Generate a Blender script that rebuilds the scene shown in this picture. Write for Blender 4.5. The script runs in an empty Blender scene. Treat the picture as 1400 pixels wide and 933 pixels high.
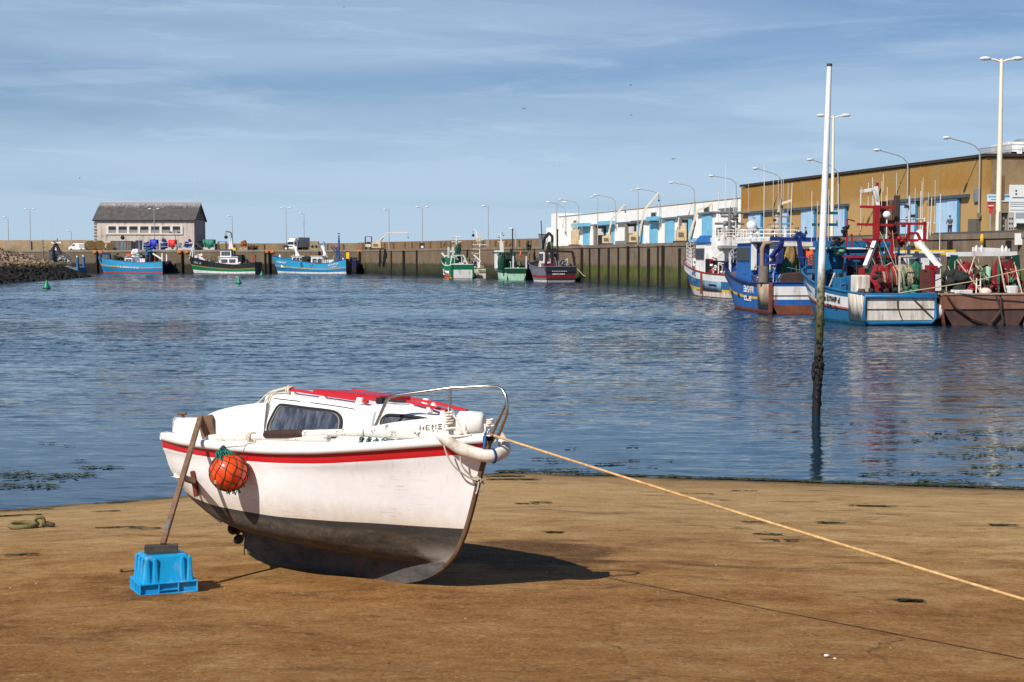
import bpy, math, random
from math import radians, sin, cos, pi, sqrt, atan2
from mathutils import Vector, Matrix
random.seed(7)
SC = bpy.context.scene
COL = SC.collection
F = 1944.0; EYE = 4.3; CX = 700.0; CY = 466.5; HOR = 353.0
PITCH = math.atan((CY - HOR) / F)
CP, SP = cos(PITCH), sin(PITCH)

def at(px, py, Y):
    """world point on the sight line of a photo pixel at depth Y (survey of the photograph)"""
    x = (px - CX) / F; u = (CY - py) / F
    d = Vector((x, CP + u * SP, -SP + u * CP)) * (Y / (CP + u * SP))
    d.z += EYE
    return d

def gx(px, Y):            # world X of a photo column at depth Y
    return at(px, HOR, Y).x

def gz(py, Y):            # world Z of a photo row at depth Y
    return at(CX, py, Y).z

def lerp(a, b, t): return a + (b - a) * t

def curve(xs, ys):
    """smooth (monotone cubic) interpolation through control points"""
    n = len(xs)
    d = [(ys[i + 1] - ys[i]) / (xs[i + 1] - xs[i]) for i in range(n - 1)]
    m = [d[0]] + [0 if d[i - 1] * d[i] <= 0 else 2 * d[i - 1] * d[i] / (d[i - 1] + d[i]) for i in range(1, n - 1)] + [d[-1]]
    def f(x):
        if x <= xs[0]: return ys[0] + (x - xs[0]) * m[0]
        if x >= xs[-1]: return ys[-1]
        for i in range(n - 1):
            if x <= xs[i + 1]: break
        h = xs[i + 1] - xs[i]; t = (x - xs[i]) / h
        return (ys[i] * (1 + 2 * t) * (1 - t) ** 2 + m[i] * h * t * (1 - t) ** 2
                + ys[i + 1] * t * t * (3 - 2 * t) + m[i + 1] * h * t * t * (t - 1))
    return f

# ---------------------------------------------------------------- mesh builder
class MB:
    def __init__(s): s.v = []; s.f = []; s.m = []; s.s = []
    def add(s, vs, fs, mi=0, smooth=False):
        o = len(s.v); s.v += [tuple(p) for p in vs]
        for f in fs:
            s.f.append(tuple(o + i for i in f)); s.m.append(mi); s.s.append(smooth)
        return s
    def box(s, c, d, mi=0, rot=None, top=(1, 1)):
        hx, hy, hz = d[0] / 2, d[1] / 2, d[2] / 2
        vs = []
        for z, (tx, ty) in ((-hz, (1, 1)), (hz, top)):
            for x, y in ((-1, -1), (1, -1), (1, 1), (-1, 1)):
                p = Vector((x * hx * tx, y * hy * ty, z))
                if rot is not None: p = rot @ p
                vs.append(p + Vector(c))
        return s.add(vs, [(3, 2, 1, 0), (4, 5, 6, 7), (0, 1, 5, 4), (1, 2, 6, 5), (2, 3, 7, 6), (3, 0, 4, 7)], mi)
    def beam(s, a, b, w, h, mi=0, up=(0, 0, 1)):
        a, b = Vector(a), Vector(b); d = b - a; L = d.length; d.normalize()
        u = Vector(up)
        if abs(d.dot(u)) > .98: u = Vector((0, 1, 0))
        y = u.cross(d).normalized(); z = d.cross(y)
        return s.box((a + b) / 2, (L, w, h), mi, Matrix((d, y, z)).transposed())
    def tube(s, pts, r, n=8, mi=0, closed=False, smooth=True):
        pts = [Vector(p) for p in pts]; N = len(pts)
        rs = r if isinstance(r, (list, tuple)) else [r] * N
        rings = []; prev = None
        for i, p in enumerate(pts):
            if closed: t = pts[(i + 1) % N] - pts[i - 1]
            else: t = pts[min(i + 1, N - 1)] - pts[max(i - 1, 0)]
            if t.length < 1e-9: t = Vector((0, 0, 1))
            t.normalize()
            if prev is None:
                a = Vector((0, 0, 1)) if abs(t.z) < .9 else Vector((1, 0, 0))
                u = t.cross(a).normalized()
            else:
                u = prev - t * prev.dot(t)
                u = u.normalized() if u.length > 1e-6 else t.orthogonal().normalized()
            prev = u; w = t.cross(u)
            rings.append([p + (u * cos(2 * pi * k / n) + w * sin(2 * pi * k / n)) * rs[i] for k in range(n)])
        vs = [q for rg in rings for q in rg]; fs = []
        M = N if closed else N - 1
        for i in range(M):
            j = (i + 1) % N
            for k in range(n):
                l = (k + 1) % n
                fs.append((i * n + k, i * n + l, j * n + l, j * n + k))
        s.add(vs, fs, mi, smooth)
        if not closed:
            s.add(rings[0], [tuple(reversed(range(n)))], mi); s.add(rings[-1], [tuple(range(n))], mi)
        return s
    def lathe(s, prof, n=16, c=(0, 0, 0), mi=0, rot=None, smooth=True, mis=None):
        vs = []; c = Vector(c)
        for r, z in prof:
            for k in range(n):
                p = Vector((r * cos(2 * pi * k / n), r * sin(2 * pi * k / n), z))
                if rot is not None: p = rot @ p
                vs.append(p + c)
        for i in range(len(prof) - 1):
            fs = [(i * n + k, i * n + (k + 1) % n, (i + 1) * n + (k + 1) % n, (i + 1) * n + k) for k in range(n)]
            if i == 0: o = len(s.v); s.v += [tuple(p) for p in vs]
            for f in fs:
                s.f.append(tuple(o + q for q in f)); s.m.append(mis[i] if mis else mi); s.s.append(smooth)
        for idx, rev in ((0, True), (len(prof) - 1, False)):
            if prof[idx][0] > 1e-4:
                f = [o + idx * n + k for k in range(n)]
                s.f.append(tuple(reversed(f)) if rev else tuple(f)); s.m.append(mis[min(idx, len(mis) - 1)] if mis else mi); s.s.append(False)
        return s
    def ball(s, c, r, mi=0, n=12, m=8, jit=0, rot=None):
        r = (r, r, r) if not isinstance(r, (list, tuple)) else r
        vs = []; fs = []
        for i in range(m + 1):
            th = pi * i / m
            for k in range(n):
                q = 1 + (random.uniform(-jit, jit) if 0 < i < m else 0)
                p = Vector((r[0] * sin(th) * cos(2 * pi * k / n) * q, r[1] * sin(th) * sin(2 * pi * k / n) * q, r[2] * cos(th) * q))
                if rot is not None: p = rot @ p
                vs.append(p + Vector(c))
        for i in range(m):
            for k in range(n):
                l = (k + 1) % n
                fs.append((i * n + k, (i + 1) * n + k, (i + 1) * n + l, i * n + l))
        return s.add(vs, fs, mi, True)
    def prism(s, poly, z0, z1, mi=0):
        n = len(poly)
        vs = [(x, y, z0) for x, y in poly] + [(x, y, z1) for x, y in poly]
        return s.add(vs, [tuple(reversed(range(n))), tuple(range(n, 2 * n))] + [(i, (i + 1) % n, n + (i + 1) % n, n + i) for i in range(n)], mi)
    def slab(s, pts, n, t, mi=0):
        """planar outline given in 3D, thickened by t along n"""
        n = Vector(n).normalized() * t; k = len(pts); pts = [Vector(p) for p in pts]
        return s.add(pts + [p + n for p in pts], [tuple(reversed(range(k))), tuple(range(k, 2 * k))] + [(i, (i + 1) % k, k + (i + 1) % k, k + i) for i in range(k)], mi)
    def grid(s, rows, mi=0, smooth=True, mif=None, flip=False):
        R_, C_ = len(rows), len(rows[0]); o = len(s.v)
        for r in rows: s.v += [tuple(p) for p in r]
        for i in range(R_ - 1):
            for j in range(C_ - 1):
                f = (o + i * C_ + j, o + i * C_ + j + 1, o + (i + 1) * C_ + j + 1, o + (i + 1) * C_ + j)
                s.f.append(tuple(reversed(f)) if flip else f); s.m.append(mif(i, j) if mif else mi); s.s.append(smooth)
        return s
    def build(s, name, mats, parent=None, bevel=0, sub=0, recalc=True):
        me = bpy.data.meshes.new(name); me.from_pydata(s.v, [], s.f)
        mats = mats if isinstance(mats, (list, tuple)) else [mats]
        for m in mats: me.materials.append(m)
        me.polygons.foreach_set('material_index', s.m)
        me.polygons.foreach_set('use_smooth', s.s)
        if recalc:
            import bmesh
            b = bmesh.new(); b.from_mesh(me); bmesh.ops.recalc_face_normals(b, faces=b.faces); b.to_mesh(me); b.free()
        me.update()
        o = bpy.data.objects.new(name, me); COL.objects.link(o)
        if parent is not None: o.parent = parent
        if bevel:
            q = o.modifiers.new('Bevel', 'BEVEL'); q.width = bevel; q.segments = 2; q.limit_method = 'ANGLE'; q.angle_limit = radians(40)
        if sub:
            q = o.modifiers.new('Sub', 'SUBSURF'); q.levels = q.render_levels = sub
        return o

def tag(o, label=None, cat=None, group=None, kind=None):
    if label: o['label'] = label
    if cat: o['category'] = cat
    if group: o['group'] = group
    if kind: o['kind'] = kind
    return o

def thing(name, label, cat, loc=(0, 0, 0), rz=0, group=None, M=None):
    o = bpy.data.objects.new(name, None); COL.objects.link(o); o.empty_display_size = .2
    if M is not None: o.matrix_world = M
    else: o.location = loc; o.rotation_euler = (0, 0, rz)
    return tag(o, label, cat, group)

def copy_tree(o, parent=None):
    c = o.copy(); COL.objects.link(c)
    if parent is not None: c.parent = parent
    for ch in list(o.children): copy_tree(ch, c)
    return c

# ---------------------------------------------------------------- materials
def srgb(r, g, b):
    f = lambda c: (c / 255 / 12.92) if c <= 10.3 else ((c / 255 + .055) / 1.055) ** 2.4
    return (f(r), f(g), f(b), 1)

class NT:
    def __init__(s, name):
        s.mat = bpy.data.materials.new(name); s.mat.use_nodes = True
        s.t = s.mat.node_tree; s.n = s.t.nodes; s.l = s.t.links
        s.bsdf = s.n['Principled BSDF']
        s.co = s.n.new('ShaderNodeTexCoord')
    def link(s, a, b): s.l.new(a, b)
    def mapped(s, scale=(1, 1, 1), which='Object', rot=(0, 0, 0), loc=(0, 0, 0)):
        m = s.n.new('ShaderNodeMapping'); m.inputs['Scale'].default_value = scale; m.inputs['Rotation'].default_value = rot
        m.inputs['Location'].default_value = loc
        s.link(s.co.outputs[which], m.inputs['Vector']); return m.outputs[0]
    def noise(s, vec, scale=1, detail=4, rough=.55, dist=0):
        k = s.n.new('ShaderNodeTexNoise'); k.inputs['Scale'].default_value = scale; k.inputs['Detail'].default_value = detail
        k.inputs['Roughness'].default_value = rough; k.inputs['Distortion'].default_value = dist
        s.link(vec, k.inputs['Vector']); return k.outputs['Fac']
    def ramp(s, fac, stops):
        r = s.n.new('ShaderNodeValToRGB'); e = r.color_ramp.elements
        while len(e) < len(stops): e.new(.5)
        for k, (p, c) in enumerate(stops):
            e[k].position = p; e[k].color = c if isinstance(c, tuple) else (c, c, c, 1)
        s.link(fac, r.inputs[0]); return r.outputs[0]
    def mix(s, fac, a, b, mode='MIX'):
        m = s.n.new('ShaderNodeMix'); m.data_type = 'RGBA'; m.blend_type = mode
        for sock, val in ((m.inputs[0], fac), (m.inputs[6], a), (m.inputs[7], b)):
            if isinstance(val, (int, float)): sock.default_value = val
            elif isinstance(val, tuple): sock.default_value = val
            else: s.link(val, sock)
        return m.outputs[2]
    def math(s, op, a, b=0.0):
        m = s.n.new('ShaderNodeMath'); m.operation = op
        for sock, val in ((m.inputs[0], a), (m.inputs[1], b)):
            if isinstance(val, (int, float)): sock.default_value = val
            else: s.link(val, sock)
        return m.outputs[0]
    def rng(s, v, a, b, c=0, d=1, smooth=False):
        m = s.n.new('ShaderNodeMapRange'); m.inputs[1].default_value = a; m.inputs[2].default_value = b
        m.inputs[3].default_value = c; m.inputs[4].default_value = d
        if smooth: m.interpolation_type = 'SMOOTHSTEP'
        s.link(v, m.inputs[0]); return m.outputs[0]
    def xyz(s, which='Object'):
        k = s.n.new('ShaderNodeSeparateXYZ'); s.link(s.co.outputs[which], k.inputs[0]); return k.outputs
    def out(s, color=None, rough=None, metal=None, bump=None, bstr=.3, bdist=.02, spec=None):
        b = s.bsdf
        for key, val in (('Base Color', color), ('Roughness', rough), ('Metallic', metal), ('Specular IOR Level', spec)):
            if val is None: continue
            if isinstance(val, (int, float, tuple)): b.inputs[key].default_value = val
            else: s.link(val, b.inputs[key])
        if bump is not None:
            k = s.n.new('ShaderNodeBump'); k.inputs['Strength'].default_value = bstr; k.inputs['Distance'].default_value = bdist
            s.link(bump, k.inputs['Height']); s.link(k.outputs[0], b.inputs['Normal'])
        return s.mat

def mul(c, k): return (min(c[0] * k, 1), min(c[1] * k, 1), min(c[2] * k, 1), 1)

_MC = {}
def paint(r, g, b, rough=.5, var=.18, scale=2.5, streak=None, amt=.35, metal=0, bump=0, sscale=(6, 6, .7)):
    """weathered paint: mottled base colour, optional vertical rust or grime streaks"""
    key = (r, g, b, rough, var, scale, streak, amt, metal, bump, sscale)
    if key in _MC: return _MC[key]
    N = NT('paint'); c = srgb(r, g, b)
    f = N.noise(N.mapped(), scale, 5, .6)
    col = N.mix(N.rng(f, .3, .7), mul(c, 1 - var), mul(c, 1 + var))
    if streak:
        k = N.noise(N.mapped(sscale), 1, 5, .65)
        k2 = N.noise(N.mapped((.6, .6, .6)), 1, 3)
        m = N.math('MULTIPLY', N.rng(k, .62 - amt * .35, .75, 0, 1), N.rng(k2, .3, .62))
        col = N.mix(m, col, srgb(*streak))
    _MC[key] = N.out(col, rough, metal, f if bump else None, .5, bump)
    return _MC[key]

def plain(r, g, b, rough=.6, metal=0): return paint(r, g, b, rough, .08, 3, metal=metal)
# ---------------------------------------------------------------- camera, sun, sky
cam = bpy.data.cameras.new('camera'); co = bpy.data.objects.new('camera', cam); COL.objects.link(co)
co.location = (0, 0, EYE); co.rotation_euler = (pi / 2 - PITCH, 0, 0)
cam.sensor_width = 36; cam.lens = F / 1400 * 36; cam.clip_end = 20000; cam.clip_start = .1
SC.camera = co
SUN_EL, SUN_AZ = radians(43), radians(-141)
sun = bpy.data.lights.new('sun', 'SUN'); so = bpy.data.objects.new('sun', sun); COL.objects.link(so)
sun.energy = 5.0; sun.angle = radians(.5); sun.color = (1, .95, .88)
SD = Vector((sin(SUN_AZ) * cos(SUN_EL), cos(SUN_AZ) * cos(SUN_EL), sin(SUN_EL)))
so.rotation_euler = SD.to_track_quat('Z', 'Y').to_euler()
W = bpy.data.worlds.new('World'); SC.world = W; W.use_nodes = True
nt = W.node_tree; bg = nt.nodes['Background']
sky = nt.nodes.new('ShaderNodeTexSky'); sky.sky_type = 'NISHITA'; sky.sun_disc = False
sky.sun_elevation = SUN_EL; sky.sun_rotation = SUN_AZ; sky.air_density = 1.0; sky.dust_density = .15; sky.ozone_density = 2.5; sky.altitude = 0
# thin cirrus: a light veil mixed into the sky by direction
tc = nt.nodes.new('ShaderNodeTexCoord'); sep = nt.nodes.new('ShaderNodeSeparateXYZ'); nt.links.new(tc.outputs['Generated'], sep.inputs[0])
def wm(op, a, b):
    m = nt.nodes.new('ShaderNodeMath'); m.operation = op
    for s_, v_ in ((m.inputs[0], a), (m.inputs[1], b)):
        if isinstance(v_, (int, float)): s_.default_value = v_
        else: nt.links.new(v_, s_)
    return m.outputs[0]
def wmap(v, a, b, c, d):
    m = nt.nodes.new('ShaderNodeMapRange')
    for i, q in enumerate((a, b, c, d)): m.inputs[i + 1].default_value = q
    nt.links.new(v, m.inputs[0]); return m.outputs[0]
def wnoise(scale, loc, sc, det, rough, dist):
    mp = nt.nodes.new('ShaderNodeMapping'); mp.inputs['Scale'].default_value = scale; mp.inputs['Location'].default_value = loc
    mp.inputs['Rotation'].default_value = (0, radians(-6), 0)
    nt.links.new(tc.outputs['Generated'], mp.inputs[0])
    n_ = nt.nodes.new('ShaderNodeTexNoise'); n_.inputs['Scale'].default_value = sc; n_.inputs['Detail'].default_value = det
    n_.inputs['Roughness'].default_value = rough; n_.inputs['Distortion'].default_value = dist
    nt.links.new(mp.outputs[0], n_.inputs['Vector']); return n_.outputs['Fac']
c1 = wnoise((.9, .9, 8), (3.1, 0, .4), 2.0, 7, .5, .7)
c2 = wnoise((3.5, 3.5, 34), (1.2, 0, 2.4), 2.0, 6, .62, .8)
veil = wm('ADD', wmap(c1, .36, .64, .22, .62), wmap(c2, .52, .76, 0, .24))
veil = wm('ADD', wm('MULTIPLY', veil, wmap(sep.outputs[2], .14, .36, 1, .08)), wmap(sep.outputs[2], 0, .13, .55, 0))
mixc = nt.nodes.new('ShaderNodeMix'); mixc.data_type = 'RGBA'
nt.links.new(wm('MINIMUM', veil, .8), mixc.inputs[0]); 
hs = nt.nodes.new('ShaderNodeMix'); hs.data_type = 'RGBA'; hs.blend_type = 'MULTIPLY'; hs.inputs[0].default_value = 1; hs.inputs[7].default_value = (.62, .98, 1.38, 1)
nt.links.new(sky.outputs[0], hs.inputs[6]); nt.links.new(hs.outputs[2], mixc.inputs[6])
mixc.inputs[7].default_value = (10.6, 13.6, 17.2, 1)
nt.links.new(mixc.outputs[2], bg.inputs[0]); bg.inputs[1].default_value = .05
SC.view_settings.view_transform = 'Standard'; SC.view_settings.look = 'None'; SC.view_settings.exposure = 0; SC.view_settings.gamma = 1
SC.view_settings.use_curve_mapping = False

# ---------------------------------------------------------------- water
def water_mat():
    N = NT('water')
    x, y, z = N.xyz()
    patch = N.noise(N.mapped((.010, .05, 1)), 1, 3, .5, .6)         # calm lanes and wind-ruffled lanes
    near = N.rng(y, 34, 90, 0, 1)
    amp = N.math('MULTIPLY', N.rng(patch, .36, .50, .42, 1.25), N.math('ADD', N.math('MULTIPLY', near, .95), .07))
    def vm(op, a, b_=None, scale=None):
        k = N.n.new('ShaderNodeVectorMath'); k.operation = op
        for s_, v_ in ((k.inputs[0], a), (k.inputs[1], b_)):
            if v_ is None: continue
            if isinstance(v_, tuple): s_.default_value = v_
            else: N.link(v_, s_)
        if scale is not None:
            if isinstance(scale, (int, float)): k.inputs['Scale'].default_value = scale
            else: N.link(scale, k.inputs['Scale'])
        return k.outputs[0]
    def slope(scale, rot, sc, det, w, dist=.3):             # wavelets given as surface slopes
        n_ = N.n.new('ShaderNodeTexNoise'); n_.inputs['Scale'].default_value = sc; n_.inputs['Detail'].default_value = det; n_.inputs['Distortion'].default_value = dist
        N.link(N.mapped(scale, rot=(0, 0, radians(rot))), n_.inputs['Vector'])
        return vm('MULTIPLY', vm('SUBTRACT', n_.outputs['Color'], (.5, .5, .5)), (w * .8, w, 0))
    v = vm('ADD', vm('ADD', slope((.34, 1.5, 1), 7, 1.9, 3, 1.5), slope((.5, 2.0, 1), -9, 5.6, 3, 1.4)), slope((.3, 1.6, 1), 3, .45, 2, .1))
    nrm = vm('NORMALIZE', vm('ADD', vm('SCALE', v, scale=amp), (0, 0, 1)))
    N.link(nrm, N.bsdf.inputs['Normal'])
    N.bsdf.inputs['IOR'].default_value = 1.33
    return N.out((.004, .028, .050, 1), .05)
def water_mesh():
    """harbour water: a sheet of real wavelets over the basin, flat sea beyond"""
    import numpy as np
    rg = np.random.default_rng(5)
    ys = [19.0]
    while ys[-1] < 440: ys.append(ys[-1] + .045 + .0016 * ys[-1])
    ys = np.array(ys); nx = 460
    t = np.linspace(-1, 1, nx)
    Xg = t[None, :] * (.45 * ys[:, None] + 16); Yg = np.repeat(ys[:, None], nx, 1)
    h = np.zeros_like(Xg)
    for lo, hi, cnt, sl in ((.30, .7, 26, .046), (.7, 1.5, 30, .042), (1.5, 3.0, 14, .026)):
        for k in range(cnt):
            lam = rg.uniform(lo, hi); a = rg.normal(radians(82), .42); q = 2 * pi / lam
            fade = np.clip(lam / (.045 + .0016 * Yg) / 1.4 - 1, 0, 1)
            if lo > 1.5: fade = fade * np.clip((Yg - 60) / 80, .15, 1)
        h += fade * sl * lam / (2 * pi) * 1.41 * np.sin(q * (Xg * cos(a) + Yg * sin(a)) + rg.uniform(0, 6.28))
    # wind lanes: glassy by the ramp, a ruffled lane, a calm one, then open ruffled water
    Yw = Yg * (1 + .07 * np.sin(Xg * .045 + 1.0) + .04 * np.sin(Xg * .13) + .0016 * Xg) + 1.2 * np.sin(Xg * .31 + Yg * .1)
    amp = np.interp(Yw, [24, 30, 42, 52, 58, 66, 72, 78, 90, 104, 125, 160, 210, 450], [.05, .09, .2, .36, .9, 1.0, .62, .42, .5, 1.05, .8, 1.2, 1.05, 1.3])
    p = sum(np.sin(Xg * rg.normal(0, .05) + Yg * rg.uniform(.05, .3) + .9 * np.sin(Xg * rg.uniform(.01, .09) + k) + rg.uniform(0, 6.28)) for k in range(6)) / 2.4
    amp = amp * np.clip(1 + .3 * p, .45, 1.5)
    h = h * amp * np.interp(Yg, [40, 70, 130], [1.05, 1.3, 1.6])
    n = ys.size
    co_ = np.stack([Xg, Yg, h], -1).reshape(-1, 3)
    i = np.arange(n - 1)[:, None] * nx + np.arange(nx - 1)[None, :]
    quads = np.stack([i, i + 1, i + nx + 1, i + nx], -1).reshape(-1, 4)
    base = len(co_)
    S = 6000.0
    co_ = np.vstack([co_, [(-S, -60, -.3), (S, -60, -.3), (S, 9000, -.3), (-S, 9000, -.3)]])
    quads = np.vstack([quads, [[base, base + 1, base + 2, base + 3]]])
    me = bpy.data.meshes.new('water')
    me.vertices.add(len(co_)); me.vertices.foreach_set('co', co_.astype(np.float32).ravel())
    me.loops.add(quads.size); me.loops.foreach_set('vertex_index', quads.astype(np.int32).ravel())
    me.polygons.add(len(quads)); me.polygons.foreach_set('loop_start', np.arange(0, quads.size, 4, dtype=np.int32))
    me.polygons.foreach_set('use_smooth', np.ones(len(quads), dtype=bool))
    me.update(calc_edges=True); me.validate()
    me.materials.append(water_mat())
    o = bpy.data.objects.new('water', me); COL.objects.link(o)
    return tag(o, kind='structure')
water_mesh()

# ---------------------------------------------------------------- slipway
def slip_z(x, y):
    z = 2.65 - .0936 * (y + .22 * x)
    if x < 0: z -= .57 * (-x / 8.7) ** 1.2 * max(y, 0) / 24
    return z
def slip_mat():
    N = NT('slipway_concrete')
    x, y, z = N.xyz()
    big = N.noise(N.mapped((.22, .5, 1)), 1, 4, .6, .8)
    mid = N.noise(N.mapped((1, 1.25, 1)), 1.5, 8, .68, .5)
    fine = N.noise(N.mapped(), 16, 6, .75)
    grit = N.noise(N.mapped(), 160, 3, .7)
    s = N.math('ADD', N.math('ADD', N.math('MULTIPLY', big, .45), N.math('MULTIPLY', mid, .4)), N.math('MULTIPLY', fine, .34)); s = N.math('SUBTRACT', s, .07)
    col = N.ramp(s, [(.36, srgb(88, 56, 28)), (.46, srgb(150, 104, 54)), (.55, srgb(178, 132, 76)), (.66, srgb(208, 170, 114))])
    # the foot of the ramp, washed by every tide, is paler; the upper part carries a rusty film of algae
    foot = N.rng(N.math('ADD', y, N.math('MULTIPLY', N.math('SUBTRACT', mid, .5), 8)), 11, 22, 0, 1, True)
    col = N.mix(N.math('MULTIPLY', foot, .7), col, N.mix(mid, srgb(162, 128, 80), srgb(218, 188, 136)))
    film = N.math('MULTIPLY', N.rng(y, 15, 8, .05, 1), N.rng(big, .36, .6, .12, .55))
    col = N.mix(film, col, srgb(130, 84, 40))
    dk = N.noise(N.mapped((.6, 1.1, 1), loc=(4, 2, 0)), 1.2, 8, .72, 1.0)
    col = N.mix(N.rng(dk, .54, .70, 0, .7), col, srgb(66, 44, 24))
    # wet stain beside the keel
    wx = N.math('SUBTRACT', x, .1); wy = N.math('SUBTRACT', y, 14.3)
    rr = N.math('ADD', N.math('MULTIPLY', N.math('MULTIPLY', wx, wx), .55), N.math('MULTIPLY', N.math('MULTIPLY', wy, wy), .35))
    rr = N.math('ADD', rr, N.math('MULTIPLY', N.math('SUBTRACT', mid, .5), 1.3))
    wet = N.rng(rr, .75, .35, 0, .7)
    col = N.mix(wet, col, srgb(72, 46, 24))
    # green weed just above the water line and speckles
    shore = N.math('ADD', z, N.math('MULTIPLY', N.math('SUBTRACT', N.noise(N.mapped((.5, 1.5, 1)), 1.6, 5, .7), .5), .26))
    col = N.mix(N.rng(shore, .075, .015, 0, .95), col, srgb(34, 44, 16))
    wetz = N.rng(shore, .3, .05, 0, .5)
    col = N.mix(wetz, col, srgb(98, 76, 46))
    agg = N.n.new('ShaderNodeTexVoronoi'); agg.inputs['Scale'].default_value = 55; N.link(N.mapped(), agg.inputs['Vector'])
    av = N.n.new('ShaderNodeSeparateColor'); N.link(agg.outputs['Color'], av.inputs[0])
    col = N.mix(N.rng(av.outputs[0], .8, .95, 0, .4), col, srgb(72, 50, 30)); col = N.mix(N.rng(av.outputs[1], .88, .98, 0, .22), col, srgb(222, 196, 156))
    scuff = N.noise(N.mapped((.7, 3.2, 1), rot=(0, 0, radians(14)), loc=(2, 7, 0)), 3.4, 8, .78, .6)
    col = N.mix(N.rng(scuff, .64, .70, 0, .6), col, srgb(60, 42, 26))
    crk = N.n.new('ShaderNodeTexVoronoi'); crk.feature = 'DISTANCE_TO_EDGE'; crk.inputs['Scale'].default_value = .23
    wv = N.n.new('ShaderNodeVectorMath'); wv.operation = 'ADD'; nz = N.n.new('ShaderNodeTexNoise'); nz.inputs['Scale'].default_value = 1.6; nz.inputs['Detail'].default_value = 6
    N.link(N.mapped(), nz.inputs['Vector']); N.link(N.mapped(), wv.inputs[0]); N.link(nz.outputs['Color'], wv.inputs[1]); N.link(wv.outputs[0], crk.inputs['Vector'])
    col = N.mix(N.math('MULTIPLY', N.rng(crk.outputs['Distance'], .006, .0, 0, .6), N.rng(big, .45, .6)), col, srgb(50, 34, 22))
    col = N.mix(N.rng(grit, .66, .74, 0, .55), col, srgb(58, 38, 20))
    col = N.mix(N.rng(N.noise(N.mapped(loc=(9, 0, 0)), 120, 2, .6), .70, .76, 0, .5), col, srgb(216, 196, 160))
    streak = N.noise(N.mapped((1, 2.4, 1), rot=(0, 0, radians(9))), 2.6, 8, .74, .8)
    col = N.mix(N.rng(streak, .55, .74, 0, .55), col, srgb(70, 48, 28)); col = N.mix(N.rng(streak, .44, .3, 0, .4), col, srgb(206, 176, 128))
    bh = N.math('ADD', N.math('MULTIPLY', fine, .9), N.math('MULTIPLY', grit, .5))
    return N.out(col, .92, spec=.15, bump=bh, bstr=.9, bdist=.02)
xs = [-30 + i * .5 for i in range(36)] + [-12 + i * .25 for i in range(96)] + [12 + i * .75 for i in range(36)]
rows = []
for j in range(-80, 150):
    r_ = []
    for x in xs:
        yy = j * .25 if j > -20 else -5 + (j + 20) * .6
        u = yy + .22 * max(x, 0)
        z = slip_z(x, yy)
        if x > -.3 and u > 28.5: z -= min(1.5, (u - 28.5) * 4)
        r_.append((x, yy, z + random.uniform(-.004, .004)))
    rows.append(r_)
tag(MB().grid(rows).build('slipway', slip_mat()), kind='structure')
# ---------------------------------------------------------------- quay: deck, walls, sea wall, rubble
QZ = 6.5
def concrete(r, g, b, var=.22, algae=False, rust=.35, scale=.35, gr=(52, 62, 20), lo=2.9, dk=(26, 24, 18)):
    N = NT('quay_concrete'); c = srgb(r, g, b)
    x, y, z = N.xyz()
    f = N.noise(N.mapped(), scale, 6, .65)
    g2 = N.noise(N.mapped(), 6, 4, .7)
    col = N.mix(N.rng(f, .3, .7), mul(c, 1 - var), mul(c, 1 + var))
    col = N.mix(N.rng(g2, .35, .7, 0, .35), col, mul(c, .6))
    st = N.noise(N.mapped((1.1, 1.1, .06)), 1, 5, .7)
    col = N.mix(N.math('MULTIPLY', N.rng(st, .5, .72, 0, 1), rust), col, srgb(124, 74, 40))
    col = N.mix(N.rng(N.noise(N.mapped((1.6, 1.6, .1), loc=(7, 3, 0)), 1, 5, .7), .54, .74, 0, .7), col, mul(c, .38))
    if algae:
        zz = N.math('ADD', z, N.math('MULTIPLY', N.math('SUBTRACT', N.noise(N.mapped((.5, .5, .35)), 1, 5, .7), .5), 1.9))
        ga = N.noise(N.mapped((.6, .6, .25)), 1, 5, .7)
        gc = N.mix(N.rng(ga, .35, .65), mul(srgb(*gr), .55), mul(srgb(*gr), 1.25))
        col = N.mix(N.rng(zz, lo + .35, lo - .2, 0, .95), col, gc)
        col = N.mix(N.rng(zz, 1.9, .4, 0, .95), col, srgb(*dk))
    blot = N.noise(N.mapped((.16, .16, .22), loc=(3, 1, 8)), 1, 6, .7, .8)
    col = N.mix(N.rng(blot, .5, .68, 0, .5), col, mul(c, .42))
    return N.out(col, .92, bump=N.math('ADD', f, N.math('MULTIPLY', g2, .4)), bstr=.5, bdist=.05)

DIRX = -.242                                            # the right-hand quay runs away at this slope
def qx(Y, off=0): return 11.4 + .242 * (261 - Y) + off  # X of a line parallel to that quay
P0, P1, P2, P3 = (-300, 432), (-42, 396), (11.4, 261), (qx(20), 20)
deckpoly = [P0, P1, P2, P3, (240, 20), (240, 900), (-300, 900)]
def face_line(mb, pts, z0, z1, t, mi=0):
    for (a, b) in zip(pts, pts[1:]):
        a, b = Vector((a[0], a[1], 0)), Vector((b[0], b[1], 0)); d = (b - a).normalized(); n = Vector((d.y, -d.x, 0)) * t
        n_seg = max(1, int((b - a).length / 6))
        mb.slab([(a.x, a.y, z0), (b.x, b.y, z0), (b.x, b.y, z1), (a.x, a.y, z1)], n, t, mi)
deck = MB()
deck.add([(x, y, QZ) for x, y in deckpoly], [tuple(range(len(deckpoly)))])
tag(deck.build('quay', concrete(150, 140, 122)), kind='structure')
def wallbox(mb, a, b, z0, z1, t, mi=0):
    a, b = Vector((a[0], a[1], 0)), Vector((b[0], b[1], 0)); d = (b - a).normalized(); n = Vector((-d.y, d.x, 0)) * t
    mb.slab([(a.x, a.y, z0), (b.x, b.y, z0), (b.x + n.x, b.y + n.y, z0), (a.x + n.x, a.y + n.y, z0)], (0, 0, 1), z1 - z0, mi)
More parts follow.
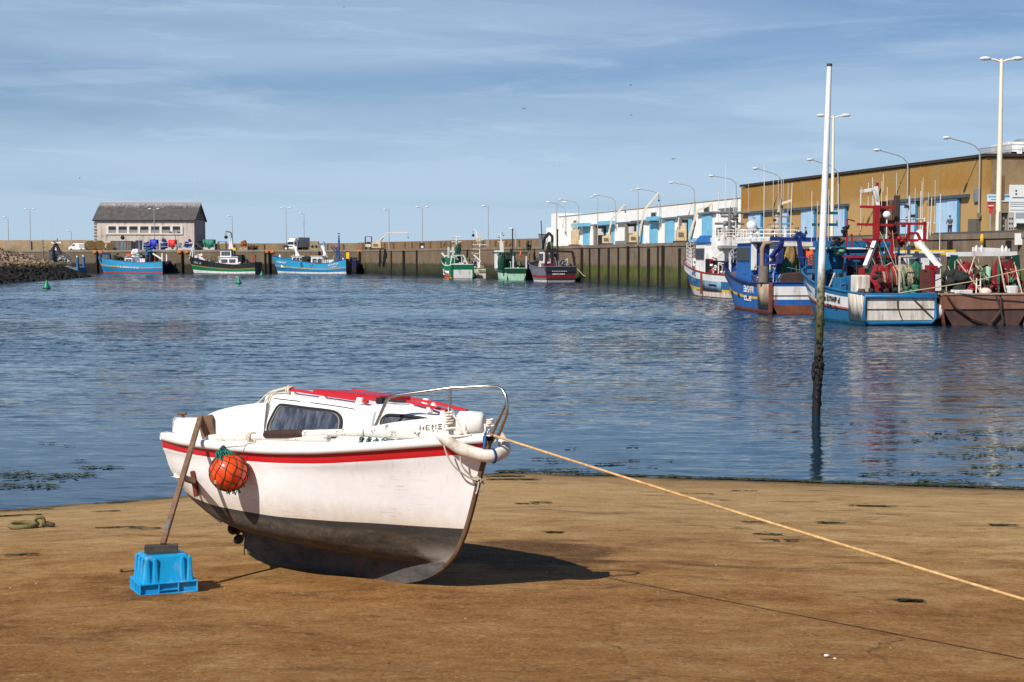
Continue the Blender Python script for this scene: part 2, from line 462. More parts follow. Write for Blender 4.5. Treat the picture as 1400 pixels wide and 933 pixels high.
def quay_wall(a, b, label, mat, piles, group, cope, pile_mat):
    t = thing('quay_wall', label, 'quay wall', (0, 0, 0))
    m = MB(); wallbox(m, a, b, -2, QZ - .45, .9); m.build('wall_face', mat, t)
    A, B = Vector((a[0], a[1], 0)), Vector((b[0], b[1], 0)); d = (B - A).normalized(); n = Vector((d.y, -d.x, 0))
    m = MB(); wallbox(m, (A + n * .12)[:2], (B + n * .12)[:2], QZ - .45, QZ + .06, 1.0); m.build('coping', cope, t)
    for u, w, z0, z1 in piles:
        p = A.lerp(B, u) + n * .06
        m = MB(); m.beam((p.x, p.y, z0), (p.x, p.y, z1), w, .34, 0, up=tuple(d)); m.build('timber_fender', pile_mat, t)
    return t
CW = concrete(130, 114, 94, algae=True, rust=.85, gr=(84, 92, 24), lo=3.1, dk=(46, 54, 18))
CL = concrete(120, 104, 82, algae=True, rust=.3, gr=(34, 32, 22), lo=2.7, dk=(16, 15, 12))
CF = concrete(124, 106, 84, algae=True, rust=.6, gr=(60, 64, 28), lo=2.9, dk=(22, 22, 14))
COPE = concrete(138, 122, 102, rust=.5); COPEG = concrete(150, 140, 118, rust=.2)
TIMB = paint(38, 30, 24, .9, .35, 4)
def ux(px, a, b):                                       # parameter along wall a-b where a photo column meets it
    k = (px - CX) / F
    return (a[0] - k * a[1]) / ((a[0] - k * a[1]) - (b[0] - k * b[1]))
random.seed(3)
pr = [(ux(px, P2, P3), w, -1, QZ - .2 - random.random() * .6) for px, w in
      [(797, .8), (807, .45), (820, .6), (833, .5), (846, .35), (860, .7), (874, .35), (888, .7), (900, .3), (908, .8), (930, .5), (944, .8), (962, .6), (985, .7), (1010, .6), (1038, .6), (1068, .6), (1130, .6), (1300, .7), (1380, .7)]]
quay_wall(P2, P3, 'long brown quay wall with green weed and dark timber fenders below the warehouses', CW, pr, None, COPE, TIMB)
pf = [(ux(px, P1, P2), w, -1, QZ - .3) for px, w in [(494, 1.3), (536, .5), (554, 1.2), (571, .7), (640, .6), (700, .6), (760, .6)]]
quay_wall(P1, P2, 'weathered quay wall in the middle distance behind the green boats', CF, pf, None, COPE, TIMB)
pl = [(ux(px, P0, P1), w, -1, QZ - .3) for px, w in [(134, 1.2), (250, 1.3), (369, 1.5), (363, .7), (437, 1.0), (475, 1.2)]]
quay_wall(P0, P1, 'dark grey quay wall behind the blue and black trawlers', CL, pl, None, COPEG, TIMB)
# orange reflector plates at the ladder heads
ORG = plain(232, 128, 40, .5)
for px in (246, 256, 366, 373, 492, 501, 131, 139):
    p = Vector((*P0, 0)).lerp(Vector((*P1, 0)), ux(px, P0, P1))
    m = MB(); m.box((0, 0, 0), (.95, .12, .75), 0); m.box((0, -.08, 0), (.7, .06, .5), 0)
    o = m.build('ladder_marker', ORG); o.location = (p.x, p.y - .3, QZ - .42)
    tag(o, 'small orange marker plate at a ladder head on the far quay wall', 'marker', 'orange ladder markers on the far quay')

# sea wall behind the quays
def seawall(pts, zt, label, mat, posts):
    t = thing('sea_wall', label, 'sea wall')
    m = MB()
    for a, b in zip(pts, pts[1:]): wallbox(m, a, b, QZ - .5, zt, 1.4)
    m.build('wall_face', mat, t)
    m = MB()
    for a, b in zip(pts, pts[1:]):
        A, B = Vector((a[0], a[1], 0)), Vector((b[0], b[1], 0)); L = (B - A).length; d = (B - A).normalized(); n = Vector((d.y, -d.x, 0))
        k = int(L / posts)
        for i in range(k):
            p = A.lerp(B, (i + random.uniform(.3, .7)) / k) + n * .2
            m.beam((p.x, p.y, QZ - .2), (p.x, p.y, zt - .35), .45, .5, 0, up=tuple(d))
    m.build('buttress', paint(118, 96, 72, .9, .25, 1), t)
    return t
SW = concrete(136, 116, 90, rust=.35, scale=.25)
seawall([(-330, 452), (-128, 447)], 9.9, 'tan breakwater wall far left beyond the white van', concrete(168, 146, 112, rust=.15), 30)
seawall([(-126, 449), (-46, 426)], 8.75, 'low pale sea wall behind the truck and net heaps', SW, 9)
seawall([(-46, 425.5), (8.5, 330), (13, 318)], 8.9, 'brown buttressed sea wall above the middle quay', concrete(130, 104, 76, rust=.5, scale=.25), 5.5)

# rubble bank on the left
def rubble():
    N = NT('rubble_rock')
    x, y, z = N.xyz()
    oi = N.n.new('ShaderNodeNewGeometry').outputs['Random Per Island']
    f = N.noise(N.mapped(), 1.2, 5, .65)
    col = N.mix(oi, srgb(92, 74, 58), srgb(186, 162, 132))
    col = N.mix(N.rng(f, .35, .7, 0, .6), col, srgb(88, 70, 54))
    zz = N.math('ADD', z, N.math('MULTIPLY', N.math('SUBTRACT', N.noise(N.mapped(), .35, 4), .5), 1.0))
    col = N.mix(N.rng(zz, 3.3, 2.7, 0, 1), col, N.mix(f, srgb(44, 42, 22), srgb(92, 84, 44)))
    col = N.mix(N.rng(zz, 2.8, 2.3, 0, 1), col, N.mix(f, srgb(10, 9, 8), srgb(36, 32, 24)))
    return N.out(col, .9, bump=f, bstr=.5, bdist=.1)
def dryg():
    N = NT('dry_grass'); f = N.noise(N.mapped(), 1.5, 4)
    return N.out(N.mix(N.rng(f, .35, .65), srgb(96, 92, 48), srgb(170, 148, 92)), .9)
base = [(-70, 130), (-76, 190), (-82.5, 226), (-89, 285), (-94.5, 322), (-97, 330)]
def basept(u):
    s = u * (len(base) - 1); i = min(int(s), len(base) - 2); q = s - i
    return Vector((lerp(base[i][0], base[i + 1][0], q), lerp(base[i][1], base[i + 1][1], q), 0))
def crest(u): return 6.0 if u < .62 else lerp(6.0, 1.2, min(1, ((u - .62) / .38)) ** 1.25)
random.seed(11)
m = MB()
for k in range(3800):
    u = random.random(); v = random.random() ** .8
    p = basept(u); c = crest(u); W_ = 5 + c * 1.7
    p.x -= v * W_; p.z = -.5 + (c + .4) * v
    if u > .95: p.y += random.uniform(0, 2)
    r = random.uniform(.35, 1.0) * (1 if p.z > 2.4 else .85)
    rot = Matrix.Rotation(random.uniform(0, 6.3), 3, 'Z') @ Matrix.Rotation(random.uniform(-.5, .7), 3, 'Y')
    m.box(p, (r * random.uniform(1, 2.0), r * random.uniform(.8, 1.4), r * random.uniform(.6, 1.0)), 0, rot, (random.uniform(.5, .9), random.uniform(.5, .9)))
rows = []
for i in range(31):
    u = i / 30; p = basept(u); c = crest(u); W_ = 5 + c * 1.7
    rows.append([(p.x + 1.5, p.y, -1.5), (p.x - .3, p.y, -.4), (p.x - W_, p.y, c - .1), (p.x - W_ - 40, p.y + 2, c)])
m.grid(rows, 0, False)
tag(m.build('rubble_bank', rubble()), kind='stuff')
m = MB()
for k in range(5200):
    u = random.uniform(0, .72); p = basept(u); c = crest(u); W_ = 5 + c * 1.7
    v = random.random(); p.x -= W_ - .8 + v * 9; p.z = c - .1 + min(0, 0)
    h = random.uniform(.3, 1.0) * (.4 + .9 * random.random()); a = random.uniform(0, 6.3); w = .16
    tip = (p.x + random.uniform(-.3, .3), p.y + random.uniform(-.3, .3), p.z + h)
    m.add([(p.x - w * cos(a), p.y - w * sin(a), p.z), (p.x + w * cos(a), p.y + w * sin(a), p.z), tip], [(0, 1, 2)])
tag(m.build('dry_grass', dryg(), recalc=False), kind='stuff')
# ---------------------------------------------------------------- buildings
FX = 88.0 - 75.0                                       # facade stands back from the quay edge
def fx(Y): return qx(Y) - qx(261) + 11.4 + FX
def fY(px):                                            # depth where a photo column meets the facade line
    # X = fx(Y);  X = (px-CX)/F*Y
    k = (px - CX) / F
    return (11.4 + .242 * 261 + FX) / (k + .242)
UD = Vector((-.242, 1, 0)).normalized(); UN = Vector((-UD.y, UD.x, 0))   # along, and outward to the water (left)
def fpt(px, py=None, z=None, off=0):
    Y = fY(px); p = Vector((fx(Y), Y, 0)) + UN * off
    p.z = gz(py, Y) if py is not None else z
    return p
GLASS = paint(38, 46, 54, .12, .2, 2); DARK = plain(26, 26, 28, .7); STEEL = plain(120, 124, 126, .4, .6)
WHT = paint(240, 238, 232, .75, .05, .6, (150, 140, 120), .12, sscale=(2, 2, .15))
OCH = None
def ochre():
    N = NT('lichen_concrete')
    f = N.noise(N.mapped((.5, .5, .35)), .35, 6, .65, .5)
    g = N.noise(N.mapped((1, 1, 1)), 3, 5, .7)
    st = N.noise(N.mapped((.7, .7, .05)), 1, 5, .65)
    s = N.math('ADD', N.math('MULTIPLY', f, .75), N.math('MULTIPLY', st, .3))
    col = N.ramp(s, [(.38, srgb(158, 132, 88)), (.5, srgb(164, 126, 66)), (.62, srgb(166, 116, 38)), (.72, srgb(138, 100, 46))])
    col = N.mix(N.rng(g, .4, .75, 0, .4), col, srgb(122, 98, 62))
    x, y, z = N.xyz()
    col = N.mix(N.rng(z, 12.2, 10.8, 0, .62), col, srgb(186, 154, 104))
    return N.out(col, .92, bump=g, bstr=.3, bdist=.03)
def gable_mat():
    N = NT('bare_concrete'); g = N.noise(N.mapped(), 2.2, 6, .7); f = N.noise(N.mapped(), .3, 4)
    col = N.mix(N.rng(f, .35, .65), srgb(124, 102, 76), srgb(152, 128, 94))
    col = N.mix(N.rng(g, .45, .75, 0, .5), col, srgb(98, 82, 62))
    col = N.mix(N.rng(N.noise(N.mapped((1, 1, .6)), 5, 4, .6), .68, .75, 0, .6), col, srgb(196, 184, 160))
    return N.out(col, .92, bump=g, bstr=.4, bdist=.03)
BLUED = paint(168, 200, 226, .55, .1, .8, (120, 140, 156), .35, sscale=(2.5, 2.5, .2))
CYAN = paint(116, 184, 214, .5, .12, .8, (90, 130, 150), .3, sscale=(2.5, 2.5, .2)); CYAND = paint(58, 130, 176, .55, .1, 1.5)
GREYB = paint(120, 124, 128, .6, .12, 2)
def fbox(mb, px0, px1, z0, z1, off0, off1, mi=0):
    """box standing on the facade line between two photo columns"""
    a, b = fpt(px0, z=z0), fpt(px1, z=z0)
    q = [a + UN * off0, b + UN * off0, b + UN * off1, a + UN * off1]
    mb.slab(q, (0, 0, 1), z1 - z0, mi)
def rz(py, px): return gz(py, fY(px))
# -- ochre warehouse
DEPTH = 42.0
zr = rz(217.5, 1330)
yel = thing('ochre_warehouse', 'ochre lichen stained concrete warehouse with light blue sliding doors', 'warehouse', (0, 0, 0))
m = MB(); a, b = fpt(1012.5, z=QZ - .3), fpt(1345, z=QZ - .3)
GD = Vector((1, .10, 0)).normalized()
m.slab([a, b, b + GD * 60, a + GD * 60], (0, 0, 1), zr - QZ + .3)
m.build('wall', [ochre()], yel)
# gable face skin of bare concrete, proud of the corner
m = MB(); n = Vector((GD.y, -GD.x, 0))
gb = b - UN * .02 - n * 0; m.slab([gb + n * .04 + GD * .5, gb + n * .04 + GD * 60, gb + n * .04 + GD * 60 + Vector((0, 0, zr - QZ + .1)), gb + n * .04 + GD * .5 + Vector((0, 0, zr - QZ + .1))], n, .05)
m.build('gable_wall', gable_mat(), yel)
m = MB(); e = .25
A, B, C_, D_ = a + UN * e + UD * e, b + UN * e - UD * e, b - UD * e + GD * 60, a + UD * e + GD * 60
for q in (A, B, C_, D_): q.z = zr + .1
m.slab([A, B, C_, D_], (0, 0, 1), .32); m.build('roof_edge', plain(56, 48, 38, .9), yel)
for x0, x1 in ((1023.7, 1042), (1063, 1078), (1095.5, 1115), (1137, 1157), (1230, 1253), (1280, 1311)):
    zt = rz(287 if x0 < 1200 else 285, (x0 + x1) / 2)
    zt = QZ + 4.35
    m = MB(); mid = (x0 + x1) / 2; w = (x1 - x0) / 2 * .985
    fbox(m, x0, mid - .1, QZ + .05, zt, .06, .22); d1 = m.build('door', BLUED, yel)
    m = MB(); fbox(m, mid + .1, x1, QZ + .05, zt, .10, .28); d2 = m.build('door', BLUED, yel)
    m = MB(); fbox(m, x1 - (x1 - x0) * .04, x1 + .6, QZ + .05, zt, .1, .34); m.build('door_edge', CYAND, yel)
for x0, x1 in ((1016, 1060), (1062, 1118), (1120, 1160), (1216, 1262), (1268, 1324)):
    m = MB(); fbox(m, x0, x1, QZ + 4.4, QZ + 4.75, .05, .55); m.build('door_track', plain(70, 84, 96, .6), yel)
for k in range(13):
    m = MB(); px = 1012.5 + k * 27; fbox(m, px, px + .8, QZ, zr, .0, .07); m.build('pilaster', paint(158, 126, 70, .9, .15, 1), yel)
m = MB(); fbox(m, 1331, 1338, rz(276, 1335), rz(259, 1335), .05, .3); m.build('vent_panel', GREYB, yel)
m = MB(); fbox(m, 1328, 1339, QZ + .1, QZ + 2.0, .05, .6); m.build('meter_box', plain(98, 92, 82), yel)
# roof railing and the white unit on the roof
m = MB(); r0, r1 = fpt(1302, z=zr), fpt(1344, z=zr)
r0 -= UN * 3; r1 -= UN * 3
pts = [r0, r1, r1 + GD * 3]
for h in (.6, 1.15): m.tube([p + Vector((0, 0, h + .3)) for p in pts], .05, 5)
for i in range(26):
    p = r0.lerp(r1, i / 25); m.tube([p + Vector((0, 0, .2)), p + Vector((0, 0, 1.45))], .04, 5)
m.build('roof_railing', plain(150, 150, 150, .5), yel)
ru = thing('rooftop_unit', 'white ventilation unit on the roof of the ochre warehouse', 'rooftop unit', tuple(b + GD * 12 + Vector((0, 8, zr - QZ + .6))))
m = MB(); m.box((0, 0, .45), (14, 5, .5), 0); m.box((0, 0, 1.35), (15, 5.6, 1.1), 1)
for k in range(4): m.box((-6.2 + k * 4.1, -2.9, .3), (.5, .3, 2.4), 1)
m.build('casing', [plain(116, 104, 88), WHT], ru)
for k in range(3):
    m = MB(); m.lathe([(1.3, 0), (1.3, .35), (1.1, .45), (0, .45)], 16, (-4.5 + k * 4.5, 0, 1.9)); m.build('fan', GREYB, ru)
# signs on the gable (each a flat board)
def gpt(px, Yg):  # on gable plane
    return None
def gable_at(px):
    k = (px - CX) / F
    # b + GD*t : (b.x+GD.x t) = k (b.y+GD.y t)
    t = (k * b.y - b.x) / (GD.x - k * GD.y)
    return b + GD * t
def gboard(px0, px1, py0, py1, name, mats, parent=None, off=.12, t=.06):
    p, q = gable_at(px0), gable_at(px1)
    z1, z0 = gz(py0, p.y), gz(py1, p.y)
    m = MB(); P = [Vector((p.x, p.y, z0)), Vector((q.x, q.y, z0)), Vector((q.x, q.y, z1)), Vector((p.x, p.y, z1))]
    m.slab([v + n * off for v in P], n, t)
    return m.build(name, mats, parent)
SIGNW = paint(226, 228, 226, .5, .05, 1); SGREY = paint(152, 160, 168, .5, .1, 1); SBLUE = plain(62, 150, 200, .5); INK = plain(60, 60, 62, .6)
bs_ = thing('billboard', 'large white notice board with a grey picture low down on the concrete gable', 'sign')
gboard(1376, 1432, 253, 311, 'board', SIGNW, bs_)
gboard(1385, 1432, 291, 303, 'picture', SGREY, bs_, .2, .02)
gboard(1385, 1400, 299.5, 310, 'picture', SIGNW, bs_, .23, .02)
gboard(1386, 1397, 305.5, 311, 'picture', DARK, bs_, .26, .02)
for q in ((1384, 1386, 260, 262.3), (1384, 1386.3, 264.5, 266.5), (1380, 1400, 270, 270.9), (1402, 1424, 270, 270.9), (1377, 1432, 276.5, 277), (1377, 1432, 279, 279.5), (1377, 1432, 282, 282.4), (1377, 1432, 287, 287.5)):
    gboard(*q, 'print_line', INK if q[2] < 275 else SGREY, bs_, .2, .02)
s2 = thing('notice_board', 'pale blue and white notice board left of the tall cream lamp post', 'sign')
gboard(1346, 1376, 266, 276, 'board', paint(206, 220, 230, .5, .05, 1), s2)
for q in ((1348, 1350, 268, 270), (1350.5, 1358, 268.7, 269.5), (1351, 1360, 272.5, 273.2)): gboard(*q, 'print_line', SBLUE, s2, .2, .02)
gboard(1369, 1376, 267, 269.7, 'print_line', SBLUE, s2, .2, .02)
# -- white warehouse
whi = thing('white_warehouse', 'long white warehouse with pale blue doors beyond the ochre one', 'warehouse')
zw = rz(283.5, 890)
m = MB(); a2, b2 = fpt(758, z=QZ - .3), fpt(1012, z=QZ - .3)
b2 = b2 + UN * .0; m.slab([a2 + UN * .03, b2 + UN * .03 + UD * .05, b2 + GD * 50 + UD * .05, a2 + GD * 50], (0, 0, 1), zw - QZ + .3)
m.build('wall', WHT, whi)
m = MB(); fbox(m, 756, 1012, zw + .0, zw + .14, -.3, .18); m.build('roof_edge', plain(196, 190, 178), whi)
t0, t1 = fpt(757, z=QZ - .3), fpt(764, z=QZ - .3)
m = MB(); m.slab([t0 + UN * .6, t1 + UN * .6, t1 - UN * 8, t0 - UN * 8], (0, 0, 1), zw - QZ + 1.1); m.build('tower', WHT, whi)
t0, t1 = fpt(752.5, z=QZ - .3), fpt(756.6, z=QZ - .3)
m = MB(); m.slab([t0 + UN * 1.0, t1 + UN * 1.0, t1 - UN * 8, t0 - UN * 8], (0, 0, 1), (zw - QZ) * .72); m.build('lean_to', WHT, whi)
DZ = QZ + 4.3
for x0, x1, zt in ((798, 806, DZ), (830, 840, DZ), (873, 879.5, DZ), (889, 899.5, DZ), (910, 922, DZ + .15), (960.5, 973.5, DZ + .5), (942, 946.5, DZ)):
    m = MB(); mid = (x0 + x1) / 2
    fbox(m, x0, mid - .06, QZ + .05, zt, .08, .25); m.build('door', CYAN, whi)
    m = MB(); fbox(m, mid + .06, x1, QZ + .05, zt, .08, .3); m.build('door', CYAN, whi)
for x0, x1, zt in ((790, 808, DZ), (826, 842, DZ), (893, 904, DZ + .1)):
    m = MB(); fbox(m, x0, x1, zt + .03, zt + .75, .1, 1.5); m.build('canopy', CYAN, whi)
for x0, x1, zt in ((811, 826, DZ), (845, 870, DZ), (866, 884, DZ + .1), (884, 893, DZ), (905, 927, DZ + .2), (929, 951, DZ + .3), (955, 979, DZ + .55), (985, 1008, DZ + .9)):
    m = MB(); fbox(m, x0, x1, zt + .06, zt + .36, .1, .6); m.build('door_track', plain(110, 116, 122, .5), whi)
for x0, x1 in ((814, 829), (857, 870), (931, 941)):
    m = MB(); fbox(m, x0, x1, QZ + .05, DZ - .1, .05, .1); m.build('open_doorway', DARK, whi)
    m = MB(); fbox(m, x0, x0 + (x1 - x0) * .16, QZ + .05, DZ, .1, .5); m.build('door_frame', plain(140, 128, 112), whi)
    m = MB(); fbox(m, lerp(x0, x1, .35), lerp(x0, x1, .8), DZ - 1.9, DZ - .6, .12, .4); m.build('lift_box', plain(206, 204, 198), whi)
for x0, x1, y0, y1 in ((963, 969.5, 283, 290), (891, 897, 291, 297), (785, 788.3, 302, 306)):
    m = MB(); fbox(m, x0, x1, rz(y1, x0), rz(y0, x0), .05, .22); w = m.build('window', plain(120, 122, 124), whi)
    m = MB(); fbox(m, x0 + .5, x1 - .5, rz(y1 - .7, x0), rz(y0 + .7, x0), .24, .27); m.build('pane', GLASS, w)
m = MB(); fbox(m, 980, 985.5, QZ + .8, QZ + 2.6, .06, .2); m.build('window', GLASS, whi)
for x0, x1 in ((842, 862), (946, 959.5), (974.5, 985)):
    m = MB(); fbox(m, x0, x1, QZ + .05, QZ + 1.1, .06, .2); m.build('plinth', paint(132, 172, 196, .7, .1, 2) if x0 > 900 else GREYB, whi)
# grey shed far beyond the white warehouse
gs = thing('grey_shed', 'small grey shed at the far end left of the white warehouse', 'shed', (gx(745, 330), 332, QZ))
m = MB(); m.box((0, 0, 1.6), (2.8, 3, 3.2), 0); m.build('wall', paint(112, 116, 120, .7, .15, 2), gs)
m = MB(); m.box((0, 0, 3.3), (3.0, 3.2, .16), 0); m.build('roof', plain(80, 82, 84), gs)

# -- slate hall on the far quay
SL = NT('slate_roof')
f = SL.noise(SL.mapped((1, 1, 1)), .8, 6, .7); br = SL.noise(SL.mapped((.5, 3, 3)), 2.5, 3, .6)
sx, sy, sz = SL.xyz()
col = SL.mix(SL.rng(f, .3, .7), srgb(66, 62, 60), srgb(104, 98, 92))
col = SL.mix(SL.rng(br, .45, .7, 0, .4), col, srgb(52, 50, 50))
top = SL.math('ADD', sz, SL.math('MULTIPLY', SL.noise(SL.mapped((2.5, .4, .4)), 1, 5, .75), 4.5))
col = SL.mix(SL.rng(top, 15.6, 17.2, 0, .75), col, srgb(196, 190, 184))
SLATE = SL.out(col, .8, bump=br, bstr=.4, bdist=.05)
REN = paint(206, 192, 178, .9, .1, .35, (116, 104, 96), .5, sscale=(.9, .9, .12))
REN_SHADE = paint(150, 140, 138, .9, .14, .35, (88, 80, 80), .55, sscale=(.9, .9, .12))  # same render in a darker copy: the gable's shade is in the colour
hall = thing('slate_hall', 'cream rendered hall with a slate gable roof and a row of seven windows', 'hall', (gx(130, 432), 432, QZ))
HW = gx(266, 432) - gx(130, 432); HD = 15.5; EZ = gz(301.5, 432) - QZ; RZ = gz(279.5, 439.7) - QZ
m = MB(); m.box((HW / 2, HD / 2, EZ / 2), (HW, HD, EZ), 0)
m.slab([(HW + .01, 0, EZ), (HW + .01, HD, EZ), (HW + .01, HD / 2, RZ - .2)], (-1, 0, 0), .3, 0)
m.slab([(0, 0, EZ), (0, HD, EZ), (0, HD / 2, RZ - .2)], (1, 0, 0), .3, 0)
m.build('wall', REN, hall)
m = MB(); m.slab([(HW + .03, .2, 0), (HW + .03, HD - .2, 0), (HW + .03, HD - .2, EZ), (HW + .03, .2, EZ)], (1, 0, 0), .05, 0)
m.build('gable_wall', REN_SHADE, hall)
m = MB(); m.slab([(HW + .03, .1, EZ + .1), (HW + .03, HD - .1, EZ + .1), (HW + .03, HD / 2, RZ - .4)], (1, 0, 0), .07, 0); m.build('gable_slates', SLATE, hall)
m = MB()
for s_ in (0, 1):
    y0 = -.5 if s_ == 0 else HD + .5
    m.slab([(-.5, y0, EZ - .15), (HW + .5, y0, EZ - .15), (HW + .5, HD / 2, RZ), (-.5, HD / 2, RZ)], (0, -.8 if s_ == 0 else .8, 1), .3, 0)
m.build('roof', SLATE, hall)
m = MB(); m.tube([(-.5, HD / 2, RZ + .32), (HW + .5, HD / 2, RZ + .32)], .22, 6); m.build('ridge', plain(150, 128, 116, .8), hall)
m = MB(); m.box((HW / 2, -.35, EZ - .1), (HW + 1, .3, .35), 0); m.build('gutter', plain(70, 64, 60), hall)
wx0, wx1 = gx(146.5, 432) - gx(130, 432), gx(250, 432) - gx(130, 432); wz0, wz1 = gz(319.5, 432) - QZ, gz(309.5, 432) - QZ
m = MB(); m.box(((wx0 + wx1) / 2, -.1, wz1 + .12), (wx1 - wx0, .3, .3), 0); m.box(((wx0 + wx1) / 2, -.12, wz0 - .1), (wx1 - wx0 + .2, .36, .4), 0)
pw = (wx1 - wx0) / 7
for k in range(8): m.box((wx0 + k * pw + (.25 if k == 0 else -.25 if k == 7 else 0), -.1, (wz0 + wz1) / 2), (.72, .3, wz1 - wz0 - .06), 0)
m.build('window_surround', paint(226, 216, 204, .85, .08, 1), hall)
for k in range(7):
    m = MB(); m.box((wx0 + (k + .5) * pw, -.04, (wz0 + wz1) / 2), (pw - .75, .1, wz1 - wz0 - .1), 0); w = m.build('window', plain(150, 142, 132), hall)
    m = MB(); m.box((wx0 + (k + .5) * pw, -.11, (wz0 + wz1) / 2 + .45), (pw - .9, .06, .8), 0); m.build('pane', GLASS, w)
m = MB(); m.lathe([(0, 0), (.62, 0), (.62, .07), (0, .07)], 20, (gx(168, 432) - gx(130, 432), 0, gz(325, 432) - QZ), rot=Matrix.Rotation(pi / 2, 3, 'X')); m.build('round_window', DARK, hall)
m = MB(); m.slab([(HW + .1, HD * .55, EZ + 2.2), (HW + .1, HD * .68, EZ + 2.2), (HW + .1, HD * .68, EZ + 3.4), (HW + .1, HD * .55, EZ + 3.4)], (1, 0, 0), .05, 0); m.build('gable_window', DARK, hall)
m = MB(); m.slab([(HW + .1, HD * .5, 0), (HW + .1, HD * .75, 0), (HW + .1, HD * .75, 2.6), (HW + .1, HD * .5, 2.6)], (1, 0, 0), .05, 0); m.build('door', DARK, hall)
m = MB()
for k in range(9): m.box((.25, -.03, .6 + k * .95), (.7 if k % 2 else 1.0, .12, .55), 0)
m.build('quoin', plain(128, 110, 92), hall)
m = MB(); m.tube([(HW - 1, HD / 2, RZ), (HW - 1, HD / 2, RZ + 9)], .06, 5); m.build('aerial', plain(220, 222, 224), hall)
# ---------------------------------------------------------------- lamps
GALV = paint(176, 176, 172, .5, .1, 2, metal=.2); CREAM = paint(232, 222, 196, .6, .06, 1.5, (150, 120, 80), .2, sscale=(3, 3, .2))
LAMPH = plain(222, 222, 220, .4)
def facade_lamp(px, py, hx, hy, label):
    Y = fY(px); base = Vector((fx(Y), Y, 0)) + UN * .35
    t = thing('wall_lamp', label, 'street lamp', (base.x, base.y, QZ), 0, 'arched lamps along the warehouse fronts')
    zb = gz(py, Y) - QZ
    L = 3.7; zh = gz(hy, Y) - QZ
    arm = [Vector((0, 0, 2.0 if px > 1000 else zb - 5.5)), Vector((0, 0, zb - .6)), Vector((0, 0, zb)) + UN * .06]
    for k in range(1, 7):
        q = k / 6; arm.append(UN * (L * q) + Vector((0, 0, lerp(zb + .55, zh, q) + (0 if q > .3 else -.3 * (1 - q * 3.3)))))
    m = MB(); m.tube(arm[:3], .085, 8); m.build('pole', GALV, t)
    m = MB(); m.tube(arm[2:], .06, 6); m.build('arm', GALV, t)
    e = arm[-1]
    m = MB(); m.ball(e + UN * .3 + Vector((0, 0, .04)), (.5, .24, .16), 0, 10, 6, rot=Matrix.Rotation(atan2(UN.y, UN.x), 3, 'Z')); m.build('lamp_head', LAMPH, t)
    m = MB(); m.ball(e + UN * .34 + Vector((0, 0, -.1)), (.3, .16, .08), 0, 8, 6, rot=Matrix.Rotation(atan2(UN.y, UN.x), 3, 'Z')); m.build('diffuser', plain(200, 200, 190, .3), t)
    m = MB(); m.box((0, 0, 2.4 if px > 1000 else zb - 5), (.3, .3, .5)); m.build('bracket', plain(120, 110, 96), t)
lamps = [(775, 287, 757, 277), (793, 281, 772.5, 273.5), (843, 275, 821, 267.5), (904, 268, 876, 259), (951, 260, 925, 250.5), (1008, 251, 974, 241.5),
         (1070, 246, 1032, 231.5), (1147, 236, 1109, 219.5), (1242, 223, 1197.5, 206.5), (1340, 207, 1294, 190)]
lab = ['farthest arched lamp at the left end of the white warehouse', 'arched grey lamp above the first cyan door of the white warehouse', 'arched grey lamp on the white warehouse behind the far cream crane',
       'arched grey lamp on the white warehouse behind the tallest cream crane boom', 'arched grey lamp on the white warehouse near its third roof vent', 'arched lamp on the white warehouse nearest the ochre wall',
       'arched lamp at the left end of the ochre warehouse', 'arched lamp on the ochre warehouse just right of the tall white pole', 'arched lamp on the ochre warehouse above the red trawler gear', 'nearest arched lamp at the right corner of the ochre warehouse']
for a_, l_ in zip(lamps, lab): facade_lamp(*a_, l_)

def mast_lamp(px, ytop, Y, label, r=.11, arm=1.3, mat=None, heads=2, group='lamp posts on the far quay', zb=QZ, panel=False):
    X = gx(px, Y); zt = gz(ytop, Y) - zb
    t = thing('lamp_post', label, 'lamp post', (X, Y, zb), 0, group)
    mat = mat or GALV
    m = MB(); m.tube([(0, 0, 0), (0, 0, zt * .5), (0, 0, zt)], [r * 1.35, r * 1.15, r * .8], 10); m.build('pole', mat, t)
    sg = (-1, 1) if heads == 2 else (-1,)
    for s_ in sg:
        m = MB(); m.tube([(0, 0, zt - .3), (s_ * arm * .5, 0, zt - .05), (s_ * arm, 0, zt)], r * .5, 6); m.build('arm', mat, t)
        m = MB(); m.ball((s_ * (arm + .25), 0, zt + .05), (min(.56, r * 5.2), min(.3, r * 3), min(.2, r * 1.9)), 0, 10, 6); m.build('lamp_head', LAMPH, t)
    if panel:
        m = MB(); m.box((.35, .0, 4.3), (.22, .5, 2.3)); m.build('cable_box', paint(120, 84, 50, .8, .3, 3), t)
    return t
CRM = paint(236, 226, 200, .5, .05, 1)
mast_lamp(1364, 81, 133, 'tall cream lamp post with two heads at the right edge', .2, 1.25, CRM, 2, 'tall cream lamp posts by the warehouse', panel=True)
mast_lamp(1137, 158.5, 168, 'tall cream lamp post with two heads half hidden by the white pole', .165, 1.2, CRM, 2, 'tall cream lamp posts by the warehouse')
mast_lamp(761, 277, 300, 'grey two headed lamp post by the end tower of the white warehouse', .14, 1.5)
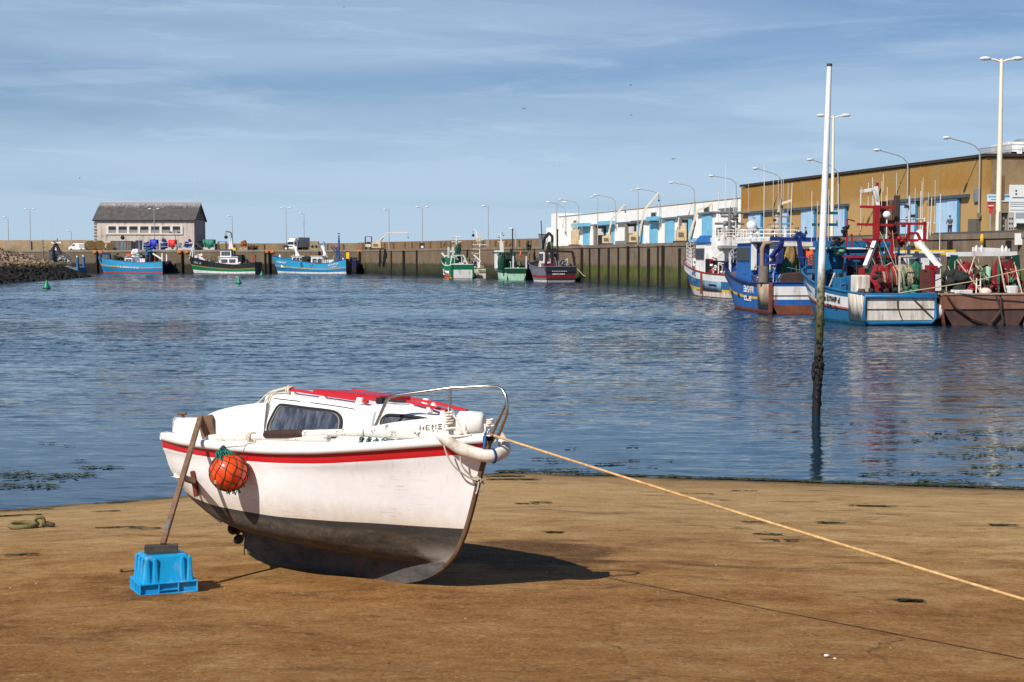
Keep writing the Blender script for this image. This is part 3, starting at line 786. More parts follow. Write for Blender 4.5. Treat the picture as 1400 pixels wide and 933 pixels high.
for px, yt, Y, h, l_ in ((12, 297, 430, 1, 'short single lamp post farthest left above the rubble'), (42, 286, 430, 2, 'two headed lamp post rising behind the rubble bank'), (211.5, 286, 426, 2, 'two headed lamp post in front of the slate hall'),
                 (391.5, 284.5, 428, 2, 'two headed lamp post just left of the white truck'), (416, 292, 432, 1, 'single headed lamp post behind the white truck'), (532, 287, 380, 1, 'single headed lamp post beside the cream quay crane boom'),
                 (577.5, 283.5, 368, 2, 'two headed lamp post right of the cream quay crane'), (667.5, 282, 338, 1, 'single headed lamp post behind the green boats'), (318, 296, 430, 1, 'single headed lamp post behind the black trawler mast'),
                 (705, 313, 320, 1, 'short dark lamp post above the pale green boat'), (817, 270, 254, 1, 'slim dark mast before the white warehouse beside the far crane'), (872, 261, 233, 1, 'slim dark mast before the white warehouse beside the middle crane'), (98, 316, 440, 1, 'low lamp on the breakwater behind the white van')):
    mast_lamp(px, yt, Y, l_, .10 if Y > 300 else .06, .8 if h == 1 else 1.0, None, h)

# ---------------------------------------------------------------- quay cranes
SAND = paint(214, 190, 150, .6, .12, 1.5, (140, 96, 60), .3); CRW = paint(228, 214, 186, .6, .08, 1.5, (150, 110, 70), .25)
def crane(base_px, boom, Y, label, bw=1.5, bh=1.7, lean=0, house=True):
    if base_px > 790: Y = (11.4 + (4.0 if base_px < 1000 else 2.2) + .242 * 261) / ((base_px - CX) / F + .242)
    X = gx(base_px, Y)
    t = thing('quay_crane', label, 'crane', (X, Y, QZ), 0, 'cream jib cranes on the quay')
    m = MB(); m.box((0, 0, .25), (bw * 1.5, 2.4, .3), 0); m.box((-bw * .5, 0, .05), (.4, 2.6, .2), 0); m.box((bw * .5, 0, .05), (.4, 2.6, .2), 0); m.build('base', plain(74, 60, 50, .8), t)
    m = MB(); m.box((0, 0, .4 + bh * .4), (bw, 1.8, bh * .8), 0); m.box((bw * .2, 0, .4 + bh * .9), (bw * .5, 1.4, bh * .35), 0); m.build('machine_house', SAND, t, bevel=.06)
    if house:
        m = MB(); m.box((-bw * .1, -.95, bh * .65), (bw * .5, .1, bh * .3)); m.build('hatch', plain(120, 104, 84), t)
    pts = [Vector((gx(px, Y) - X, -.3, gz(py, Y) - QZ)) for px, py in boom]
    m = MB()
    for i, (p, q) in enumerate(zip(pts, pts[1:])): m.beam(p, q, .3, .36 - .06 * i, 0, up=(0, 1, 0))
    m.build('boom', CRW, t, bevel=.03)
    m = MB(); p, q = pts[0], pts[1]
    m.tube([p + Vector((.5, -.3, 0)), p.lerp(q, .6) + Vector((.22, -.25, 0))], .11, 8); m.build('hydraulic_ram', plain(60, 54, 50, .4), t)
    m = MB(); m.tube([pts[-1] + Vector((0, -.05, -.1)), pts[-1] + Vector((.05, -.05, -1.2))], .03, 5); m.ball(pts[-1] + Vector((.05, -.05, -1.3)), .16, 0, 8, 6); m.build('hook', DARK, t)
    return t
crane(829, [(829, 334), (836, 300), (854, 280)], 226, 'cream jib crane farthest along the white warehouse front')
crane(866, [(871.5, 334), (880, 288), (899.5, 264)], 212, 'cream jib crane with the tallest boom before the white warehouse')
crane(931, [(940, 328), (953, 288), (973, 279)], 192, 'cream jib crane with a bent boom nearest the ochre warehouse', 1.5, 2.1)
crane(1056, [(1058, 308), (1066, 279), (1081, 274.5)], 166, 'cream jib crane rising behind the blue trawler gantry', 1.2, 1.5)
crane(515, [(513, 336), (530.5, 318.5), (558, 318.5)], 372, 'cream crane with a level boom standing on the middle quay', 2.4, 1.8)
t = thing('control_cabin', 'sandy crane cabin with a window at the end of the right quay', 'cabin', (gx(786, 267), 267, QZ))
m = MB(); m.box((0, 0, 1.6), (1.4, 1.8, 2.6)); m.box((0, 0, 3.6), (1.0, 1.6, 1.6)); m.box((.7, -.4, 2.2), (.3, .4, 2.0)); m.build('body', SAND, t, bevel=.05)
m = MB(); m.box((-.05, -.82, 3.7), (.75, .06, .9)); m.build('window', plain(150, 186, 196, .2), t)
m = MB(); m.box((0, 0, .15), (2.4, 2.2, .3)); m.build('base', plain(84, 62, 50), t)
t = thing('forklift', 'dark forklift standing left of the cream crane on the middle quay', 'forklift', (gx(504, 375), 375, QZ))
m = MB(); m.box((-.0, 0, 1.0), (1.5, 1.6, .8)); m.build('body', plain(214, 206, 190), t, bevel=.08)
m = MB()
for x in (-.85, .8): m.box((x, 0, 2.0), (.18, 1.2, 2.9))
m.box((0, 0, 3.4), (1.8, 1.3, .12)); m.build('mast_frame', plain(46, 42, 46), t)
m = MB(); m.box((.0, -.2, 1.7), (.9, .9, .7)); m.build('seat', plain(60, 50, 48), t)
for x in (-.6, .6):
    m = MB(); m.tube([(x, -.85, .38), (x, -.6, .38)], .38, 12); m.build('wheel', DARK, t)
def bin_(px, Y, label):
    t = thing('bin', label, 'waste bin', (gx(px, Y), Y, QZ))
    m = MB(); m.box((0, 0, .75), (1.25, 1.1, 1.4), 0, None, (1.06, 1.06)); m.build('body', plain(50, 44, 44), t, bevel=.04)
    m = MB(); m.box((0, 0, 1.52), (1.35, 1.2, .14)); m.build('lid', plain(40, 36, 38), t, bevel=.03)
    m = MB(); m.box((.1, -.6, .6), (.6, .06, .55)); m.build('notice', plain(230, 228, 222), t)
bin_(391, 421, 'dark bin with a white notice left of the truck'); bin_(577, 362, 'dark bin with a white notice at a lamp post foot on the middle quay')

# ---------------------------------------------------------------- vehicles
def van():
    Y = 436; t = thing('van', 'white panel van parked on the far quay left of the slate hall', 'van', (gx(106, Y), Y, QZ))
    prof = [(-2.45, .35), (2.4, .35), (2.45, .6), (2.42, 2.15), (2.3, 2.3), (-.7, 2.3), (-1.0, 2.2), (-1.75, 1.35), (-2.3, 1.15), (-2.48, .8)]
    m = MB(); m.slab([(x, -.95, z) for x, z in prof], (0, 1, 0), 1.9); m.build('body', paint(236, 236, 234, .3, .03), t, bevel=.06)
    m = MB(); m.slab([(-.85, -.97, 1.45), (-.5, -.97, 1.45), (-.5, -.97, 2.0), (-.95, -.97, 2.0), (-1.5, -.97, 1.45)], (0, 1, 0), .03); m.build('window', GLASS, t)
    m = MB(); m.slab([(-1.05, -.8, 2.12), (-1.05, .8, 2.12), (-1.72, .8, 1.42), (-1.72, -.8, 1.42)], (-.7, 0, .7), .03); m.build('windscreen', GLASS, t)
    m = MB(); m.box((1.6, -.97, 1.5), (1.5, .03, 1.2)); m.box((2.45, 0, 1.4), (.04, 1.6, 1.5)); m.build('side_panel', plain(178, 178, 180), t)
    for x in (-1.6, 1.5):
        for y in (-.97, .75):
            m = MB(); m.tube([(x, y, .36), (x, y + .22, .36)], .36, 12); w = m.build('wheel', DARK, t)
            m = MB(); m.tube([(x, y - .01, .36), (x, y + .05, .36)], .2, 10); m.build('rim', STEEL, w)
    m = MB(); m.box((-2.47, -.6, .85), (.06, .35, .2)); m.build('headlight', LAMPH, t)
van()
def truck():
    Y = 424; t = thing('truck', 'white lorry with a grey box body parked on the far quay', 'lorry', (gx(409, Y), Y, QZ), radians(-118))
    # x forward is the cab
    m = MB(); m.box((3.1, 0, 1.75), (1.9, 2.4, 2.5)); m.build('cab', paint(236, 236, 232, .3, .03), t, bevel=.12)
    m = MB(); m.box((2.8, 0, 3.3), (1.3, 2.2, .7), 0, None, (.8, .95)); m.build('roof_spoiler', plain(236, 236, 232, .4), t, bevel=.05)
    m = MB(); m.box((4.06, 0, 2.15), (.05, 2.1, .85)); m.build('windscreen', GLASS, t)
    for s_ in (-1, 1):
        m = MB(); m.box((3.3, s_ * 1.2, 2.1), (.8, .05, .7)); m.build('window', GLASS, t)
        m = MB(); m.box((3.95, s_ * 1.42, 2.1), (.2, .2, .6)); m.build('mirror', DARK, t)
        m = MB(); m.box((4.07, s_ * .85, .95), (.05, .4, .22)); m.build('headlight', LAMPH, t)
    m = MB(); m.box((4.05, 0, .6), (.1, 2.3, .4)); m.build('bumper', plain(196, 196, 196), t)
    m = MB(); m.box((4.07, 0, 1.25), (.05, 1.6, .3)); m.build('grille', DARK, t)
    m = MB(); m.box((-.9, 0, 2.45), (5.6, 2.5, 2.9)); m.build('box_body', paint(150, 152, 158, .5, .08, 1), t, bevel=.04)
    m = MB(); m.box((-.4, 0, .8), (7, 1.2, .3)); m.build('chassis', DARK, t)
    for x in (3.0, -1.2, -2.5):
        for s_ in (-1, 1):
            m = MB(); m.tube([(x, s_ * 1.2, .5), (x, s_ * .9, .5)], .5, 14); w = m.build('wheel', DARK, t)
            m = MB(); m.tube([(x, s_ * 1.21, .5), (x, s_ * 1.1, .5)], .26, 10); m.build('rim', STEEL, w)
truck()

# ---------------------------------------------------------------- fishing gear on the far quay
def lump(mb, c, d, mi=0, n=26, jit=.35):
    for k in range(n):
        a = random.uniform(0, 6.3); q = random.random() ** .5
        p = Vector((c[0] + cos(a) * d[0] / 2 * q * .8, c[1] + sin(a) * d[1] / 2 * q * .8, c[2] + random.random() * d[2] * (1 - .45 * q * q)))
        r = random.uniform(.16, .3) * min(d)
        mb.ball(p, (r * 1.2, r, r * .8), mi, 7, 5, jit)
def YB(px, Y=421.5): return gx(px, Y)
NETM = lambda r, g, b: paint(r, g, b, .95, .45, 5, bump=.15)
random.seed(21)
def reel(px, py, rr, colr, label):
    Y = 423; t = thing('net_reel', label, 'net reel', (YB(px, Y), Y, QZ), radians(35), 'net reels in front of the slate hall')
    m = MB()
    for y in (-1.1, 1.1): m.tube([(0, y, rr), (0, y + .12, rr)], rr, 18)
    m.build('flange', paint(150, 120, 76, .8, .3, 2), t)
    m = MB(); m.lathe([(0, -1.05), (rr * .8, -1.05), (rr * .9, 0), (rr * .8, 1.05), (0, 1.05)], 16, (0, 0, rr), rot=Matrix.Rotation(pi / 2, 3, 'X')); m.build('net', NETM(*colr), t)
    m = MB()
    for y in (-1.0, 1.0): m.box((0, y, .15), (rr * 2, .3, .3))
    m.build('cradle', plain(80, 64, 48), t)
reel(124, 336, 1.45, (96, 74, 40), 'brown net reel, leftmost of three beside the container'); reel(136, 336, 1.5, (74, 58, 40), 'dark brown net reel in the middle of three')
reel(149, 337.5, 1.2, (190, 168, 120), 'pale straw net reel next to the container')
def container():
    Y = 425; x0, x1 = YB(153, Y), YB(181, Y); w = x1 - x0
    t = thing('container', 'rusty corrugated container with faded blue stripes before the hall', 'container', ((x0 + x1) / 2, Y, QZ))
    N = NT('container_paint'); k = N.noise(N.mapped((1.4, .1, .02)), 2, 3, .6); f = N.noise(N.mapped(), 1, 5, .7)
    c = N.mix(N.rng(k, .42, .6), srgb(150, 118, 88), srgb(150, 178, 190)); c = N.mix(N.rng(f, .5, .75, 0, .6), c, srgb(112, 74, 48))
    rows = []; nn = 60
    for i in range(nn * 2 + 1):
        x = -w / 2 + w * i / (nn * 2); y = -1.2 + (.12 if (i // 2) % 2 else 0); rows.append([(x, y, .1), (x, y, 2.75)])
    m = MB(); m.grid(rows, 0, False); m.box((0, .02, 1.42), (w, 2.15, 2.66)); m.build('body', N.out(c, .7), t)
    m = MB(); m.box((0, 0, 2.8), (w + .1, 2.5, .14)); m.box((0, 0, .07), (w + .1, 2.5, .14)); m.build('frame', plain(96, 78, 62), t)
    m = MB(); m.box((w / 2 + .75, 0, 1.4), (1.4, 2.3, 2.6)); m.build('open_end', plain(34, 26, 26), t)
container()
t = thing('steel_frame', 'pair of dark blue upright frames right of the rusty container', 'steel frame', (YB(190.5), 421.5, QZ))
m = MB()
for x in (-.6, .5): m.box((x, 0, 1.5), (.75, .8, 3.0))
m.build('frame', plain(34, 48, 84), t, bevel=.05)
def stillage(px0, px1, H, ncol, label, frame=(200, 204, 210), tarp=None, base=None, nn=30, grp='stillages of netting before the slate hall', name='net_stillage'):
    Y = 421.5; x0, x1 = YB(px0), YB(px1); w = x1 - x0
    t = thing(name, label, 'net stillage', ((x0 + x1) / 2, Y, QZ), 0, grp)
    m = MB(); hh = H * .62
    for sx_ in (-1, 1):
        for sy_ in (-1, 1): m.box((sx_ * w / 2, sy_ * .9, hh / 2), (.12, .12, hh))
    for z in (.15, hh * .5, hh):
        for sy_ in (-1, 1): m.box((0, sy_ * .9, z), (w, .1, .1))
        for sx_ in (-1, 1): m.box((sx_ * w / 2, 0, z), (.1, 1.8, .1))
    m.build('frame', plain(*frame), t)
    if base: 
        m = MB(); m.box((0, 0, .45), (w * .96, 1.9, .8)); m.build('tub', paint(*base, .6, .1, 2), t, bevel=.05)
    m = MB(); lump(m, (0, 0, .4), (w * 1.0, 1.7, H - .4), 0, nn); m.build('net', NETM(*ncol), t)
    if tarp:
        rows = []
        for i in range(11):
            u = i / 10; r_ = []
            for j in range(9):
                v = j / 8; s_ = (v - .5) * 2
                y = -.95 if v < .25 else .95 if v > .75 else lerp(-.95, .95, (v - .25) * 2)
                z = H if .25 <= v <= .75 else lerp(H * (.3 + .15 * sin(u * 9)), H, v * 4) if v < .25 else lerp(H, .9, (v - .75) * 4)
                r_.append((lerp(-w / 2, w / 2, u) * (1.04), y - .06 * sin(u * 17 + v * 5) - (.04 if v < .25 else 0), z + .1 * sin(u * 7 + v * 9)))
            rows.append(r_)
        m = MB(); m.grid(rows, 0, True); o = m.build('tarpaulin', paint(*tarp, .6, .12, 2), t); q = o.modifiers.new('S', 'SOLIDIFY'); q.thickness = .05
stillage(196, 206, 2.6, (36, 50, 128), 'white framed stillage of deep blue net nearest the container')
stillage(206, 216, 3.2, (24, 48, 190), 'stillage of bright blue net right of the container', tarp=(22, 44, 170))
stillage(219, 231, 3.9, (40, 62, 122), 'tall pile of steel blue net in a white railed stillage')
stillage(231.5, 241, 3.1, (60, 50, 50), 'stillage under a bright red cover', tarp=(214, 30, 34), base=(170, 196, 190))
stillage(242, 249, 2.6, (150, 150, 146), 'pale grey wire stillage right of the red cover', frame=(196, 198, 196), nn=10)
stillage(251, 266, 3.4, (34, 52, 110), 'navy net heaped on a pale tub below the hall corner', base=(190, 192, 192))
stillage(267, 276, 3.2, (28, 40, 36), 'dark stillage between the navy net and the green cover', frame=(60, 70, 66), nn=14)
stillage(279, 294, 3.2, (30, 50, 44), 'stillage under a teal green tarpaulin', tarp=(10, 112, 88), base=(190, 196, 196))
stillage(328, 339, 3.2, (168, 92, 36), 'rust orange net heap behind the black trawler wheelhouse', frame=(150, 130, 104), base=(150, 152, 154))
t = thing('timber_frame', 'open brown timber frame right of the green tarpaulin', 'frame', (YB(304), 421.5, QZ))
m = MB()
for x in (-1.1, 1.1):
    for y in (-.7, .7): m.box((x, y, 1.3), (.2, .2, 2.6))
m.box((0, 0, 2.6), (2.5, 1.7, .18)); m.box((-.0, 0, .3), (2.5, 1.7, .18)); m.build('frame', paint(124, 96, 66, .9, .2, 2), t)
m = MB(); lump(m, (0, 0, 0), (4, 2.2, 1.6), 0, 40); o = m.build('net_heap', NETM(74, 60, 50)); o.location = (YB(346), 421.5, QZ)
tag(o, 'low dark heap of net and rope right of the rust orange net', 'net heap')
t = thing('concrete_block', 'tan concrete block with two pipe mouths behind the truck', 'concrete block', (YB(430, 424), 424, QZ))
m = MB(); m.box((0, 0, 1.4), (2.6, 1.6, 2.8)); m.build('block', concrete(172, 150, 116), t, bevel=.1)
for x in (-.5, .65):
    m = MB(); m.tube([(x, -.84, 1.2), (x, -.76, 1.2)], .42, 12); m.build('pipe_mouth', DARK, t)
t = thing('plastic_tub', 'stack of grey fish tubs right of the concrete block', 'tub stack', (YB(442, 423), 423, QZ))
m = MB()
for k in range(2): m.box((0, 0, .55 + k * .95), (2.6, 1.8, .85), 0, None, (1.06, 1.06))
m.build('tub', paint(120, 128, 128, .6, .15, 2), t, bevel=.05)

# right quay street furniture
Yq = 138.0
def rq(px, off=2.0):
    k = (px - CX) / F; Y = (11.4 + off + .242 * 261) / (k + .242); return Vector((k * Y, Y, QZ))
p = rq(1352); t = thing('no_entry_sign', 'round red no entry sign on a grey post by the cream lamp post', 'road sign', tuple(p))
s_ = p.y / F; zc = gz(281.5, p.y) - QZ; rr = 4.6 * s_
m = MB(); m.tube([(0, 0, -.1), (0, 0, zc + rr * .5)], .05, 8); m.build('post', GALV, t)
m = MB(); m.tube([(0, -.06, zc), (0, -.09, zc)], rr, 24); m.build('disc', plain(196, 30, 34, .4), t)
m = MB(); m.box((0, -.1, zc), (rr * 1.5, .02, rr * .32)); m.build('bar', plain(240, 236, 232, .4), t)
m = MB(); m.box((0, -.075, zc - rr * 1.65), (rr * 1.2, .03, rr * 1.2)); m.build('plate', plain(206, 64, 74, .4), t)
p = rq(1370); t = thing('switch_cabinet', 'open grey electrical cabinet beside the cream lamp post', 'electrical cabinet', tuple(p)); s_ = p.y / F
hh = 27 * s_
m = MB(); m.box((0, .25, hh / 2 + .15), (10 * s_, .1, hh)); m.box((-5 * s_, 0, hh / 2 + .15), (.06, .55, hh)); m.box((5 * s_, 0, hh / 2 + .15), (.06, .55, hh)); m.box((0, 0, hh + .17), (10.4 * s_, .6, .08)); m.box((0, 0, .12), (10.4 * s_, .6, .14)); m.build('case', plain(150, 144, 132, .5), t)
m = MB()
for k in range(5): m.box((-1.5 * s_, .12, .4 + k * hh / 5.4), (5 * s_, .2, hh / 9), k % 2)
m.build('switchgear', [plain(52, 56, 66), plain(150, 128, 90)], t)
m = MB(); m.box((8.5 * s_, -.3, hh / 2 + .15), (8 * s_, .06, hh)); d_ = m.build('door', paint(178, 172, 160, .5, .08, 2), t)
m = MB()
for k in range(6): m.box((6.5 * s_ + (k % 2) * 3.5 * s_, -.35, .5 + (k // 2) * .45), (.12, .05, .14))
m.build('handle', DARK, d_)
p = rq(1392, .2); t = thing('white_board', 'two small white boards hung on the quay edge at the far right', 'board', tuple(p))
for dx in (-.35, .5):
    m = MB(); m.box((dx, -.75, -.55), (.66, .05, 1.0)); m.build('board', plain(236, 234, 226), t)
p = rq(1349, .1); m = MB(); m.lathe([(.02, 0), (.14, -.1), (.2, -.9), (.02, -.95)], 10); o = m.build('yellow_buoy', plain(230, 180, 40)); o.location = p + UN * .6
tag(o, 'small yellow float hanging on the quay wall under the no entry sign', 'float')
m = MB()
m.beam(rq(1120, .3) + Vector((0, 0, .16)), rq(1400, .3) + Vector((0, 0, .16)), .3, .2)
tag(m.build('kerb_rail', plain(84, 82, 80, .7)), 'low dark kerb rail along the near quay edge', 'kerb rail')

# ---------------------------------------------------------------- people
SKIN = plain(190, 140, 110, .6)
def skin_fig(name, chains, mat, parent):
    vs = []; es = []; rs = []
    for ch in chains:
        prev = None
        for it in ch:
            if isinstance(it, int): prev = it; continue
            p, r = it; vs.append(p); rs.append(r); i = len(vs) - 1
            if prev is not None: es.append((prev, i))
            prev = i
    me = bpy.data.meshes.new(name); me.from_pydata(vs, es, []); me.materials.append(mat)
    o = bpy.data.objects.new(name, me); COL.objects.link(o); o.parent = parent
    md = o.modifiers.new('Skin', 'SKIN'); md.use_smooth_shade = True
    if not me.skin_vertices: me.attributes
    for i, sv in enumerate(me.skin_vertices[0].data): sv.radius = rs[i] if isinstance(rs[i], tuple) else (rs[i], rs[i]); sv.use_root = (i == 0)
    s2_ = o.modifiers.new('Sub', 'SUBSURF'); s2_.levels = s2_.render_levels = 1
    return o
def person(loc, rz_, label, jacket, trousers, hair, sit=False, lean=0, cap=None):
    t = thing('person', label, 'person', loc, rz_)
    hip = .95 if not sit else .5
    L = lean
    body = [[((0, 0, hip), .13), ((L * .3, 0, hip + .28), .14), ((L * .8, 0, hip + .5), .13), ((L, 0, hip + .58), .06), ((L * 1.15, 0, hip + .70), .09), ((L * 1.2 + .02, 0, hip + .82), .085)]]
    if sit:
        for s_ in (-1, 1): body.append([0, ((.12, s_ * .1, hip), .09), ((.45, s_ * .12, hip + .02), .075), ((.5, s_ * .12, hip - .4), .055), ((.62, s_ * .12, hip - .46), .04)])
        hnd = .42
    else:
        for s_ in (-1, 1): body.append([0, ((0, s_ * .1, hip - .08), .095), ((.03, s_ * .11, hip - .48), .07), ((0, s_ * .12, hip - .87), .05), ((.13, s_ * .12, hip - .91), .04)])
        hnd = .25
    for s_ in (-1, 1): body.append([2, ((L * .8, s_ * .2, hip + .5), .06), ((L * .8 + .08, s_ * .27, hip + .24), .045), ((L * .8 + hnd, s_ * .2, hip + .1), .035), ((L * .8 + hnd + .09, s_ * .19, hip + .1), .03)])
    skin_fig('body', body, SKIN, t)
    jk = [[((0, 0, hip + .02), .16), ((L * .3, 0, hip + .28), .165), ((L * .8, 0, hip + .5), .15), ((L * .95, 0, hip + .56), .08)]]
    for s_ in (-1, 1): jk.append([2, ((L * .8, s_ * .21, hip + .5), .08), ((L * .8 + .08, s_ * .28, hip + .24), .065), ((L * .8 + hnd, s_ * .2, hip + .11), .05)])
    skin_fig('jacket', jk, plain(*jacket, .8), t)
    tr = []
    base = [((0, 0, hip), .15)]
    if sit: legs = [[0, ((.12, s_ * .1, hip), .11), ((.45, s_ * .12, hip + .02), .095), ((.5, s_ * .12, hip - .36), .075)] for s_ in (-1, 1)]
    else: legs = [[0, ((0, s_ * .1, hip - .08), .115), ((.03, s_ * .11, hip - .48), .09), ((0, s_ * .12, hip - .84), .075)] for s_ in (-1, 1)]
    skin_fig('trousers', [base] + legs, plain(*trousers, .8), t)
    m = MB(); m.ball((L * 1.2 - .01, 0, hip + .85), (.115, .1, .1), 0, 10, 7); m.build('hair' if not cap else 'cap', plain(*(cap or hair), .8), t)
    return t
p = rq(1091.5, .5); person(tuple(p), radians(200), 'person sitting on the quay edge in a pale patterned top behind the blue gantry', (204, 190, 150), (50, 52, 80), (24, 20, 18), True, .12)
p = rq(1087.5, .9); person(tuple(p), radians(190), 'person in dark clothes sitting farthest left on the quay edge behind the blue gantry', (96, 66, 50), (44, 40, 60), (40, 28, 22), True, .05)
p = rq(1101.5, .5); person(tuple(p), radians(170), 'person in a dark jacket sitting on the quay edge right of the other two', (66, 58, 58), (34, 34, 40), (60, 46, 38), True, .1)
p = rq(1297, .6); person(tuple(p), radians(230), 'person in a grey jacket standing on the quay by a blue door', (84, 86, 96), (30, 34, 48), (24, 20, 18), False, .06)

# ---------------------------------------------------------------- buoys and gulls
def buoy(px, py, top, label):
    D = EYE * F / (py - HOR); s_ = D / F; h = (py - top) * s_
    t = thing('buoy', label, 'buoy', (gx(px, D), D, 0), 0, 'green conical buoys')
    G_ = paint(0, 132, 84, .45, .1, 3)
    m = MB(); m.lathe([(.0, -.25), (h * .36, -.25), (h * .40, h * .05), (h * .38, h * .22), (h * .26, h * .42), (h * .14, h * .68), (h * .07, h * .92), (0, h)], 20); m.build('body', G_, t)
    m = MB(); m.lathe([(h * .43, -.02), (h * .45, h * .05), (h * .43, h * .1)], 20); m.build('waterline_band', plain(24, 60, 40), t)
    m = MB(); m.tube([(0, 0, h * .98), (0, 0, h * 1.08)], h * .03, 6); m.build('ring', DARK, t)
buoy(63, 395, 382.5, 'green conical buoy close to the rubble bank'); buoy(326, 388, 378, 'green conical buoy below the black trawler'); buoy(357.5, 377.5, 370.5, 'smallest green conical buoy at the black trawler stern')
GW = plain(226, 226, 226, .7); GB_ = plain(70, 74, 82, .7)
def gull(px, py, size, a, label, dark=False, pitch=0):
    Y = 105; s_ = Y / F
    t = thing('gull', label, 'gull', tuple(at(px, py, Y)), a, 'gulls flying over the harbour')
    t.rotation_euler = (pitch, 0, a); w = size * s_ / 2
    m = MB(); m.tube([(-.32 * w, 0, 0), (-.2 * w, 0, .02 * w), (.1 * w, 0, .03 * w), (.3 * w, 0, .06 * w), (.38 * w, 0, .06 * w)], [.02 * w, .07 * w, .11 * w, .07 * w, .02 * w], 8); m.build('body', GB_ if dark else GW, t)
    for sg in (-1, 1):
        m = MB()
        up = [(.13 * w, sg * .06 * w, .04 * w), (.2 * w, sg * .45 * w, .26 * w), (.02 * w, sg * 1.0 * w, .2 * w), (-.08 * w, sg * .5 * w, .22 * w), (-.14 * w, sg * .06 * w, .03 * w)]
        m.slab(up, (0, 0, 1), .02 * w); m.build('wing', GB_ if dark else GW, t)
for q in ((764, 226, 8, .6, 'white gull flying lowest, left of the white pole'), (812, 159, 6, 1.2, 'small white gull below the highest pair'), (863, 158, 7, 2.4, 'gull level with the pole lamp, right of its pair', True), (862, 117, 8, .3, 'highest gull in the right half of the sky', True),
          (920, 218, 10, .8, 'gull with raised wings nearest the ochre roof', True), (716, 149, 9, 2.2, 'dark gull gliding highest left of the four', True), (109, 244, 6, .2, 'lone dark bird over the slate hall', True), (470, 10, 6, .9, 'dark bird at the very top of the sky', True)):
    gull(*q[:5], *(q[5:]))
for k, (px, py) in enumerate(((610, 28), (614, 31), (618, 27), (613, 25), (619, 31), (606, 25))):
    gull(px, py, 2.6, .4 * k, 'tiny pale bird in the distant flock high in the sky')
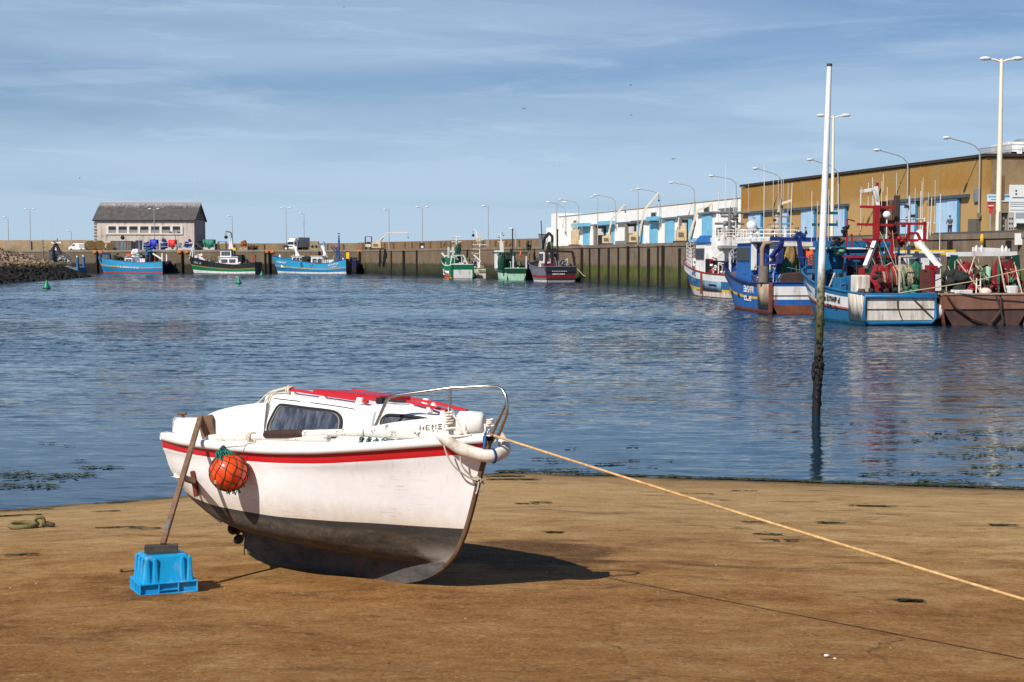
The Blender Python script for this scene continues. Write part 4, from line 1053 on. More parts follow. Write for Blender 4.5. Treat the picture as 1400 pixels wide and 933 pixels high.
# ---------------------------------------------------------------- fishing boats
RUST = (122, 70, 38)
def P(r, g, b, amt=.3, rough=.5): return paint(r, g, b, rough, .1, 1.1, RUST, amt, sscale=(2.2, 2.2, .35))
class Ship:
    """local frame: x to the bow from the transom at 0, y to port, z up from the water"""
    def __init__(s, name, label, cat, X, Y, head, L, B, hs, hm, hb, side, stern=None, rim=None, rake=.09, tr=.86, bul=.9, group='fishing boats moored in the harbour', full=.55):
        s.t = thing(name, label, cat, (X, Y, 0), atan2(head[1], head[0]), group)
        s.L, s.B = L, B
        s.sheer = curve([0, .3, .6, .85, 1], [hs, hm, lerp(hm, hb, .28), lerp(hm, hb, .68), hb])
        s.half = curve([0, .2, .5, .72, .88, .96, 1], [B / 2 * tr, B / 2 * .96, B / 2, B / 2 * .86, B / 2 * full, B / 2 * full * .52, .06])
        s.halfw = curve([0, .2, .5, .72, .88, .96, 1], [B / 2 * tr * .9, B / 2 * .92, B / 2 * .93, B / 2 * .66, B / 2 * full * .5, B / 2 * full * .18, .05])
        s.rake = rake
        us = [0, .06, .13, .2, .3, .4, .5, .6, .68, .76, .83, .88, .92, .95, .975, 1]
        fr = [f for f, _ in side] + [1]            # band boundaries as fractions of the sheer height
        mats = [m for _, m in side]
        levels = [(-.15, 0)]
        for i in range(len(side)):
            k = 3 if fr[i + 1] - fr[i] > .25 else 1
            for j in range(k): levels.append((lerp(fr[i], fr[i + 1], j / k), i))
        levels.append((1, len(side) - 1))
        m = MB()
        for sg in (1, -1):
            rows = [[s.pt(u, f, sg) for u in us] for f, _ in levels]
            m.grid(rows, 0, True, lambda i, j: levels[i][1], flip=sg < 0)
        # inner bulwark and deck
        dk = len(mats)
        for sg in (1, -1):
            rows = []
            for dz in (0, -bul):
                rows.append([(min(s.xx(u, 1), L * 1.2) - .12 * (u > .9), sg * max(s.half(u) - .12, .0), s.sheer(u) + dz) for u in us])
            m.grid(rows, dk, True)
        rows = [[(s.xx(u, 1) - .12, sg * max(s.half(u) - .1, 0), s.sheer(u) - bul) for u in us] for sg in (1, -1)]
        m.grid(rows, dk + 1, False)
        m.build('hull', mats + [mats[-1], plain(96, 92, 88, .8)], s.t, recalc=False)
        # transom
        stern = stern or side
        fr2 = [f for f, _ in stern] + [1]
        m = MB()
        for i in range(len(stern)):
            a, b = (fr2[i] if i else -.15), fr2[i + 1]
            q = [s.pt(0, a, 1), s.pt(0, a, -1), s.pt(0, b, -1), s.pt(0, b, 1)]
            m.add([(x - .03, y, z) for x, y, z in q], [(0, 1, 2, 3)], i)
        m.add([(x + .1, y, z) for x, y, z in (s.pt(0, 1, 1), s.pt(0, 1, -1), (0, -s.half(0), s.sheer(0) - bul), (0, s.half(0), s.sheer(0) - bul))], [(0, 1, 2, 3)], len(stern) - 1)
        m.build('transom', [q for _, q in stern], s.t)
        m = MB()
        rm = rim or mats[-1]
        for sg in (1, -1): m.tube([(s.xx(u, 1), sg * s.half(u), s.sheer(u) + .02) for u in us], .09, 6)
        m.tube([s.pt(0, 1.01, 1), s.pt(0, 1.01, -1)], .09, 6)
        m.build('rail_cap', rm, s.t)
    def xx(s, u, f): return u * s.L * (1 + s.rake * (f if f > 0 else f * .5) * u)
    def pt(s, u, f, sg):
        h = s.sheer(u); z = f * h if f > 0 else f * 4
        ff = max(f, 0) ** .75
        y = lerp(s.halfw(u), s.half(u), ff) - (.25 * s.half(u) if f < 0 else 0)
        return (s.xx(u, f), sg * y, z)
    def part(s, name, mb, mat, parent=None, **k): return mb.build(name, mat, parent or s.t, **k)
    def box(s, name, c, d, mat, rot=None, top=(1, 1), bevel=.04, parent=None):
        return MB().box(c, d, 0, rot, top).build(name, mat, parent or s.t, bevel=bevel)
    def pipe(s, name, segs, r, mat, n=6):
        if name not in ('ladder', 'white_tripod', 'lattice_mast'):
            for p in segs: o = MB().tube(p, r, n).build(name, mat, s.t)
            return o
        m = MB()
        for p in segs: m.tube(p, r, n)
        return m.build(name, mat, s.t)
    def frame(s, name, segs, w, mat):
        if name in ('white_leg', 'red_post', 'corner_post', 'canopy_post', 'white_davit', 'blue_post', 'white_post', 'navy_mast', 'white_ramp', 'white_boom') or name == 'green_gantry' and len(segs) == 2:
            for p in segs:
                m = MB()
                for a, b in zip(p, p[1:]): m.beam(a, b, w, w * 1.2)
                o = m.build(name, mat, s.t)
            return o
        m = MB()
        for p in segs:
            for a, b in zip(p, p[1:]): m.beam(a, b, w, w * 1.2)
        return m.build(name, mat, s.t)
    def house(s, x0, x1, w, z0, z1, mat, win=(.55, .85), ns=3, nf=4, roof=None, door=None, lean=.94, y=0, dmat=None, aft=True):
        c = ((x0 + x1) / 2, y, (z0 + z1) / 2)
        h = MB().box(c, (x1 - x0, w, z1 - z0), 0, None, (lean, lean)).build('wheelhouse', mat, s.t, bevel=.05)
        m = MB().box((c[0], y, z1 + .08), ((x1 - x0) * lean + .45, w * lean + .4, .16)); m.build('roof', roof or mat, h, bevel=.03)
        za, zb = lerp(z0, z1, win[0]), lerp(z0, z1, win[1])
        k = lambda z: lerp(1, lean, (z - z0) / (z1 - z0))
        zm = (za + zb) / 2
        def pane(p, d): 
            f = MB().box(p, [q + .1 if q > .1 else .03 for q in d]).build('window', plain(70, 74, 78), h)
            MB().box(p, d).build('pane', GLASS, f)
        for sg in (1, -1):
            for i in range(ns):
                ww = (x1 - x0) * .8 / ns
                pane((c[0] + (i - (ns - 1) / 2) * ww, y + sg * w / 2 * k(zm) , zm), (ww * .7, .08 + w * .02, zb - za))
        for i in range(nf):
            ww = w * .86 / nf
            for sx_ in (1, -1):
                if sx_ < 0 and not aft: continue
                if sx_ < 0 and i % 2 and nf > 2: continue
                pane((c[0] + sx_ * (x1 - x0) / 2 * k(zm), y + (i - (nf - 1) / 2) * ww, zm), (.08 + w * .02, ww * .76, zb - za))
        if door:
            for sx_ in door:
                d_ = MB().box((c[0] + sx_ * (x1 - x0) / 2, y + w * .22, z0 + 1.0), (.1, .75, 1.8)).build('door', dmat or plain(40, 70, 130), h)
        return h
    def mast(s, x, z0, z1, mat, r=.12, arms=(), whips=0, y=0, dome=None, stay=True, wh=(2.2, 4.0)):
        m = MB(); m.tube([(x, y, z0), (x, y, z1)], [r, r * .6], 8); o = m.build('mast', mat, s.t)
        for z, hw in arms:
            MB().tube([(x, y - hw, z), (x, y + hw, z)], r * .5, 6).build('crosstree', mat, o)
        for k in range(whips):
            yy = y + (k - (whips - 1) / 2) * (arms[-1][1] * 1.8 / max(1, whips - 1) if arms else .5)
            zb = arms[-1][0] if arms else z1
            MB().tube([(x, yy, zb), (x, yy, zb + random.uniform(*wh))], .02, 5).build('whip_aerial', plain(214, 214, 210), o)
        if dome:
            MB().ball((x + .2, y + dome[0], dome[1]), (dome[2], dome[2], dome[2] * .9), 0, 14, 8).build('radar_dome', plain(240, 240, 238, .4), o)
        for k in range(3):
            MB().box((x, y + random.uniform(-.5, .5), lerp(z0, z1, .5 + .16 * k)), (.25, .22, .22)).build('deck_lamp', plain(60, 60, 62), o)
        return o
    def drum(s, x, y, z, r, w, net, fl, name='net_drum'):
        RX = Matrix.Rotation(pi / 2, 3, 'X')
        m = MB(); n_ = 18; prof = [(0, -w / 2)] + [(r * (.82 + .3 * random.random()), -w / 2 + w * i / 7) for i in range(8)] + [(0, w / 2)]
        m.lathe(prof, n_, (x, y, z), rot=RX); o = m.build(name, net, s.t)
        for q in (-1, 1): MB().tube([(x, y + q * w / 2, z), (x, y + q * (w / 2 + .1), z)], r * .93, 18).build('flange', fl, o)
        for q in (-1, 1): MB().beam((x, y + q * (w / 2 + .22), z), (x - .1, y + q * (w / 2 + .22), z - r * 1.5), .14, .3).build('bracket', fl, o)
        for q in range(7):
            yy = y + random.uniform(-w / 2, w / 2); a0 = random.uniform(.2, 1.2)
            MB().tube([(x - r * cos(a0 + k * .5) * 1.08, yy + .05 * k, z + r * sin(a0 + k * .5) * 1.08) for k in range(-2, 2)], .035, 5).build('net_rope', NROPE if q % 2 else NGRN, o)
        return o
    def netpile(s, c, d, mat, n=26, name='net'):
        m = MB(); lump(m, c, d, 0, n, .4); return m.build(name, mat, s.t)
    def hang(s, c, d, mat, name='hanging_net', sway=.15):
        """a bunch of net hung from a beam: folded sheet, narrow at the top"""
        rows = []
        for i in range(9):
            v = i / 8; row = []
            for j in range(25):
                a = 2 * pi * j / 24
                q = (.55 + .45 * sin(v * pi * .8 + .3)) * (1 + .16 * sin(a * 7 + v * 3) + random.uniform(-.05, .05))
                row.append((c[0] + d[0] / 2 * q * cos(a), c[1] + d[1] / 2 * q * sin(a) + sway * v, c[2] - d[2] * v + .12 * sin(a * 5)))
            rows.append(row)
        return MB().grid(rows).build(name, mat, s.t)
    def rail(s, pts, h, mat, name='guard_rail', n=3):
        m = MB()
        for k in range(1, n + 1): m.tube([(x, y, z + h * k / n) for x, y, z in pts], .035, 5)
        for a, b in zip(pts, pts[1:]):
            k = max(1, int((Vector(b) - Vector(a)).length / .9))
            for i in range(k + 1):
                q = Vector(a).lerp(Vector(b), i / k); m.tube([q, q + Vector((0, 0, h))], .035, 5)
        return m.build(name, mat, s.t)
    def gear(s, n, lo, hi, mats, size=1.0, seed=1):
        """the tangle of small deck gear: brackets, blocks, pipes, bundles"""
        rnd = random.Random(seed)
        for k in range(n):
            p = Vector([rnd.uniform(a, b) for a, b in zip(lo, hi)]); mt = rnd.choice(mats); q = rnd.random(); z = size
            low = Vector((p.x, p.y, lo[2]))
            if q < .34: MB().beam(low, p, .07 * z + .05 * rnd.random(), .1 * z).beam(p, p + Vector((rnd.uniform(-.6, .6), rnd.uniform(-.9, .9), rnd.uniform(-.3, .2))) * z, .07 * z, .09 * z).build('bracket', mt, s.t)
            elif q < .5: MB().box((p.x, p.y, lo[2] + .3 * z), (.5 * z, rnd.uniform(.3, .9) * z, .6 * z)).tube([(p.x, p.y, lo[2]), (p.x, p.y, p.z)], .04 * z, 6).build('deck_box', mt, s.t)
            elif q < .66: MB().tube([p, p + Vector((rnd.uniform(-1, 1), rnd.uniform(-1.2, 1.2), rnd.uniform(-.9, .4))) * z], .04 * z, 6).build('spar', mt, s.t)
            elif q < .82:
                m = MB(); lump(m, (p.x, p.y, lerp(lo[2], p.z, .4)), (.7 * z, .8 * z, .8 * z), 0, 7, .4); m.build('net_bundle', mt, s.t)
            else: MB().tube([p, p.lerp(low, .5) + Vector((rnd.uniform(-.5, .5), rnd.uniform(-.6, .6), -.2)), low + Vector((rnd.uniform(-.8, .8), rnd.uniform(-.8, .8), 0))], .026 * z, 5).build('slack_rope', mt, s.t)
    def marks(s, u0, u1, f, h, mat, sg=1, rows_=((9, 1.0),), name='lettering'):
        """small painted characters along the topsides"""
        m = MB(); rnd = random.Random(int(u0 * 1000) + int(h * 100))
        for ri, (n, sc) in enumerate(rows_):
            for k in range(n):
                if rnd.random() < .12: continue
                u = lerp(u0, u1, (k + .5 + (n and 0)) / n * sc + (1 - sc) / 2); w = abs(u1 - u0) * s.L / n * sc * .3
                c = Vector(s.pt(u, f, sg)); c.y += sg * .03; c.z -= ri * h * 1.5
                hh = h * (1 if ri == 0 else .7)
                for q in rnd.sample(range(5), 3):
                    if q == 0: m.box((c.x - w, c.y, c.z), (w * .6, .04, hh))
                    if q == 1: m.box((c.x + w, c.y, c.z), (w * .6, .04, hh))
                    if q == 2: m.box((c.x, c.y, c.z + hh * .4), (w * 2, .041, hh * .25))
                    if q == 3: m.box((c.x, c.y, c.z - hh * .4), (w * 2, .041, hh * .25))
                    if q == 4: m.box((c.x, c.y, c.z), (w * 2, .041, hh * .22))
        return m.build(name, mat, s.t)
    def band(s, f0, f1, u0, u1, mat, sg=1, name='rub_rail', off=.05, n=12):
        rows = [[(lambda q: (q[0], q[1] + sg * off, q[2]))(s.pt(lerp(u0, u1, j / n), f, sg)) for j in range(n + 1)] for f in (f0, f1)]
        m = MB().grid(rows, 0, True); o = m.build(name, mat, s.t, recalc=False)
        q = o.modifiers.new('S', 'SOLIDIFY'); q.thickness = .05; q.offset = 0
        return o

TEAL = P(10, 106, 152, .4); TEALD = P(10, 92, 112, .3); WH = P(238, 232, 224, .5); WHR = P(232, 222, 206, .6); WHC = P(236, 233, 228, .35)
BLUE = P(14, 100, 174, .45); NAVY = P(24, 40, 88, .2); RUSTM = paint(124, 70, 48, .85, .35, 1.2, (70, 44, 36), .6, sscale=(2, 2, .5)); YEL = P(236, 190, 40, .2); REDP = P(160, 16, 30, .45)
GRN = P(0, 116, 72, .2); PGRN = P(176, 222, 190, .3); DGRN = P(18, 70, 50, .2); BLK = P(24, 34, 34, .2); GRY = P(112, 114, 122, .25); CHAR = P(40, 42, 54, .15); SKYB = P(44, 160, 204, .3); MIDB = P(18, 122, 174, .3)
REDB = P(206, 82, 70, .2); ORNG = P(214, 90, 30, .2); WOOD = paint(120, 84, 56, .85, .3, 2)
NRED = NETM(156, 38, 46); NOCH = NETM(150, 124, 70); NGRN = NETM(52, 112, 88); NORG = NETM(206, 84, 36); NBEI = NETM(160, 146, 112); NDRK = NETM(40, 42, 40); NROPE = plain(176, 160, 124, .9)
DSTEEL = paint(70, 56, 48, .8, .3, 2, (110, 66, 40), .5); LSTEEL = plain(190, 190, 190, .5)
random.seed(5)
def D_at(py): return EYE * F / (py - HOR)
def along(px, D): return gx(px, D)

# ---- teal and white stern trawler with red gear (nearest on the right)
D = D_at(445.5); sh = Ship('trawler', 'teal and white stern trawler with red mast, gantry and red net drum', 'fishing boat', along(1231, D), D, (-.115, .993), 15.5, 5.0, 1.98, 2.15, 3.75,
     [(0, TEALD), (.10, TEAL), (.46, ORNG), (.51, WHC), (.84, TEAL)], [(0, TEALD), (.18, WHR), (.99, TEAL)], TEAL, rake=.08, tr=.985, full=.66)
t = sh
# white panel near the stern, framed transom
t.band(.14, .995, .0, .17, WHR, 1, 'side_panel', .03, 4)
m = MB(); hw, zt = 2.42, 1.98
m.tube([(-.09, -hw + .1, 1.86), (-.09, -hw + .04, .5), (-.09, -hw + .35, .16), (-.09, hw - .35, .16), (-.09, hw - .04, .5), (-.09, hw - .1, 1.86)], .13, 8, closed=True); m.build('transom_frame', TEAL, t.t)
t.pipe('hanging_rope', [[(-.16, .25, 1.95), (-.15, .2, 1.2), (-.2, .0, .6), (-.14, -.1, .5)], [(-.12, -.6, 1.95), (-.16, -1.4, 1.2), (-.12, -2.2, .45)]], .035, DSTEEL)
t.marks(.27, .46, .70, .34, plain(40, 40, 46), 1, ((6, 1.0), (4, .7)))
t.band(.435, .455, .17, .99, BLK, 1, 'black_stripe', .02)
t.house(9.2, 12.4, 3.4, 1.6, 4.9, TEAL, (.62, .88), 3, 4, WHC, (-1,), dmat=WHC)
t.box('deck_locker', (1.9, 1.9, 2.25), (1.2, .9, 1.9), WHR, bevel=.08); t.box('deck_locker', (2.0, 1.5, 1.3), (.9, .8, .7), REDP)
t.box('winch', (5.2, 1.7, 2.4), (1.6, 1.3, 1.2), TEAL); t.box('winch', (6.5, .4, 2.6), (1.2, 1.6, 1.0), TEAL)
t.box('shelter', (10.2, .9, 3.35), (4.0, 2.4, .3), TEAL); t.netpile((12.8, 0, 2.6), (2.0, 1.8, 1.2), NETM(20, 80, 120), 18)
t.frame('teal_gantry', [[(8.0, 2.6, 1.5), (8.0, 2.6, 5.25)], [(8.0, -2.4, 1.5), (8.0, -2.4, 5.25)], [(8.0, 3.0, 5.25), (8.0, -2.9, 5.25)], [(8.2, 1.9, 3.5), (8.2, 2.5, 5.2)], [(8.2, -1.4, 3.5), (8.2, -1.9, 5.2)]], .38, TEAL)
for y, z0, z1 in ((3.1, 5.2, 8.9), (2.7, 5.2, 8.2), (1.9, 5.0, 9.0), (1.2, 5.2, 9.4), (-.4, 6, 9.2), (-2.2, 5.2, 8.6), (2.3, 6, 9.6), (-1.3, 5, 8.4)):
    t.pipe('whip_aerial', [[(8.2, y, z0), (8.2, y, z1)]], .022, plain(222, 218, 208))
t.frame('blue_mast', [[(8.4, 2.2, 5.2), (8.4, 2.2, 8.0)], [(8.4, 3.0, 6.6), (8.4, 1.2, 6.6)], [(8.4, 2.9, 7.4), (8.4, 1.2, 7.4)]], .16, TEALD)
# red mast and gantry
zf = lambda py, dx=4.5: gz(py, D + dx)
yf = lambda px, dx=4.5: -(gx(px, D + dx) - (gx(1231, D) - .116 * dx))
t.frame('red_mast', [[(4.5, yf(1197), 2.0), (4.5, yf(1197), zf(281))], ], .3, REDP)
t.frame('red_gantry', [[(4.5, yf(1178), zf(328)), (4.5, yf(1271), zf(329))], [(4.5, yf(1174), zf(283)), (4.5, yf(1222), zf(284))], [(4.5, yf(1170), zf(307)), (4.5, yf(1222), zf(308))], [(4.5, yf(1159), zf(354)), (4.5, yf(1236), zf(355))],
    [(4.5, yf(1220), zf(330)), (4.5, yf(1218), zf(372))], [(4.5, yf(1229), zf(306)), (4.5, yf(1267), zf(306))], [(4.5, yf(1266), zf(303)), (4.5, yf(1266), zf(329))], [(4.5, yf(1244), zf(306)), (4.5, yf(1243), zf(328))], [(4.5, yf(1238), zf(328)), (4.5, yf(1244), zf(319)), (4.5, yf(1256), zf(319)), (4.5, yf(1260), zf(328))]], .14, REDP)
m = MB(); m.slab([(4.4, yf(1185), zf(330)), (4.4, yf(1207), zf(352)), (4.4, yf(1186), zf(352)), (4.4, yf(1190), zf(332))], (1, 0, 0), .3); m.build('red_brace', REDP, t.t)
m = MB(); m.slab([(4.2, yf(1158), zf(353)), (4.2, yf(1237), zf(353)), (5.6, yf(1237), zf(352)), (5.6, yf(1158), zf(352))], (0, 0, 1), .15); m.build('red_canopy', P(150, 26, 60, .2), t.t)
t.frame('white_leg', [[(4.3, yf(1194), zf(332)), (3.0, yf(1171), zf(365, 3))], [(4.3, yf(1256), zf(331)), (3.0, yf(1276), zf(366, 3))]], .26, WHC)
t.frame('red_post', [[(3.0, yf(1177, 3), 1.6), (3.0, yf(1177, 3), zf(366, 3))], [(3.0, yf(1276, 3), 1.6), (3.0, yf(1276, 3), zf(367, 3))], [(3, yf(1268, 3), zf(366, 3)), (3, yf(1284, 3), zf(367, 3))]], .26, REDP)
t.frame('white_boom', [[(4.5, yf(1174), zf(262)), (4.5, yf(1194), zf(259))], [(4.5, yf(1196), zf(255)), (4.5, yf(1199), zf(282))], [(4.5, yf(1192), zf(260)), (4.5, yf(1199), zf(276))]], .18, WHC)
t.frame('masthead', [[(4.5, yf(1198), zf(250)), (4.5, yf(1197), zf(268))]], .14, REDP)
MB().ball((4.5, yf(1212), zf(294)), (.27, .27, .26), 0, 14, 8).build('radar_dome', plain(240, 240, 238, .4), t.t)
t.pipe('dome_post', [[(4.5, yf(1212), zf(330)), (4.5, yf(1212), zf(296))]], .05, WHC)
t.box('timber_stack', (5.5, yf(1213, 5.5), zf(298, 5.5)), (.5, 1.6, 2.2), WOOD); t.box('timber_stack', (5.2, yf(1226, 5.2), zf(297, 5.2)), (.3, .35, 2.9), plain(74, 54, 46))
for px, y0, y1 in ((1186, 250, 283), (1192, 243, 283), (1205, 248, 283), (1213, 256, 283), (1207, 238, 262), (1175, 262, 283)):
    t.pipe('whip_aerial', [[(4.6, yf(px), zf(y1)), (4.6, yf(px), zf(y0))]], .022, plain(222, 218, 208))
for px, c_, w_, n_ in ((1207, NRED, 1.35, 1), (1234, NBEI, 1.0, 1)): t.drum(2.6, yf(px, 2.6), 2.95, .85, w_, c_, DGRN)
t.hang((3.2, yf(1254, 3), 4.0), (.9, .8, 1.9), NGRN); t.box('trawl_door', (1.6, yf(1268, 1.6), 2.7), (.25, .75, 1.7), paint(96, 52, 40, .9, .3, 2))
t.netpile((1.2, .9, 1.7), (1.2, 2.2, .7), NDRK); t.netpile((1.0, -1.2, 1.7), (1.1, 1.6, .8), NGRN, 16)
t.netpile((6.6, -1.4, 1.6), (2.4, 1.8, 2.2), NDRK, 30); t.netpile((9.0, -1.7, 4.9), (1.4, 1.2, .9), NETM(120, 170, 140), 16); t.netpile((8.6, 1.0, 4.6), (1.2, .9, .9), NETM(120, 170, 140), 16)
t.pipe('ladder', [[(5.0, 2.3, 1.6), (5.0, 2.3, 3.4)], [(5.5, 2.3, 1.6), (5.5, 2.3, 3.4)], [(5, 2.3, 2.2), (5.5, 2.3, 2.2)], [(5, 2.3, 2.8), (5.5, 2.3, 2.8)]], .04, TEAL)
MB().ball((.4, -2.75, .9), (.36, .36, .5), 0, 12, 8).build('fender', plain(226, 220, 206, .5), t.t)
t.rail([(13.0, 1.9, 3.5), (15.4, .8, 3.9), (15.9, 0, 4.0)], .6, TEAL)

random.seed(77)
t.hang((2.0, yf(1206, 2), 3.75), (.5, 1.5, 1.7), NETM(150, 30, 38)); t.hang((2.2, yf(1236, 2), 3.8), (.6, 1.0, 1.6), NBEI)
for k in range(14):
    y0 = random.uniform(-2.2, 2.2); z0 = random.uniform(3.6, 6.4)
    t.pipe('rigging_rope', [[(4.4, y0, z0), (random.uniform(1, 4), y0 + random.uniform(-.7, .7), random.uniform(1.8, 2.8))]], .022, random.choice([plain(60, 56, 52), NROPE, plain(40, 92, 76)]))
for k in range(10):
    t.netpile((random.uniform(.6, 7), random.uniform(-2, 2), 1.5), (random.uniform(.6, 1.2), random.uniform(.6, 1.2), random.uniform(.5, 1.5)), random.choice([NDRK, NGRN, NETM(92, 72, 54), NETM(120, 120, 116), NETM(30, 70, 90)]), 12)
for k in range(6):
    t.frame('davit', [[(random.uniform(5, 8), 2.2 - k * .85, 1.8), (random.uniform(5, 8), 2.0 - k * .8, random.uniform(3.2, 5.6))]], .12, random.choice([TEAL, TEALD, WHR, REDP]))

t.gear(52, (.8, -2.2, 1.5), (8, 2.3, 4.6), [TEAL, TEALD, DSTEEL, DSTEEL, WHR, REDP, NDRK, NDRK, NGRN, NROPE, DGRN], 1.0, 5)
t.box('gap_shade', (7.2, -.6, 2.6), (.3, 3.6, 2.4), DARK); t.gear(14, (3.6, -2, 5), (5.5, 2.4, 7.6), [REDP, DSTEEL, WHR, NDRK], .9, 9)  # dark box stands in for the shade in the gaps behind the drums
# ---- rust brown stern trawler cut by the right edge
D = D_at(445); sh = t = Ship('trawler', 'rusty brown stern trawler with green gantry cut by the right edge of the photo', 'fishing boat', along(1351, D), D + .3, (-.2, .98), 16, 6.2, 1.95, 2.1, 3.4,
     [(0, RUSTM), (.45, P(128, 92, 76, .7))], [(0, paint(92, 66, 56, .85, .25, 1.2, (60, 44, 40), .5, sscale=(2, 2, .4))), (.5, P(146, 108, 90, .8))], P(170, 140, 120, .5), tr=.985, full=.6)
yf = lambda px, dx=3: -(gx(px, D + .3 + dx) - (gx(1351, D) - .204 * dx)); zf = lambda py, dx=3: gz(py, D + .3 + dx)
t.pipe('chain', [[(-.2, yf(1289, 0), 1.9), (-.2, yf(1300, 0), 1.2), (-.2, yf(1325, 0), .45), (-.2, yf(1350, 0), .05)], [(-.2, yf(1368, 0), 1.95), (-.22, yf(1370, 0), 1.0), (-.2, yf(1356, 0), .2)], [(-.2, yf(1362, 0), 1.9), (-.25, yf(1369, 0), .9), (-.2, yf(1374, 0), .1)]], .07, DSTEEL)
t.frame('green_gantry', [[(3, yf(1296), 1.2), (3, yf(1301), zf(349))], [(3, yf(1400), 1.2), (3, yf(1393), zf(349))]], .42, DGRN)
t.frame('white_beam', [[(3, yf(1292), zf(348)), (3, yf(1396), zf(347))], [(3.8, yf(1340), zf(341)), (3.8, yf(1395), zf(343))]], .24, WHC)
for px, py in ((1338, 337), (1346, 337), (1377, 337), (1383, 338)): MB().lathe([(.14, 0), (.08, .4), (0, .55)], 8, (3.2, yf(px), zf(py + 9))).build('lamp_cone', WHC, t.t)
for px, w_ in ((1319, 1.0), (1378, 1.3)): t.drum(2.4, yf(px, 2.4), 3.0, .8, w_, NRED, DGRN)
t.drum(2.8, yf(1335, 2.8), 3.1, .7, .5, NGRN, DGRN); t.box('hatch_door', (3.6, yf(1322, 3.6), 3.4), (.2, 1.3, .9), P(110, 20, 24, .1))
m = MB(); m.slab([(1.8, yf(1350, 2), zf(364, 2)), (1.8, yf(1356, 2), zf(366, 2)), (1.8, yf(1355, 2), zf(382, 2)), (1.8, yf(1350, 2), zf(384, 2))], (1, 0, 0), .3); m.build('pale_green_fairing', PGRN, t.t, bevel=.08)
t.netpile((1.6, yf(1300, 2), 1.6), (1.6, 1.6, 1.9), NDRK, 26); t.netpile((2.6, yf(1345, 3), 1.4), (2, 2.4, 1.4), NDRK, 30); t.netpile((2.4, yf(1395, 3), 1.5), (1.5, 1.5, 1.4), NGRN, 18); t.netpile((3.4, yf(1312, 3), 1.6), (1.5, 1.4, 2.4), NGRN, 20)
t.pipe('ladder', [[(.6, yf(1330, 1), 1.6), (.8, yf(1333, 1), 3.0)], [(.6, yf(1336, 1), 1.6), (.8, yf(1339, 1), 3.0)], [(.65, yf(1331, 1), 2), (.65, yf(1337, 1), 2)], [(.7, yf(1332, 1), 2.5), (.7, yf(1338, 1), 2.5)]], .05, plain(220, 214, 200))
t.pipe('rigging_rope', [[(1.5, yf(1300, 2), 4.2), (.5, yf(1340, 1), 1.9)], [(1.5, yf(1362, 2), 4.6), (.6, yf(1374, 1), 2.1)], [(1.5, yf(1386, 2), 4.0), (.5, yf(1398, 1), 2.0)], [(1.6, yf(1328, 2), 4.4), (.8, yf(1312, 1), 2.0)]], .045, plain(196, 180, 150))
MB().ball((.3, yf(1352, 0), 2.1), (.4, .4, .3), 0, 12, 8).build('pale_buoy', plain(220, 200, 180), t.t)
t.box('fish_box', (.9, yf(1312, 1), 2.0), (.7, 1.2, .5), WHC); t.box('fish_box', (.8, yf(1386, 1), 2.1), (.5, .6, .8), WHC)
t.house(9, 12, 3.6, 1.5, 4.6, WHC, (.6, .88), 3, 4, None, (-1,))
t.mast(8.0, 4.5, gz(268, D + 8), plain(200, 200, 200), .12, ((gz(300, D + 8), 1.1),), 2, y=1.3)

for k in range(18):
    px = random.uniform(1292, 1400); t.pipe('rigging_rope', [[(3, yf(px), random.uniform(3.6, 4.6)), (random.uniform(.6, 2), yf(px + random.uniform(-16, 16), 2), random.uniform(1.7, 2.6))]], .024, random.choice([plain(60, 56, 52), NROPE, plain(40, 92, 76), plain(196, 190, 176)]))
for k in range(14):
    t.netpile((random.uniform(.6, 5), yf(random.uniform(1290, 1405)), 1.5), (random.uniform(.6, 1.2), random.uniform(.6, 1.2), random.uniform(.6, 1.7)), random.choice([NDRK, NGRN, NETM(92, 72, 54), NETM(150, 40, 44), NETM(30, 56, 44)]), 12)
t.hang((2.0, yf(1322, 2), 4.0), (.5, 1.3, 1.5), NETM(136, 34, 42)); t.hang((2.0, yf(1378, 2), 4.2), (.5, 1.7, 1.8), NETM(124, 30, 38))

t.gear(50, (.8, -3, 1.5), (6, 2.9, 4.4), [DGRN, DGRN, DSTEEL, DSTEEL, NDRK, NDRK, WHR, NRED, NGRN, NROPE, RUSTM], 1.0, 6)
# ---- small yellow roofed boat tucked between the two trawlers
D = 104; t = Ship('fishing_boat', 'yellow roofed white boat tucked behind the rusty trawler', 'fishing boat', along(1288, D), D, (-.2, .98), 12, 4.4, 1.6, 1.7, 2.8, [(0, RUSTM), (.3, WHC), (.8, DGRN)], None, WHC)
t.house(3.0, 6.0, 3.2, 1.2, gz(350, D + 3), WHC, (.55, .85), 3, 3, YEL, (-1,))
t.box('yellow_canopy', (2.4, 0, gz(346, D + 2)), (3.4, 3.0, .42), YEL)
t.pipe('lattice_mast', [[(3, dy, 4.6), (3, dy * .5 - .3, gz(302, D))] for dy in (-.3, .15, .4)], .07, plain(206, 208, 210))
t.mast(3.2, 4.4, gz(296, D), plain(206, 208, 210), .1, ((gz(318, D), .7), (gz(304, D), .9)), 4, -.25, None)
MB().ball((2.8, .35, gz(327, D)), (.55, .4, .75), 0, 14, 8).build('radar_dome', plain(238, 238, 236, .4), t.t)
t.pipe('aerial', [[(3, -1.4, 4.6), (3, -1.4, gz(262, D))], [(3, .2, 6), (3, .2, gz(259, D))], [(3, -.6, 6), (3, -.7, gz(268, D))]], .03, plain(224, 222, 214))
t.pipe('exhaust', [[(2.2, 1.2, 4.6), (2.2, 1.2, gz(336, D))]], .16, DARK)

t.gear(26, (.6, -1.8, 1.2), (4, 1.8, 4.4), [WHR, DSTEEL, NDRK, DGRN, NROPE], .9, 7)
